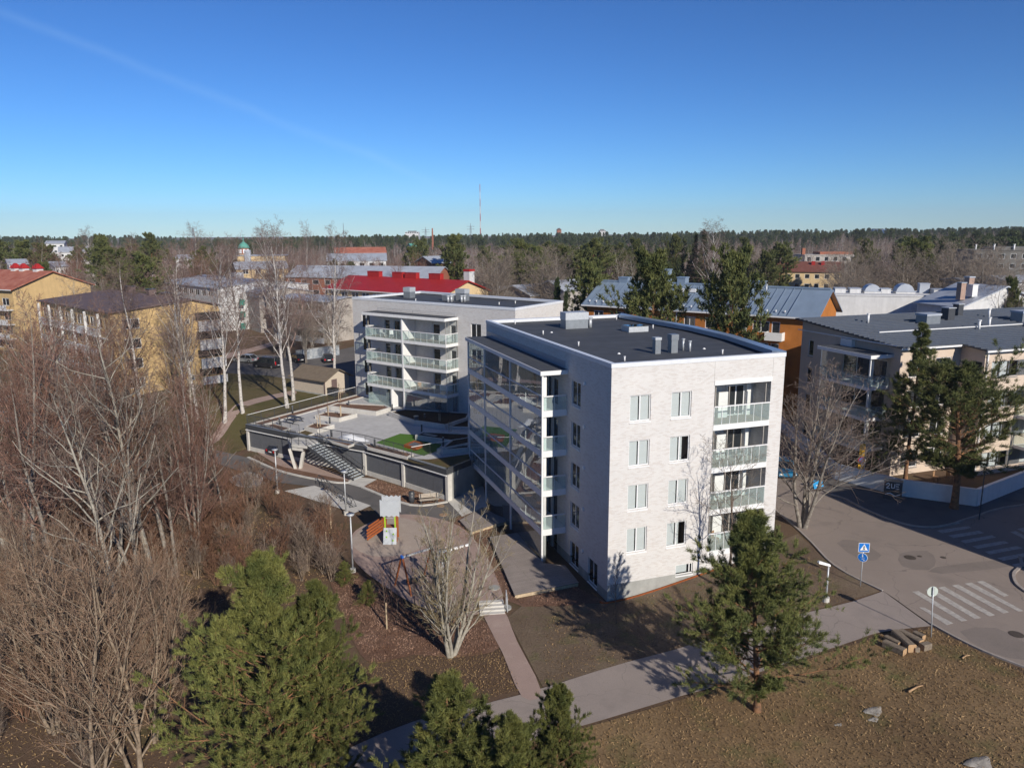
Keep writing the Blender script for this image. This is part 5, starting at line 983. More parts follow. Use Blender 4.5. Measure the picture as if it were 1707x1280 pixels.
# granite blocks / squared logs at the road corner
rl = random.Random(3)
LG = zoomed(1390, 880, .17195)
for i, (a, b, w, zz, lb) in enumerate((((488, 1105), (690, 1195), .42, 0, 'short squared log nearest the camera at the road corner'), ((500, 1050), (640, 1120), .34, .0, 'short log second from the front of the pile'), ((590, 1020), (760, 1170), .5, .0, 'long thick squared log in the middle of the pile'), ((640, 1010), (850, 1120), .46, .0, 'long squared log behind the middle one'), ((780, 1010), (875, 1055), .34, .0, 'small squared log at the back of the pile near the sign pole'), ((850, 1150), (925, 1130), .4, .0, 'short log lying crosswise at the right end of the pile'), ((775, 1165), (820, 1160), .3, 0, 'log stub between the two longest logs'))):
    p, q = (PZ(*LG([v])[0], Hf(*G(1500, 1065)) + .25) for v in (a, b)); L = math.dist(p, q); t = thing('log', lb, 'log', (*p, Hf(*p) + .02), math.atan2(q[1] - p[1], q[0] - p[0]), 'logs at the road corner'); h = w
    c = w * .12; pr = [(-w / 2, c), (-w / 2 + c, 0), (w / 2 - c, 0), (w / 2, c), (w / 2, h - c), (w / 2 - c, h), (-w / 2 + c, h), (-w / 2, h - c)]
    MB().add([(0, y, z) for y, z in pr] + [(L, y * rl.uniform(.95, 1), z) for y, z in pr], [(k, (k + 1) % 8, 8 + (k + 1) % 8, 8 + k) for k in range(8)]).build('bark', M['log_side'], t)
    for xx, s in ((0, 1), (L, -1)): MB().add([(xx, y, z) for y, z in pr], [tuple(range(8))[::s]]).build('cut_end', M['log_end'], t)
for (px, py, r_, L, lb) in ((1610, 1096, .05, .7, 'pale stick on the grass near the road edge'), (1527, 1149, .06, 1.3, 'pale broken branch lying on the foreground grass')):
    x, y = G(px, py); t = tag(MB().cyl((-L / 2, 0, .05), (L * .1, .04, .07), r_, 7, r_ * .8).cyl((L * .1, .04, .07), (L / 2, -.02, .05), r_ * .8, 7, r_ * .5).build('stick', M['log_end'], None, True), lb, 'stick'); t.location = (x, y, Hf(x, y) + .03); t.rotation_euler.z = .5
mat('rock', (.30, .27, .23), .9, .2, 3, bump=.4, c2=(.40, .37, .33))
for (px, py, s, lb) in ((1463, 1182, .8, 'flat grey rock in the foreground grass, largest'), (1402, 1206, .4, 'small pale rock left of the flat grey rock'), (1461, 1197, .5, 'small pale rock just below the largest grey rock'), (1640, 1268, 1.0, 'pale rocks at the bottom edge of the slope')):
    x, y = G(px, py); o = heap(x, y, Hf(x, y) - .02, s, s * .45, s * .13, M['rock'], 'rock', .5, .006); tag(o, lb, 'rock')
# bench, bin
a, b = G(700, 843), G(727, 840.5); t = thing('park_bench', 'pale wooden bench with backrest in front of the garage mulch bed', 'bench', (*a, Hf(*a) + .06), math.atan2(b[1] - a[1], b[0] - a[0])); L = 1.85
for k in range(4): bx(0, L, -.05 + k * .12, .05 + k * .12, .43, .47).build('seat_slat', M['bench_wood'], t)
for k in range(3): bx(0, L, .46 + k * .03, .49 + k * .03, .56 + k * .13, .67 + k * .13).build('back_slat', M['bench_wood'], t)
for x in (.15, L - .15): mb = MB(); mb.box(x - .03, x + .03, -.05, .02, 0, .43); mb.box(x - .03, x + .03, .40, .46, 0, .95); mb.build('leg', M['dark_metal'], t)
x, y = G(686.5, 839); t = tag(MB().cyl((0, 0, 0), (0, 0, .95), .27, 14, .30).build('litter_bin', M['dark_metal'], None, True), 'dark grey litter bin beside the wooden bench', 'bin'); t.location = (x, y, Hf(x, y) + .08); MB().cyl((0, 0, .95), (0, 0, 1.12), .31, 14, .24).build('lid', M['dark_metal'], t)
# bicycle rack on its concrete pad
a, b = G(*Z4([(590, 645)])[0]), G(*Z4([(810, 800)])[0]); t = thing('bicycle_rack', 'long dark steel bicycle rack on the concrete pad', 'bicycle rack', (*a, Hf(*a) + .07), math.atan2(b[1] - a[1], b[0] - a[0])); L = math.dist(a, b); MB().bar((0, 0, .04), (L, 0, .04), .06, .06).build('rail', M['dark_metal'], t); MB().bar((0, 0, .9), (L, 0, .9), .05, .05).build('top_rail', M['dark_metal'], t)
for k in range(9):
    x = L * k / 8; mb = MB(); mb.bar((x, -.35, 0), (x, 0, .9), .045, .045); mb.bar((x, .35, 0), (x, 0, .9), .045, .045); mb.bar((x, -.35, .03), (x, .35, .03), .045, .045); mb.build('hoop', M['dark_metal'], t)
# small concrete steps
p = G(820, 1018); t = thing('garden_steps', 'pale concrete steps with handrail between playground and gravel path', 'steps', (*p, Hf(*p)), .12)
for k in range(4): bx(-.85, .85, -.6 + k * .32, -.26 + k * .32, -.1, .10 + k * .12).build('step', M['light_concrete'], t)
mb = MB()
for y0_, z0_ in ((-.3, .2), (.5, .5)): mb.bar((1.05, y0_, -.1), (1.05, y0_, z0_ + .75), .05, .05)
mb.bar((1.05, -.3, .95), (1.05, .5, 1.25), .05, .05); mb.bar((1.05, -.3, .55), (1.05, .5, .85), .03, .03); mb.build('handrail', M['galvanised'], t)
# play tower
p = G(651, 905); pt_ = thing('play_tower', 'small wooden play tower with grey climbing wall, slide and grey roof panel', 'play tower', (*p, Hf(*p) + .07), .02)
for sx in (-.5, .5):
    for sy in (-.0, 1.0): bx(sx - .06, sx + .06, sy - .06 + .2, sy + .06 + .2, 0, 2.35).build('post', M['red_wood'], pt_)
bx(-.5, .5, .14, 1.26, 1.05, 1.12).build('platform', M['brick_red'], pt_)
cw = MB().hexa([(-.55, -.45, 0), (.55, -.45, 0), (.55, -.4, 0), (-.55, -.4, 0), (-.55, .1, 1.25), (.55, .1, 1.25), (.55, .14, 1.25), (-.55, .14, 1.25)]).build('climbing_wall', M['grey_board'], pt_)
for (x, z) in ((-.28, 1.02), (.28, .78), (-.28, .56), (.26, .3)): y = -.45 + .55 * z / 1.25; MB().cyl((x, y - .06, z), (x, y + .02, z), .07, 8).build('climbing_hold', M['lime'], cw)
pz = [(-.8 + 1.6 * k / 16, 2.25 + .06 * math.sin(k * 1.5)) for k in range(17)]; tz = [(-.8 + 1.6 * k / 16, 3.65 + .07 * math.sin(k * 1.6 + 1)) for k in range(17)]
ol = pz + tz[::-1]; MB().add([(x, .12, z) for x, z in ol] + [(x, .17, z) for x, z in ol], [tuple(range(34)), tuple(range(67, 33, -1))] + [(k, 34 + k, 34 + (k + 1) % 34, (k + 1) % 34) for k in range(34)]).build('roof_panel', M['grey_board'], pt_)
MB().add([(x, 1.24, z) for x, z in ol] + [(x, 1.29, z) for x, z in ol], [tuple(range(34)), tuple(range(67, 33, -1))] + [(k, 34 + k, 34 + (k + 1) % 34, (k + 1) % 34) for k in range(34)]).build('roof_panel', M['grey_board'], pt_)
for sx in (-.42, .42): bx(sx - .05, sx + .05, .12, .17, 1.25, 2.25).build('lime_panel', M['lime'], pt_)
MB().bar((-.5, .2, 2.1), (.5, .2, 2.1), .04, .04).build('crossbar', M['galvanised'], pt_)
for sy in (.25, 1.15):
    for k in range(4): MB().bar((-.55, sy, 1.95 - k * .26), (-2.0, sy, .95 - k * .26), .05, .17).build('slide_board', M['red_wood'], pt_)
MB().bar((-.5, .7, 1.1), (-2.1, .7, .12), .8, .03).build('slide', M['galvanised'], pt_)
# swing
a, b = G(672, 985), G(721, 968); sw = thing('swing_set', 'wooden swing frame with blue caps and a nest swing on the playground', 'swing', (*a, Hf(*a) + .07), math.atan2(b[1] - a[1], b[0] - a[0])); L = math.dist(a, b); hh = 2.55
MB().bar((0, 0, hh), (L, 0, hh), .1, .12).build('cross_beam', M['galvanised'], sw)
for x in (0, L):
    for s in (-1, 1): MB().cyl((x, s * 1.15 - .0, -.1), (x, s * .08, hh + .02), .07, 8).build('leg', M['red_wood'], sw); MB().cyl((x, s * .10, hh - .05), (x, s * .06, hh + .12), .09, 8).build('cap', M['blue_plastic'], sw)
for x in (L * .3, L * .7):
    for s in (-.22, .22): MB().cyl((x + s, 0, .55), (x + s * .6, 0, hh), .012, 5).build('chain', M['grey_metal'], sw)
    if x < L / 2: MB().cyl((x, 0, .45), (x, 0, .53), .45, 16).build('nest_seat', M['black'], sw)
    else: bx(x - .25, x + .25, -.1, .1, .5, .55).build('seat', M['black'], sw)
# play post with arm, two figures beside it
p = G(746, 945); pp = thing('balance_arm', 'white jointed play arm reaching right beside the two figures', 'play equipment', (*p, Hf(*p) + .07), .15)
MB().cyl((0, .3, 0), (0, .3, 1.15), .06, 8).build('post', M['grey_metal'], pp)
for k in range(4): MB().bar((.1 + k * .45, .3, 1.2 + k * .1), (.42 + k * .45, .3, 1.27 + k * .1), .14, .16).build('arm_segment', M['sign_white'], pp)
def person(x, y, z, h, rz, label, jacket, trousers, hair, bend=0.):
    t = thing('person', label, 'person', (x, y, z), rz); s = h / 1.75
    def skin(name, m, pts, edges, rad, par, sub=1):
        me = bpy.data.meshes.new(name); me.from_pydata([(a * s, (b - bend * max(0, c - .9)) * s, c * s) for a, b, c in pts], edges, []); me.materials.append(m); o = link(name, me, par)
        md = o.modifiers.new('skin', 'SKIN')
        for i, r in enumerate(rad): me.skin_vertices[0].data[i].radius = (r[0] * s, r[1] * s) if isinstance(r, tuple) else (r * s, r * s)
        me.skin_vertices[0].data[0].use_root = True; sb = o.modifiers.new('sub', 'SUBSURF'); sb.levels = sub; sb.render_levels = sub; return o
    mat_s = M.get('skin_tone') or mat('skin_tone', (.45, .27, .19), .6, .05)
    pts = [(0, 0, .95), (0, 0, 1.2), (0, 0, 1.42), (0, -.01, 1.52), (0, -.02, 1.6), (0, -.01, 1.72), (.18, 0, 1.4), (.26, .02, 1.14), (.24, -.12, .93), (.23, -.16, .85), (-.18, 0, 1.4), (-.26, .02, 1.14), (-.24, -.12, .93), (-.23, -.16, .85), (.1, 0, .9), (.11, -.02, .5), (.11, .02, .08), (.11, -.12, .04), (-.1, 0, .9), (-.11, -.02, .5), (-.11, .02, .08), (-.11, -.12, .04)]
    ed = [(0, 1), (1, 2), (2, 3), (3, 4), (4, 5), (2, 6), (6, 7), (7, 8), (8, 9), (2, 10), (10, 11), (11, 12), (12, 13), (0, 14), (14, 15), (15, 16), (16, 17), (0, 18), (18, 19), (19, 20), (20, 21)]
    rad = [.13, .14, .13, .055, .095, .075, .06, .045, .035, .035, .06, .045, .035, .035, .085, .06, .045, .04, .085, .06, .045, .04]
    skin('body', mat_s, pts, ed, rad, t)
    skin('jacket', M[jacket], [pts[i] for i in (0, 1, 2, 6, 7, 8, 10, 11, 12)], [(0, 1), (1, 2), (2, 3), (3, 4), (4, 5), (2, 6), (6, 7), (7, 8)], [.17, .17, .16, .085, .07, .055, .085, .07, .055], t)
    skin('trousers', M[trousers], [(0, 0, .97)] + [pts[i] for i in (14, 15, 16, 18, 19, 20)], [(0, 1), (1, 2), (2, 3), (0, 4), (4, 5), (5, 6)], [.15, .11, .085, .075, .11, .085, .075], t)
    skin('headwear', M[hair], [(0, .01, 1.66), (0, .0, 1.74), (0, -.01, 1.78)], [(0, 1), (1, 2)], [.105, .1, .05], t); skin('shoes', M['black'], [(.11, .04, .05), (.11, -.15, .04)], [(0, 1)], [.055, .05], t); skin('shoes', M['black'], [(-.11, .04, .05), (-.11, -.15, .04)], [(0, 1)], [.055, .05], t)
    return t
mat('hi_orange', (.75, .12, .02), .7, .05); mat('hi_lime', (.42, .60, .04), .7, .05); mat('navy', (.02, .025, .05), .8, .1)
x, y = G(744, 939); person(x, y, Hf(x, y) + .07, 1.3, 2.7, 'person in orange jacket and lime green trousers on the playground', 'hi_orange', 'hi_lime', 'sign_white')
x, y = G(737, 940); person(x, y, Hf(x, y) + .07, 1.22, 2.2, 'person in dark navy clothes with white hat next to the orange jacket', 'navy', 'navy', 'sign_white')
# stakes and posts on the mulch slope
for (px, py, h, lb) in ((645, 1049, 1.9, 'pale timber stake standing on the mulch slope'), (552, 880, 2.2, 'thin pale stake left of the playground lawn'), (545, 925, 2.0, 'thin pale stake in the shrubs left of the lamp post')):
    x, y = G(px, py); t = tag(MB().cyl((0, 0, -.2), (0, 0, h), .05, 6).build('stake', M['pale_wood']), lb, 'stake', 'timber stakes'); t.location = (x, y, Hf(x, y))
# vehicles
mat('car_dark', (.03, .03, .035), .25, .05, spec=.6); mat('car_blue', (.02, .16, .30), .25, .05, spec=.6); mat('car_cyan', (.03, .28, .58), .3, .05, spec=.6); mat('car_silver', (.45, .47, .49), .3, .05, met=.4, spec=.6); mat('car_white', (.65, .65, .65), .3, .04, spec=.6); mat('car_red', (.30, .02, .03), .3, .05, spec=.6)
def car(x, y, rz, paint, label, van=False, z=None):
    t = thing('parked_car' if not van else 'parked_van', label, 'van' if van else 'car', (x, y, (Hf(x, y) if z is None else z) + .07), rz, 'parked vehicles'); Lc, Wc, hb = (4.9, 1.9, .98) if van else (4.3, 1.76, .82); ht = 1.92 if van else 1.46
    pr = [(-Lc / 2, .35), (-Lc / 2, hb - .05), (-Lc / 2 + .1, hb), (Lc / 2 - (.7 if van else 1.0), hb + .04), (Lc / 2 - .1, hb - .18), (Lc / 2, hb - .35), (Lc / 2, .35), (Lc / 2 - .15, .22), (-Lc / 2 + .15, .22)]
    w = Wc / 2; n = len(pr); mb = MB(); mb.add([(a, -w, b) for a, b in pr] + [(a, w, b) for a, b in pr], [tuple(range(n))[::1], tuple(range(2 * n - 1, n - 1, -1))] + [(k, n + k, n + (k + 1) % n, (k + 1) % n) for k in range(n)]); body = mb.build('body', M[paint], t)
    x0, x1, x2, x3 = (-Lc / 2 + .05, -Lc / 2 + .2, Lc / 2 - 1.6, Lc / 2 - .75) if van else (-Lc / 2 + .15, -Lc / 2 + .75, Lc / 2 - 1.95, Lc / 2 - 1.15)
    MB().hexa([(x0, -w + .04, hb), (x3, -w + .04, hb), (x3, w - .04, hb), (x0, w - .04, hb), (x1, -w + .2, ht - .06), (x2, -w + .2, ht - .06), (x2, w - .2, ht - .06), (x1, w - .2, ht - .06)]).build('windows', M['pane'], t)
    MB().hexa([(x1 - .04, -w + .19, ht - .07), (x2 + .04, -w + .19, ht - .07), (x2 + .04, w - .19, ht - .07), (x1 - .04, w - .19, ht - .07), (x1 + .1, -w + .26, ht), (x2 - .1, -w + .26, ht), (x2 - .1, w - .26, ht), (x1 + .1, w - .26, ht)]).build('roof', M[paint], t)
    for s in (-1, 1):
        mb = MB()
        for (a, b) in (((x0 + .02), x1), ((x3 - .02), x2), ((x0 + x3) / 2, (x1 + x2) / 2)): mb.bar((a, s * (w - .04), hb), (b, s * (w - .19), ht - .05), .06, .09)
        mb.build('pillars', M[paint], t, kind='stuff')
        for xx in (-Lc / 2 + .8, Lc / 2 - .85): wh = MB().cyl((xx, s * (w - .18), .32), (xx, s * (w + .02), .32), .32, 16).build('wheel', M['tyre'], t); MB().cyl((xx, s * (w + .02), .32), (xx, s * (w + .03), .32), .2, 12).build('rim', M['rim'], wh)
        bx(-Lc / 2 - .02, -Lc / 2 + .05, min(s * (w - .3), s * (w - .05)), max(s * (w - .3), s * (w - .05)), hb - .28, hb - .04 if not van else hb + .3).build('tail_light', M['tail_light'], t); bx(Lc / 2 - .12, Lc / 2 + .01, min(s * (w - .4), s * (w - .08)), max(s * (w - .4), s * (w - .08)), hb - .36, hb - .2).build('headlight', M['head_light'], t)
    bx(-Lc / 2 - .03, -Lc / 2 - .005, -.26, .26, .5, .62).build('number_plate', M['sign_white'], t); return t
p = PZ(446, 613, 2.6); car(p[0], p[1], 2.75, 'car_dark', 'dark van parked behind the birches left of the shed', True)
p = PZ(547, 603, 2.6); car(p[0], p[1], 1.9, 'car_dark', 'dark car with red tail lamp in front of the mural wall'); p = PZ(495, 603, 2.6); car(p[0], p[1], 2.3, 'car_dark', 'dark car with pale number plate right of the van'); p = PZ(410, 604, 2.6); car(p[0], p[1], 2.8, 'car_silver', 'silver car half hidden behind a birch left of the van')
x, y = PZ(1323, 806, 1.47); car(x + .2, y + 3.2, -1.75, 'car_blue', 'teal blue car parked behind the right corner of the white block', z=1.4); x, y = PZ(1361, 812, 1.47)
t = thing('sandwich_board', 'bright blue folded street board beside the teal car', 'board', (x, y, 1.48), .4); MB().hexa([(-.6, -.35, 0), (.6, -.35, 0), (.6, -.3, 0), (-.6, -.3, 0), (-.6, 0, .7), (.6, 0, .7), (.6, .04, .7), (-.6, .04, .7)]).build('panel', M['car_cyan'], t); MB().hexa([(-.6, .3, 0), (.6, .3, 0), (.6, .35, 0), (-.6, .35, 0), (-.6, .02, .7), (.6, .02, .7), (.6, .06, .7), (-.6, .06, .7)]).build('panel', M['car_cyan'], t); bx(-.3, .3, -.24, -.2, .2, .32).build('label_strip', M['sign_white'], t)
for (px, py, c, lb) in ((2, 672, 'car_white', 'white car at the left edge behind the thicket, upper'), (6, 690, 'car_silver', 'silver car at the left edge behind the thicket, lower')): p = PZ(px, py, 2.0); car(p[0], p[1], .3, c, lb)
p = PZ(476, 768, .05); car(-27.0, 87.6, .9, 'car_dark', 'dark car standing under the garage deck by the V-shaped pier', z=0.)
# dustbin by the shed
x, y = PZ(556, 660, 2.6); t = thing('waste_container', 'dark waste container at the right end of the shed', 'bin', (x, y, 2.65), -.5); bx(-.7, .7, -.4, .4, .12, 1.05).build('body', M['dark_metal'], t); bx(-.74, .74, -.44, .44, 1.05, 1.15).build('lid', M['black'], t)
# patio furniture behind the white wall
x, y = PZ(1560, 800, 1.6)
for k, (dx, dy, lb) in enumerate(((0, 0, 'wooden patio chair behind the white wall, left one'), (1.6, .4, 'wooden patio chair behind the white wall, right one'))):
    t = thing('patio_chair', lb, 'chair', (x + dx, y + dy, 1.5), .8 + k); bx(-.25, .25, -.25, .25, .4, .46).build('seat', M['wood'], t); bx(-.25, .25, .22, .27, .46, .95).build('backrest', M['wood'], t)
    for sx in (-.22, .22):
        for sy in (-.22, .22): bx(sx - .025, sx + .025, sy - .025, sy + .025, 0, .4).build('leg', M['wood'], t)

# balcony furniture
def balcony_chair(root, F, s, d, z, m, rz, lb):
    p = root.matrix_basis @ Vector(F.pt(s, z, d)); t = thing('balcony_chair', lb, 'chair', tuple(p), rz, 'chairs on the balconies'); bx(-.24, .24, -.24, .24, .40, .45).build('seat', M[m], t); bx(-.24, .24, .2, .25, .45, .92).build('backrest', M[m], t)
    for sx in (-.21, .21):
        for sy in (-.21, .21): bx(sx - .02, sx + .02, sy - .02, sy + .02, 0, .4).build('leg', M[m], t)
for root, F, s, d, z, m, lb in ((rear, FR, 7.2, 1.4, 12.25, 'sign_white', 'white chair on the top left balcony of the rear block, left one'), (rear, FR, 9.0, 1.5, 12.25, 'sign_white', 'white chair on the top left balcony of the rear block, right one'), (rear, FR, 10.2, 1.3, 9.08, 'car_red', 'red chair on the middle left balcony of the rear block'), (rear, FR, 13.6, 1.3, 5.9, 'wood', 'brown chair on the lowest right balcony of the rear block'), (mainb, FA, 9.4, -1.0, 2.63, 'wood', 'wooden chair on the lowest recessed balcony of the front block'), (mainb, FA, 11.4, -.9, 8.99, 'sign_white', 'white chair on the second recessed balcony from the top')): balcony_chair(root, F, s, d, z, m, s * 2.1, lb)
# ------------------------------------------------------------------ trees
def nrm(a): return a / np.maximum(np.linalg.norm(a, axis=-1, keepdims=True), 1e-9)
def basis(T):
    ref = np.where(np.abs(T[..., 2:3]) > .9, np.array([1., 0, 0]), np.array([0, 0, 1.])); b1 = nrm(np.cross(T, ref)); return b1, np.cross(T, b1)
def tubes(P, R, k):
    N, n, _ = P.shape; T = nrm(np.gradient(P, axis=1)); b1, b2 = basis(T); a = np.arange(k) / k * 2 * math.pi
    V = P[:, :, None] + R[:, :, None, None] * (np.cos(a)[:, None] * b1[:, :, None] + np.sin(a)[:, None] * b2[:, :, None])
    base = (np.arange(N) * n * k)[:, None, None]; s = (np.arange(n - 1) * k)[None, :, None]; j = np.arange(k)[None, None]; j2 = (j + 1) % k
    F = np.stack([base + s + j, base + s + j2, base + s + k + j2, base + s + k + j], -1).reshape(-1, 4)
    return V.reshape(-1, 3), F
def joinvf(L):
    V = []; F = []; b = 0
    for v, f in L: V.append(v); F.append(f + b); b += len(v)
    return np.concatenate(V), np.concatenate(F)
def stem(rg, h, r, n=12, lean=.05, wob=.04, x=0., y=0., d=None):
    d = np.array([0, 0, 1.]) if d is None else np.array(d, float); P = [np.array([x, y, -.15])]; d = nrm(d + rg.standard_normal(3) * lean)
    for i in range(n - 1): d = nrm(d + rg.standard_normal(3) * wob + np.array([0, 0, .06])); P.append(P[-1] + d * h / (n - 1))
    t = np.linspace(0, 1, n); return np.array(P), r * (1 - t) ** .8 * .95 + r * .05 + r * .35 * np.exp(-t * 30)
def grow(rg, P, R, n, t0, t1, ang, lenf, Sg, rf, up=.0, wob=.08, rmin=.004, absl=False, tip=.35, lift=None):
    N, Sp, _ = P.shape; t = t0 + (t1 - t0) * ((np.arange(n)[None] + rg.random((N, n))) / n); f = t * (Sp - 1); i = np.clip(f.astype(int), 0, Sp - 2); w = (f - i)[..., None]; rows = np.arange(N)[:, None]
    p = P[rows, i] * (1 - w) + P[rows, i + 1] * w; T = nrm(P[rows, i + 1] - P[rows, i]); r = R[rows, i] * (1 - w[..., 0]) + R[rows, i + 1] * w[..., 0]
    pl = np.linalg.norm(np.diff(P, axis=1), axis=-1).sum(1)[:, None]; b1, b2 = basis(T); az = rg.random((N, 1)) * 6.28 + np.arange(n)[None] * 2.4 + rg.random((N, n)) * .9; a = (ang(t) if callable(ang) else ang) * (.75 + .5 * rg.random((N, n)))
    d = T * np.cos(a)[..., None] + (b1 * np.cos(az)[..., None] + b2 * np.sin(az)[..., None]) * np.sin(a)[..., None]
    if lift is not None: d = nrm(d + np.array([0, 0, lift]))
    L = (lenf(t) if absl else pl * lenf(t)) * (.65 + .7 * rg.random((N, n))); pts = [p]; st = (L / (Sg - 1))[..., None]
    for k in range(Sg - 1): d = nrm(d + np.array([0, 0, up / (Sg - 1)]) + rg.standard_normal((N, n, 3)) * wob); pts.append(pts[-1] + d * st)
    Q = np.stack(pts, 2).reshape(N * n, Sg, 3); rr = np.maximum(r * rf, rmin).reshape(-1, 1) * np.linspace(1, tip, Sg)[None]
    return Q, np.maximum(rr, rmin * .7)
PROTO = {}
def finish(key, wood, twig, h, bark, twm, smooth=True):
    PROTO[key] = (me_np(key + '_trunk', *wood, M[bark], smooth), me_np(key + '_crown', *twig, M[twm]) if twig is not None else None, h)
def bare(key, seed, h=16, r=.16, stems=1, n1=26, n2=7, n3=6, n4=3, a1=.75, l1=.36, t0=.3, up1=.5, up3=.2, bark='bark', twm='twig', rt=.010, spread=.0, l2=.5, l3=.5, l4=.6, twist=.10, dark1=False, rf1=.5):
    rg = np.random.default_rng(seed); PP = []; RR = []
    for s in range(stems):
        a = s * 2.4; dx = spread * (.5 + rg.random()) if stems > 1 else 0; hh = h * (1 if s == 0 else .75 + .25 * rg.random())
        P, R = stem(rg, hh, r * (1 if s == 0 else .8), 12, .04, .05, .12 * math.cos(a) * (stems > 1), .12 * math.sin(a) * (stems > 1), (dx * math.cos(a), dx * math.sin(a), 1)); PP.append(P); RR.append(R)
    P0, R0 = np.array(PP), np.array(RR); lf = lambda k: (lambda t: k * (1.15 - .75 * t))
    P1, R1 = grow(rg, P0, R0, n1, t0, .98, a1, lf(l1), 7, rf1, up1, twist, .012); P2, R2 = grow(rg, P1, R1, n2, .2, .98, .7, lf(l2), 5, .55, up3, twist, .009)
    L = [tubes(P2, R2, 3)]; P3, R3 = grow(rg, P2, R2, n3, .15, 1., .65, lf(l3), 4, .6, up3, .12, rt); L.append(tubes(P3, R3, 3))
    if n4: P4, R4 = grow(rg, P3, R3, n4, .2, 1., .6, lf(l4), 3, .7, up3, .1, rt * .85); L.append(tubes(P4, R4, 3))
    W0 = [tubes(P0, R0, 8)]; (L if dark1 else W0).append(tubes(P1, R1, 4)); finish(key, joinvf(W0), joinvf(L), h, bark, twm)
def blades(rg, C, D, m, ln, wd, spread, tri=True):
    N = len(C); d = nrm(D[:, None] + rg.standard_normal((N, m, 3)) * spread); b1, b2 = basis(d); a = rg.random((N, m, 1)) * 6.28; s = b1 * np.cos(a) + b2 * np.sin(a); l = ln * (.6 + .8 * rg.random((N, m, 1)))
    c = C[:, None] + rg.standard_normal((N, m, 3)) * ln * .22; V = np.stack([c - s * wd, c + s * wd, c + d * l + s * wd * .35, c + d * l - s * wd * .35], 2).reshape(-1, 3)
    return V, np.arange(len(V)).reshape(-1, 4)
def pine(key, seed, h=13, r=.2, W=3.3, t0=.15, n1=46, n2=9, tuft=5, m=8, ln=.26, wd=.022, prof='pine', rough=.45, bark='pine_bark', ndl='needles', k0=.35, spread=.55):
    rg = np.random.default_rng(seed); P, R = stem(rg, h, r, 14, .02, .025); P0, R0 = P[None], R[None]
    if prof == 'pine': lf = lambda t: W * (np.clip((t - t0) / .22, .35, 1)) * np.sqrt(np.clip(1.04 - t, 0, 1) / .75) * (1 - rough + 2 * rough * rg.random(t.shape))
    elif prof == 'cone': lf = lambda t: W * np.clip(1.05 - t, 0.03, 1) * (1.1 - .35 * rough + .7 * rough * rg.random(t.shape))
    elif prof == 'ovoid': lf = lambda t: W * np.clip((t - t0) / .12 + .55, .5, 1) * np.clip(1.02 - t, .02, 1) ** .72 * (1 - rough + 2 * rough * rg.random(t.shape))
    else: lf = lambda t: W * np.sin(np.clip((t - t0) / (1 - t0), .05, 1) * 2.6 + .35).clip(.12, 1) * (1 - rough + 2 * rough * rg.random(t.shape))
    ang = (lambda t: 1.5 - .75 * t) if prof != 'cone' else (lambda t: 1.65 - .5 * t)
    P1, R1 = grow(rg, P0, R0, n1, t0, .985, ang, lf, 6, .33, .35 if prof != 'cone' else .25, .05, .012, True); P2, R2 = grow(rg, P1, R1, n2, k0, 1., .75, lambda t: .42 * (1.2 - .6 * t), 4, .5, .25, .1, .008)
    Cs = []; Ds = []
    for Q, n in ((P2, tuft), (P1[:, 3:], 3)):
        t = rg.random((len(Q), n)) ** .55 * (Q.shape[1] - 1.001); i = t.astype(int); w = (t - i)[..., None]; rows = np.arange(len(Q))[:, None]
        Cs.append((Q[rows, i] * (1 - w) + Q[rows, i + 1] * w).reshape(-1, 3)); Ds.append(nrm(nrm(Q[rows, i + 1] - Q[rows, i]) + np.array([0, 0, .8])).reshape(-1, 3))
    C = np.concatenate(Cs); D = np.concatenate(Ds); ndv = blades(rg, C, D, m, ln, wd, spread)
    w = joinvf([tubes(P0, R0, 8), tubes(P1, R1, 4), tubes(P2, R2, 3)]); finish(key, w, ndv, h, bark, ndl)
def leafmat(name, c1, c2, rnd=.18, sc=.9, rough=.65):
    m, N, L, P = nodes(name); P.inputs['Roughness'].default_value = rough; P.inputs['Specular IOR Level'].default_value = .18
    tc = N.new('ShaderNodeTexCoord'); nz = N.new('ShaderNodeTexNoise'); nz.inputs['Scale'].default_value = sc; nz.inputs['Detail'].default_value = 4; L.new(tc.outputs['Object'], nz.inputs['Vector'])
    rp = N.new('ShaderNodeValToRGB'); rp.color_ramp.elements[0].position = .35; rp.color_ramp.elements[1].position = .65; rp.color_ramp.elements[0].color = c4(c1); rp.color_ramp.elements[1].color = c4(c2); L.new(nz.outputs['Fac'], rp.inputs['Fac'])
    oi = N.new('ShaderNodeObjectInfo'); hs = N.new('ShaderNodeHueSaturation'); mr = N.new('ShaderNodeMapRange'); mr.inputs['To Min'].default_value = 1 - rnd; mr.inputs['To Max'].default_value = 1 + rnd; L.new(oi.outputs['Random'], mr.inputs['Value']); ge = N.new('ShaderNodeNewGeometry'); m2 = N.new('ShaderNodeMapRange'); m2.inputs['To Min'].default_value = .62; m2.inputs['To Max'].default_value = 1.38; L.new(ge.outputs['Random Per Island'], m2.inputs['Value']); mm = N.new('ShaderNodeMath'); mm.operation = 'MULTIPLY'; L.new(m2.outputs['Result'], mm.inputs[0]); L.new(mr.outputs['Result'], mm.inputs[1])   # every twig or needle spray its own tone
    L.new(mm.outputs[0], hs.inputs['Value']); L.new(rp.outputs['Color'], hs.inputs['Color']); L.new(hs.outputs['Color'], P.inputs['Base Color'])
    return m
leafmat('needles', (.088, .104, .032), (.165, .165, .048)); leafmat('needles_mid', (.078, .096, .034), (.15, .156, .048)); leafmat('needles_dark', (.070, .088, .034), (.135, .142, .046)); leafmat('needles_far', (.040, .058, .027), (.080, .095, .036), .3, .3)
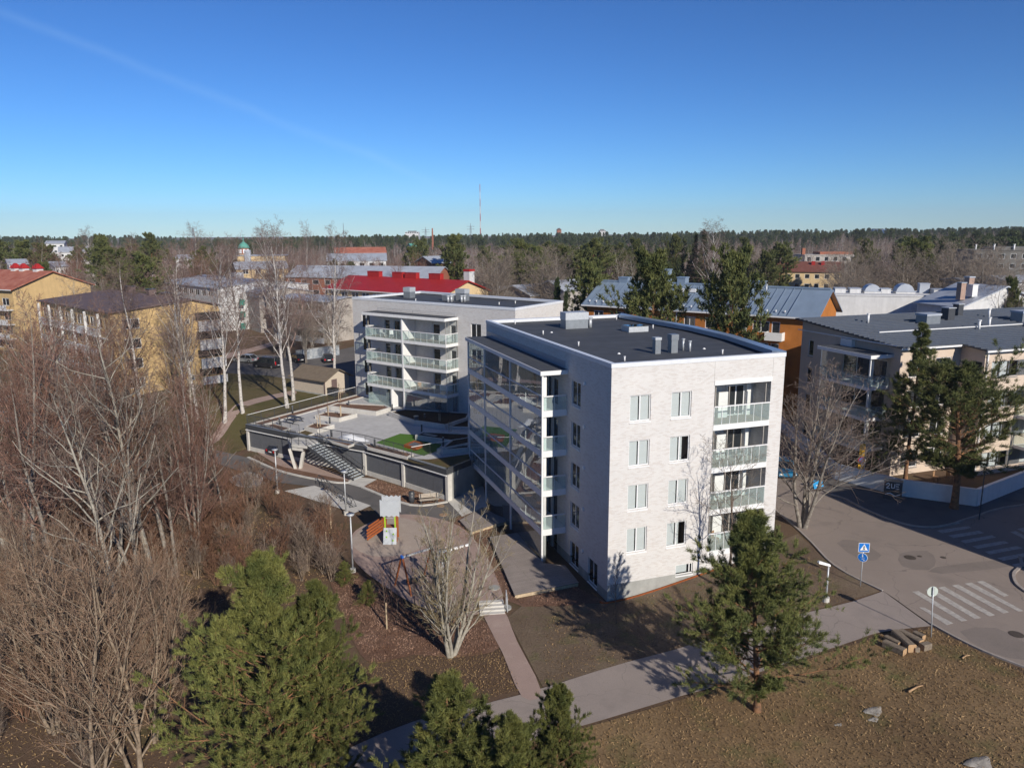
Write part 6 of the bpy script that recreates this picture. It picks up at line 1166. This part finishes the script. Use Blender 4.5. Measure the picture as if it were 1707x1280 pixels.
leafmat('twig', (.165, .088, .066), (.24, .145, .112), .22, .4); leafmat('twig_grey', (.20, .16, .13), (.27, .22, .175), .15, .4); leafmat('twig_birch', (.17, .115, .10), (.24, .175, .15), .15, .4); leafmat('twig_lichen', (.23, .19, .13), (.34, .27, .14), .1, .6)
leafmat('twig_yng', (.21, .135, .090), (.31, .21, .145), .12, .5); leafmat('twig_mixed', (.17, .125, .10), (.25, .195, .16), .2, .5); leafmat('twig_red', (.165, .085, .055), (.24, .14, .09), .15, .5); leafmat('twig_pale', (.26, .20, .15), (.34, .27, .20), .12, .5); leafmat('twig_far', (.18, .12, .105), (.26, .185, .16), .22, .2); leafmat('twig_pink', (.17, .13, .11), (.24, .185, .155), .1, .5)
mat('bark', (.20, .165, .135), .9, .3, 5, bump=.6, c2=(.33, .30, .26)); mat('bark_pale', (.30, .27, .22), .9, .2, 4, bump=.4, c2=(.42, .39, .33)); mat('pine_bark', (.13, .085, .06), .9, .25, 3, bump=.6, c2=(.34, .17, .08)); mat('bark_tan', (.20, .145, .10), .9, .25, 5, bump=.4, c2=(.33, .26, .19)); mat('bark_brown', (.14, .10, .075), .9, .3, 6, bump=.5, c2=(.22, .17, .13))
def birchmat():
    m, N, L, P = nodes('birch_bark'); P.inputs['Roughness'].default_value = .75; tc = N.new('ShaderNodeTexCoord'); mp = N.new('ShaderNodeMapping'); mp.inputs['Scale'].default_value = (2.5, 2.5, 9); L.new(tc.outputs['Object'], mp.inputs['Vector'])
    nz = N.new('ShaderNodeTexNoise'); nz.inputs['Scale'].default_value = 1; nz.inputs['Detail'].default_value = 5; nz.inputs['Roughness'].default_value = .7; L.new(mp.outputs['Vector'], nz.inputs['Vector'])
    rp = N.new('ShaderNodeValToRGB'); rp.color_ramp.elements[0].position = .38; rp.color_ramp.elements[0].color = (.06, .05, .045, 1); rp.color_ramp.elements[1].position = .46; rp.color_ramp.elements[1].color = (.50, .47, .44, 1); L.new(nz.outputs['Fac'], rp.inputs['Fac']); L.new(rp.outputs['Color'], P.inputs['Base Color'])
birchmat()
bare('alder_a', 11, 17, .19, 1, 30, 7, 5, 2, .7, .30, .28, .45, .15, 'bark', 'twig', rf1=.5, dark1=True); bare('alder_b', 12, 16, .17, 2, 18, 7, 5, 2, .65, .30, .25, .5, .2, 'bark', 'twig', spread=.10, rf1=.5, dark1=True); bare('alder_c', 13, 18, .20, 1, 26, 7, 5, 2, .85, .35, .3, .4, .1, 'bark_pale', 'twig_mixed', rf1=.6, twist=.14); bare('alder_d', 14, 17, .18, 3, 13, 6, 5, 2, .6, .34, .22, .5, .2, 'bark', 'twig_red', spread=.13, rf1=.55)
bare('birch_a', 21, 20, .25, 1, 40, 8, 6, 3, .6, .33, .30, .4, -.3, 'birch_bark', 'twig_birch', rf1=.38); bare('birch_b', 22, 19, .23, 1, 36, 8, 6, 3, .65, .36, .32, .4, -.45, 'birch_bark', 'twig_birch', dark1=True, rf1=.4)
bare('shrub_a', 31, 4.2, .03, 9, 9, 5, 4, 0, .5, .42, .2, .3, .2, 'twig_red', 'twig_red', .007, .38); bare('shrub_b', 32, 4.6, .035, 7, 10, 5, 4, 0, .5, .45, .2, .3, .2, 'twig_pale', 'twig_mixed', .007, .32)
bare('young_a', 33, 10, .09, 2, 24, 6, 4, 0, .6, .36, .06, .5, .3, 'bark_tan', 'twig_yng', .009, .14, rf1=.55); bare('young_b', 34, 10.5, .10, 3, 18, 6, 4, 0, .6, .38, .06, .5, .3, 'bark_tan', 'twig_yng', .009, .2, rf1=.55)
bare('lime_multi', 41, 10.5, .14, 9, 14, 5, 5, 2, .5, .32, .10, .5, .3, 'bark_pale', 'twig_lichen', .008, .26, l2=.45, l3=.5)
bare('maple_r', 42, 12.5, .17, 4, 13, 7, 5, 3, .75, .50, .15, .35, .15, 'bark', 'twig_pink', .010, .16, twist=.13)
bare('thin_dark', 45, 9.5, .10, 1, 16, 6, 5, 2, .85, .5, .25, .25, .1, 'bark_brown', 'twig_grey', .009, twist=.14)
bare('oak_m', 43, 13, .2, 2, 18, 7, 6, 3, .85, .50, .25, .3, .1, 'bark', 'twig_grey', .012, .15)
bare('slim', 44, 4.6, .025, 1, 16, 4, 3, 0, .5, .22, .25, .5, .3, 'bark_brown', 'twig', .006)
bare('far_bare_a', 51, 15, .14, 1, 16, 5, 5, 0, .7, .34, .25, .4, .1, 'bark_pale', 'twig_far', .03); bare('far_bare_b', 52, 14, .14, 2, 10, 5, 5, 0, .8, .40, .2, .3, 0, 'bark', 'twig_far', .03, .14); bare('far_birch', 53, 17, .15, 1, 18, 5, 5, 0, .6, .28, .35, .3, -.3, 'birch_bark', 'twig_far', .028)
pine('pine_near', 61, 13.5, .22, 4.8, .05, 90, 13, 9, 14, .20, .0135, 'ovoid', .28, k0=.25, spread=.42); pine('pine_near_b', 62, 11.5, .18, 3.6, .06, 78, 13, 9, 14, .20, .0135, 'ovoid', .42, k0=.25, spread=.42)
pine('pine_right', 63, 11.8, .20, 3.9, .14, 92, 14, 9, 14, .20, .0135, 'ovoid', .5, ndl='needles_mid', k0=.3); pine('pine_tall', 64, 16, .20, 3.3, .14, 66, 12, 8, 11, .24, .015, 'cone', .7, ndl='needles_dark', k0=.3)
pine('pine_wide', 65, 12.5, .28, 5.6, .26, 62, 13, 9, 11, .25, .017, 'pine', .45, ndl='needles_dark', k0=.3); pine('pine_mid', 66, 19, .24, 4.6, .28, 60, 11, 7, 7, .42, .06, 'pine', .5, ndl='needles_dark', k0=.25); pine('pine_mid_b', 67, 18, .22, 4.0, .18, 60, 11, 7, 7, .42, .06, 'round', .5, ndl='needles_dark', k0=.25)
pine('spruce_mid', 68, 18, .2, 3.0, .06, 70, 9, 5, 6, .42, .06, 'cone', .4, ndl='needles_far', k0=.2)
pine('far_pine', 71, 17, .2, 3.6, .35, 22, 5, 4, 4, 1.0, .16, 'pine', .5, ndl='needles_far', k0=.3); pine('far_spruce', 72, 17, .18, 2.9, .06, 30, 4, 3, 4, 1.0, .16, 'cone', .35, ndl='needles_far', k0=.3)
trg = random.Random(7); TREES = []
def tree(key, x, y, h, label, group=None, name='bare_tree', wx=1., rz=None, z=None, cat='tree', tilt=None):
    tr, cr, h0 = PROTO[key]; s = h / h0
    t = thing(name, label, cat, (x, y, (Hf(x, y) if z is None else z)), trg.random() * 6.28 if rz is None else rz, group); t.scale = (s * wx, s * wx, s)
    TREES.append(t)
    if tilt: t.rotation_euler.x, t.rotation_euler.y = tilt
    link('trunk', tr, t)
    if cr: link('crown', cr, t)
    return t
# ------------------------------------------------------------------ placing the trees
def by_top(key, px, ytop, Y, label, group=None, name='bare_tree', wx=1., rz=None, dx=0):
    x, y = XY(px, Y); return tree(key, x + dx, y, ZT(ytop, Y) - Hf(x, y), label, group, name, wx, rz)
# foreground pines
tree('pine_near', -11.3, 31.0, 12.2, 'big bushy bright green pine at the bottom left foreground', None, 'pine_tree', 1.02, .4)
tree('pine_near_b', -9.5, 31.4, 10.3, 'smaller bushy pine merging with the right flank of the big foreground pine', None, 'pine_tree', .8, 2.2)
tree('pine_near_b', -2.0, 27.0, 8.1, 'pine top rising at the bottom edge below the footpath, left of the pair', None, 'pine_tree', 1.35, 4.0)
tree('pine_near', 1.4, 27.0, 8.2, 'slender pine top at the bottom edge below the footpath, right of the pair', None, 'pine_tree', .8, 1.0)
tree('pine_near_b', -.2, 26.6, 7.6, 'low pine crown between the two pine tops at the bottom edge', None, 'pine_tree', 1.1, .3)
tree('pine_near_b', -4.6, 26.2, 5.6, 'small pine tip at the bottom edge just right of the big foreground pine', None, 'pine_tree', .6, .3)
x, y = G(1262, 1185); tree('pine_right', x, y, 11.2, 'free-standing dark green pine beside the footpath at lower right', None, 'pine_tree', 1.0, 2.6)
tree('pine_tall', 38.4, 71.2, 16.0, 'tall slim pine behind the white patio wall of the beige building', None, 'pine_tree', 1.0)
tree('pine_wide', 39.0, 63.9, 12.3, 'broad dark pine in front of the white patio wall', None, 'pine_tree', 1.2)
# foreground bare trees
x, y = G(752, 1092); tree('lime_multi', x, y, 10.4, 'many-stemmed pale bare tree with yellow lichen below the playground', None, 'bare_tree', 1.1)
x, y = G(1338, 880); tree('maple_r', x, y, 12.6, 'wide bare maple with pinkish buds between the white block and the street', None, 'bare_tree', 1.3)
x, y = G(1028, 1040); tree('slim', x, y, 5.4, 'slim staked young tree by the near corner of the white block', None, 'young_tree')
for i, (px, py, h, lb) in enumerate(((645, 1045, 4.6, 'thin bare sapling on the mulch slope nearest the big pine'), (661, 1035, 4.2, 'thin bare sapling in the middle of the mulch slope'), (655, 1012, 3.8, 'thin bare sapling at the playground edge'), (690, 1030, 4.0, 'thin bare sapling beside the many-stemmed tree'))): tree('slim', *G(px, py), h, lb, 'saplings on the mulch slope', 'sapling')
x, y = G(612, 1010); tree('pine_near_b', x, y, 1.9, 'knee-high green pine sapling beside the playground edge', None, 'pine_sapling', 1.1)
x, y = G(575, 975); tree('pine_near_b', x, y, 2.0, 'small pine sapling next to the left lamp post foot', None, 'pine_sapling', 1.2)
x, y = G(380, 930); tree('pine_near_b', x, y, 2.6, 'small pine sapling half hidden in the brown shrubs', None, 'pine_sapling', 1.2)
# courtyard saplings, tufts
for (px, py, h, lb) in ((548, 692, 2.6, 'staked sapling on the left of the square planter'), (567, 693, 2.8, 'staked sapling on the right of the square planter'), (531.5, 711, 2.8, 'staked sapling in the tufted planter'), (567, 668, 2.6, 'reddish sapling by the fence near the rear block'), (750, 719, 2.4, 'thin sapling in the shaded bench planter'), (732, 703, 2.2, 'thin sapling in the large shaded planter')):
    x, y = PZ(px, py, DZ + .45); t = tree('slim', x, y, h, lb, 'saplings in the courtyard planters', 'sapling', 1.0, None, DZ + .4)
    for a in (0, 2.1): MB().cyl((.3 * math.cos(a), .3 * math.sin(a), 0), (.3 * math.cos(a), .3 * math.sin(a), 2.2), .07, 6).build('stake', M['pale_wood'], t)
# birches on the lawn left of the courtyard
for (px, py, top, key, lb) in ((479, 680, 392, 'birch_a', 'tall white-stemmed birch on the lawn, front one of the pair by the shed'), (489, 668, 400, 'birch_b', 'tall white-stemmed birch on the lawn, rear one of the pair by the shed'), (405, 688, 412, 'birch_b', 'slender white birch on the lawn at the left corner of the courtyard'), (375, 705, 420, 'birch_a', 'white birch standing left of the courtyard at the edge of the brown trees'), (557, 652, 398, 'birch_a', 'birch with dark lower stem between the shed and the rear white block'), (330, 702, 425, 'birch_b', 'white birch before the yellow gable wall'), (308, 715, 440, 'birch_a', 'white birch half hidden by brown trees before the yellow gable'), (240, 700, 430, 'birch_b', 'leaning white birch before the brown-roofed yellow building')):
    x, y = G(px, py); tree(key, x, y, ZT(top, y) - Hf(x, y), lb, 'birches on the lawn', 'birch_tree', .85)
x, y = G(322, 740); tree('alder_c', x, y, 15, 'many-branched dark bare tree near the courtyard path end', None, 'bare_tree', 1.0)
# the brown thicket on the left
rk = random.Random(21)
def too_close(p, L, d): return any(math.dist(p, q) < d for q in L)
spots = []
tall = 0
while tall < 34:
    px = rk.uniform(-60, 345); Y = rk.uniform(46, 92); x, y = XY(px, Y)
    lim = 505 if px < 60 else 520 if px < 200 else 560
    if px > 250 and Y < 56: continue
    if too_close((x, y), spots, 2.2): continue
    spots.append((x, y)); top = rk.uniform(lim - 25, lim + 110) + max(0, (px - 260)) * 1.0
    h = min(max(ZT(top, Y) - Hf(x, y), 9), 21)
    zone = 'near the frame edge' if px < 100 else 'in its middle' if px < 230 else 'at its right side'
    tree(['alder_a', 'alder_b', 'alder_c', 'alder_d'][tall % 4], x, y, h, 'tall bare reddish-brown tree of the left thicket ' + zone, 'bare trees of the left thicket', 'bare_tree', rk.uniform(.8, 1.05)); tall += 1
for (px, py, top, k) in ((235, 985, 560, 'alder_a'), (262, 990, 520, 'alder_c'), (292, 960, 555, 'alder_b'), (190, 905, 540, 'alder_a'), (215, 1120, 640, 'alder_c'), (330, 930, 610, 'alder_b')):
    x, y = G(px, py); tree(k, x, y, ZT(top, y), {235: 'tall straight bare trunk left of the big pine', 262: 'tallest bare trunk rising behind the big pine', 292: 'forked bare trunk close behind the big pine', 190: 'bare grey trunk left of the thicket centre', 215: 'bare trunk in front of the thicket, left of the pine', 330: 'bare forked tree just above the big pine tip'}[px], 'tall trunks at the front of the thicket', 'bare_tree', .9)
n = 0; sp2 = []
while n < 24:
    px = rk.uniform(-40, 280); Y = rk.uniform(31, 46); x, y = XY(px, Y)
    if too_close((x, y), sp2, 1.5) or px > 190 + (Y - 33) * 8: continue
    sp2.append((x, y)); top = rk.uniform(850, 960); h = min(max(ZT(top, Y), 7), 12)
    tree(['young_a', 'young_b'][n % 2], x, y, h, 'pale bare young tree in the bottom left corner ' + ('at the frame edge' if px < 90 else 'beside the big pine'), 'young bare trees at bottom left', 'bare_tree', rk.uniform(.9, 1.2)); n += 1
n = 0; sp4 = []
while n < 36:
    px = rk.uniform(-30, 300); py = rk.uniform(985, 1300); x, y = G(px, py)
    if too_close((x, y), sp4, 1.0) or px > 250 + (1100 - py) * .3: continue
    sp4.append((x, y)); tree(['shrub_b', 'shrub_a'][n % 2], x, y, rk.uniform(2.2, 4.4), 'brown bare undergrowth shrub at the foot of the bottom left trees', 'undergrowth shrubs at bottom left', 'bare_shrub', rk.uniform(.9, 1.2), cat='shrub'); n += 1
n = 0; sp3 = []
while n < 120:
    px = rk.uniform(-20, 575); py = rk.uniform(790, 985); x, y = G(px, py)
    if py < 770 + max(0, (px - 330)) * .42 or px > 545 + (py - 850) * .15 or too_close((x, y), sp3, .95): continue
    if 360 < px and py < 850 + (px - 470) * .25 and px > 455: continue
    sp3.append((x, y)); h = rk.uniform(2.6, 4.6) * (1.15 if px < 330 else .85)
    tree(['shrub_a', 'shrub_b'][n % 2], x, y, h, 'reddish-brown bare shrub ' + ('under the tall thicket trees' if px < 260 else 'between the thicket and the bike racks' if px < 430 else 'beside the playground lawn'), 'bare shrubs at the left', 'bare_shrub', rk.uniform(.9, 1.25), cat='shrub'); n += 1
x, y = G(1212, 985); tree('thin_dark', x, y, 9.8, 'thin dark bare tree close in front of the white block balconies', None, 'bare_tree', 1.1)
# middle distance
for (key, px, top, Y, wx, lb) in (('pine_mid', 1092, 434, 92, .85, 'large rounded pine in front of the orange building, left of two'), ('pine_mid_b', 1217, 430, 88, .68, 'tall narrow pine in front of the orange building, right of two'), ('pine_mid_b', 985, 444, 125, .75, 'dark pine left of the blue-roofed building end'), ('spruce_mid', 932, 462, 130, .7, 'small green conifer behind the right corner of the rear block'), ('pine_mid', 898, 418, 190, .9, 'pine above the low white roofs behind the rear block'), ('pine_mid_b', 868, 430, 190, .8, 'dark pine left of the pines behind the rear block'), ('spruce_mid', 948, 485, 124, .5, 'slim dark conifer beside the low white roofs'), ('pine_mid', 757, 398, 225, 1.1, 'big dark pine behind the red roof, above its chimney'), ('spruce_mid', 1168, 384, 260, .7, 'tall dark spruce on the rise behind the orange building'), ('spruce_mid', 1150, 390, 265, .7, 'dark spruce left of the tallest spruce on the rise'), ('pine_mid_b', 1125, 398, 270, .8, 'broad dark pine on the rise behind the large pine'), ('pine_mid', 1060, 404, 260, .8, 'broad pine left on the rise behind the large pine'), ('pine_mid_b', 1030, 412, 255, .7, 'pine at the left end of the rise'), ('pine_mid', 1240, 404, 270, .8, 'round pine right of the bare birch on the rise'), ('spruce_mid', 1250, 408, 240, .8, 'dark spruce left of the brown-red roof'), ('pine_mid_b', 1298, 412, 235, 1.0, 'pine in front of the brown-red roof'), ('pine_mid', 1440, 408, 215, 1.0, 'pine over the bare trees left of the grey office'), ('pine_mid_b', 1515, 405, 205, 1.1, 'dark pine in the middle of the bare trees left of the grey office'), ('pine_mid', 1535, 418, 190, 1.0, 'low pine by the bare trees left of the chimney house'), ('pine_mid', 205, 418, 190, 1.3, 'broad olive pine behind the brown-roofed yellow building, left one'), ('pine_mid_b', 240, 425, 180, 1.2, 'olive pine behind the brown-roofed yellow building, right one'), ('pine_mid', 175, 400, 240, 1.1, 'dark pine above the yellow gable with red roof'), ('pine_mid_b', 340, 415, 240, .9, 'dark pine behind the pale grey roof'), ('pine_mid', 80, 438, 200, .8, 'dark pine right of the red chimneys'), ('spruce_mid', 425, 405, 300, .8, 'dark spruce right of the green dome'), ('pine_mid', 685, 415, 300, 1.0, 'pine left of the red gable in the distance'), ('pine_mid_b', 700, 402, 320, 1.0, 'tall pine beside the green roof in the distance'), ('pine_mid', 1690, 475, 120, .5, 'small green pine at the right edge by the pale roofs'), ('spruce_mid', 1215, 412, 225, .7, 'spruce behind the narrow pine'), ('pine_mid_b', 1275, 425, 200, .7, 'low green pine behind the blue roof vents')):
    by_top(key, px, top, Y, lb, None, 'pine_tree' if key != 'spruce_mid' else 'spruce_tree', wx)
for (key, px, top, Y, wx, lb) in (('birch_a', 1190, 380, 215, 1.3, 'large pale bare birch on the rise behind the orange building'), ('birch_b', 322, 378, 260, 1.1, 'pale bare birch on the skyline left of the green dome'), ('birch_a', 455, 388, 175, .9, 'bare birch above the grey apartment block'), ('birch_b', 512, 378, 230, .6, 'slim bare birch against the sky behind the grey roofs'), ('birch_a', 162, 385, 260, .9, 'pale birch among the far pines at the left'), ('birch_b', 225, 395, 240, .9, 'pale birch over the olive pines'), ('oak_m', 175, 455, 150, 1.0, 'bare grey tree behind the brown roof of the yellow building'), ('oak_m', 30, 520, 118, .9, 'bare tree before the far left yellow gable'), ('alder_b', 62, 500, 116, .9, 'bare tree at the corner of the far left yellow building'), ('alder_c', 115, 455, 132, .9, 'bare tree before the far left yellow gable, right one'), ('birch_b', 515, 455, 160, .9, 'bare birch in front of the pale balcony block'), ('alder_a', 500, 470, 150, 1.1, 'brown bare tree in front of the pale balcony block'), ('alder_b', 450, 480, 150, 1.1, 'brown bare tree at the grey gable of the balcony block')):
    by_top(key, px, top, Y, lb, None, 'birch_tree' if 'birch' in key else 'bare_tree', wx)
zones = [('oak_m', (815, 930), (425, 470), (150, 215), 22, 'grey bare tree behind the right corner of the rear white block'), ('alder_a', (560, 760), (418, 448), (205, 280), 18, 'brown bare tree among the roofs behind the red-roofed building'), ('oak_m', (1400, 1640), (415, 470), (150, 215), 34, 'brown bare tree between the white flat roof and the grey office'), ('alder_c', (1010, 1330), (410, 440), (225, 300), 26, 'brown bare tree on the rise behind the orange building'), ('alder_b', (60, 380), (395, 440), (200, 300), 34, 'brown bare tree behind the yellow buildings at the left'), ('oak_m', (1560, 1707), (440, 500), (110, 170), 12, 'bare tree by the chimney house at the right edge'), ('pine_mid', (-20, 330), (390, 418), (260, 350), 13, 'dark pine in the wood on the left skyline'), ('alder_b', (400, 560), (410, 440), (200, 300), 16, 'brown bare tree behind the pale apartment blocks'), ('pine_mid_b', (800, 1010), (405, 440), (220, 320), 16, 'dark pine in the belt behind the low white roofs'), ('oak_m', (460, 560), (480, 545), (135, 165), 10, 'bare tree on the bank before the pale balcony block')]
for (key, (a, b), (t0, t1), (y0, y1), n, lb) in zones:
    for k in range(n):
        px = rk.uniform(a, b); Y = rk.uniform(y0, y1); by_top(key, px, rk.uniform(t0, t1), Y, lb, lb.split(' in ')[0].split(' behind ')[0] + 's, ' + str(a), 'pine_tree' if 'pine' in key else 'bare_tree', rk.uniform(.9, 1.25))
# look-alikes: say which one by its place from left to right
same = {}
for t in TREES: same.setdefault(t['label'], []).append(t)
def nth(k): return str(k) + ('th' if 10 < k % 100 < 14 else {1: 'st', 2: 'nd', 3: 'rd'}.get(k % 10, 'th'))
for lb, L in same.items():
    if len(L) > 1:
        for k, t in enumerate(sorted(L, key=lambda t: t.location.x / t.location.y)): t['label'] = lb + ', ' + nth(k + 1) + ' from left'
# far forest: thousands of trees, one mass
def forest(name, label, keys, pts):
    cl = bpy.data.collections.new(name + '_kinds')
    for k in keys:
        tr, cr, h0 = PROTO[k]; me = bpy.data.meshes.new(k); v0 = np.empty(len(tr.vertices) * 3, np.float32); tr.vertices.foreach_get('co', v0); v1 = np.empty(len(cr.vertices) * 3, np.float32); cr.vertices.foreach_get('co', v1)
        f0 = np.empty(len(tr.loops), np.int32); tr.loops.foreach_get('vertex_index', f0); f1 = np.empty(len(cr.loops), np.int32); cr.loops.foreach_get('vertex_index', f1)
        V = np.concatenate([v0, v1]).reshape(-1, 3); Fq = np.concatenate([f0, f1 + len(tr.vertices)]).reshape(-1, 4); m = me_np(k + '_far', V, Fq, tr.materials[0]); m.materials.append(cr.materials[0])
        mi = np.zeros(len(Fq), np.int32); mi[len(f0) // 4:] = 1; m.polygons.foreach_set('material_index', mi); cl.objects.link(bpy.data.objects.new(k + '_kind', m))
    me = bpy.data.meshes.new(name); me.from_pydata([tuple(p[:3]) for p in pts], [], []); at = me.attributes.new('size', 'FLOAT', 'POINT'); at.data.foreach_set('value', [p[3] for p in pts])
    o = tag(link(name, me), label, 'forest', None, 'stuff')
    ng = bpy.data.node_groups.new(name, 'GeometryNodeTree'); ng.interface.new_socket('Geometry', in_out='INPUT', socket_type='NodeSocketGeometry'); ng.interface.new_socket('Geometry', in_out='OUTPUT', socket_type='NodeSocketGeometry')
    N = ng.nodes; L = ng.links; gi = N.new('NodeGroupInput'); go = N.new('NodeGroupOutput'); ip = N.new('GeometryNodeInstanceOnPoints'); ci = N.new('GeometryNodeCollectionInfo'); ci.inputs['Collection'].default_value = cl; ci.inputs['Separate Children'].default_value = True; ci.inputs['Reset Children'].default_value = True
    ip.inputs['Pick Instance'].default_value = True; na = N.new('GeometryNodeInputNamedAttribute'); na.data_type = 'FLOAT'; na.inputs['Name'].default_value = 'size'; rv = N.new('FunctionNodeRandomValue'); rv.data_type = 'FLOAT_VECTOR'; rv.inputs['Max'].default_value = (.06, .06, 6.28); rv.inputs['Min'].default_value = (-.06, -.06, 0)
    L.new(gi.outputs[0], ip.inputs['Points']); L.new(ci.outputs[0], ip.inputs['Instance']); L.new(na.outputs[0], ip.inputs['Scale']); L.new(rv.outputs[0], ip.inputs['Rotation']); L.new(ip.outputs[0], go.inputs[0])
    md = o.modifiers.new('scatter', 'NODES'); md.node_group = ng; return o
fr = np.random.default_rng(9)
def scatter(n, y0, y1, dens, hmin, hmax, h0=17., power=1.6, keep=None):
    out = []
    while len(out) < n:
        Y = y0 + (y1 - y0) * fr.random() ** power; x = (fr.random() * 2 - 1) * Y * .74
        if keep and not keep(x, Y): continue
        out.append((x, Y, Hf(x, Y) - .2, (hmin + (hmax - hmin) * fr.random()) / h0))
    return out
wave = lambda x, y: math.sin(x * .013 + 1.1) + math.sin(y * .011 + x * .006) + .6 * math.sin(x * .04 + y * .02)
forest('far_conifer_forest', 'dark green conifer forest along the horizon', ['far_pine', 'far_spruce'], scatter(2600, 680, 1600, 1, 11, 17.5, power=1.0) + scatter(200, 260, 640, 1, 9, 14, keep=lambda x, y: wave(x, y) > .9) + scatter(260, 330, 480, 1, 14, 19, keep=lambda x, y: x / y > .5))
forest('far_bare_forest', 'purplish-brown leafless forest below the conifers', ['far_bare_a', 'far_bare_b', 'far_birch'], scatter(3300, 245, 760, 1, 10, 15.5, keep=lambda x, y: wave(x, y) < 1.3))
# dry leaves and grass on the foreground slope
lr = np.random.default_rng(5); NL = 26000; lx = lr.uniform(-6, 34, NL * 2); ly = lr.uniform(27, 46, NL * 2)
edge = np.interp(lx, [p[0] for p in foot_lo][::-1], [p[1] for p in foot_lo][::-1]) - .25; rdx = np.interp(ly, [p[1] for p in road_near][::-1], [p[0] for p in road_near][::-1]) - .35; k = (ly < edge) & (lx < rdx) & (lx < ly * .86); lx, ly = lx[k][:NL], ly[k][:NL]
C = np.stack([lx, ly, H(lx, ly) + .04], 1); V, Fq = blades(lr, C, np.tile([0, 0, .35], (len(C), 1)), 1, .11, .022, .8)
leafmat('dry_leaf', (.20, .13, .062), (.30, .20, .10), 0, .5); tag(link('leaf_litter', me_np('leaf_litter', V, Fq, M['dry_leaf'])), 'golden-brown dry leaves and grass on the foreground slope', 'leaves', None, 'stuff')

ls = np.random.default_rng(8); sx = ls.uniform(-8, 26, 30000); sy = ls.uniform(36, 62, 30000)
up_e = np.interp(sx, [p[0] for p in foot_up], [p[1] for p in foot_up]) + .3; xp_ = (sx - A0[0]) * UX + (sy - A0[1]) * UY; yp_ = -(sx - A0[0]) * UY + (sy - A0[1]) * UX
k = (sy > up_e) & (yp_ < -.7) & (sx > 2.2 + (48 - sy) * -.05) & (xp_ < 17.0) & (sx < 22.5); sx, sy = sx[k][:9000], sy[k][:9000]
V, Fq = blades(ls, np.stack([sx, sy, H(sx, sy) + .04], 1), np.tile([0, 0, .3], (len(sx), 1)), 1, .09, .02, .9)
tag(link('leaf_litter', me_np('leaf_litter', V, Fq, M['dry_leaf'])), 'scattered dry leaves on the bare soil beside the white block', 'leaves', None, 'stuff')
# bark chips on the mulch, leaves on the open earth
def inside(poly, x, y):
    r = np.zeros(len(x), bool)
    for (x0, y0), (x1, y1) in zip(poly, poly[1:] + poly[:1]):
        c = ((y0 > y) != (y1 > y)); r ^= c & (x < (x1 - x0) * (y - y0) / np.where(c, y1 - y0, 1.) + x0)
    return r
leafmat('bark_chip', (.16, .085, .055), (.33, .21, .15), 0, .8)
for nm, lb, px, n, m, ln, wd, off in (('bark_chips', 'loose bark chips on the mulch slope below the playground', [(548, 955), (585, 950), (640, 985), (700, 1018), (800, 1032), (832, 1080), (760, 1096), (690, 1092), (620, 1105), (585, 1060)], 9000, 'bark_chip', .08, .025, .07), ('bark_chips', 'loose bark chips in the bed before the garage bench', Z4([(880, 670), (965, 625), (1180, 690), (1400, 755), (1390, 765), (1185, 782)]), 2500, 'bark_chip', .09, .03, .10), ('bark_chips', 'loose bark chips round the timber patios', [(733, 884), (790, 846), (815, 894), (862, 1000), (960, 978), (1010, 1004), (950, 1010), (872, 1012), (842, 1000), (820, 950), (795, 912)], 3000, 'bark_chip', .08, .025, .075), ('leaf_litter', 'dry leaves on the open earth below the many-stemmed tree', [(590, 1105), (700, 1095), (836, 1085), (868, 1150), (690, 1200), (560, 1255), (430, 1260), (470, 1150)], 7000, 'dry_leaf', .09, .02, .04), ('leaf_litter', 'dry leaves on the thicket floor at the left', [(-10, 900), (330, 830), (560, 880), (560, 960), (330, 1100), (300, 1290), (-10, 1290)], 16000, 'dry_leaf', .12, .03, .04)):
    poly = gp(px); xs_ = [p[0] for p in poly]; ys_ = [p[1] for p in poly]; cx = ls.uniform(min(xs_), max(xs_), n * 4); cy = ls.uniform(min(ys_), max(ys_), n * 4); k = inside(poly, cx, cy); cx, cy = cx[k][:n], cy[k][:n]
    V, Fq = blades(ls, np.stack([cx, cy, H(cx, cy) + off], 1), np.tile([0, 0, .25], (len(cx), 1)), 1, ln, wd, .9); tag(link(nm, me_np(nm, V, Fq, M[m])), lb, 'leaves' if nm[0] == 'l' else 'bark chips', None, 'stuff')
# thin spring haze over the whole view
hz = MB().box(-3000, 3000, -60, 4200, -3.5, 140).build('haze', None); hz.data.materials.clear()
hm = bpy.data.materials.new('haze_air'); hm.use_nodes = True; hN = hm.node_tree.nodes; hN.remove(hN['Principled BSDF']); hv = hN.new('ShaderNodeVolumePrincipled'); hv.inputs['Color'].default_value = (.78, .86, .95, 1); hv.inputs['Density'].default_value = .00011; hv.inputs['Anisotropy'].default_value = .0
hm.node_tree.links.new(hv.outputs[0], hN['Material Output'].inputs['Volume']); hz.data.materials.append(hm); tag(hz, 'pale thin haze in the air over the town', 'haze', None, 'stuff')
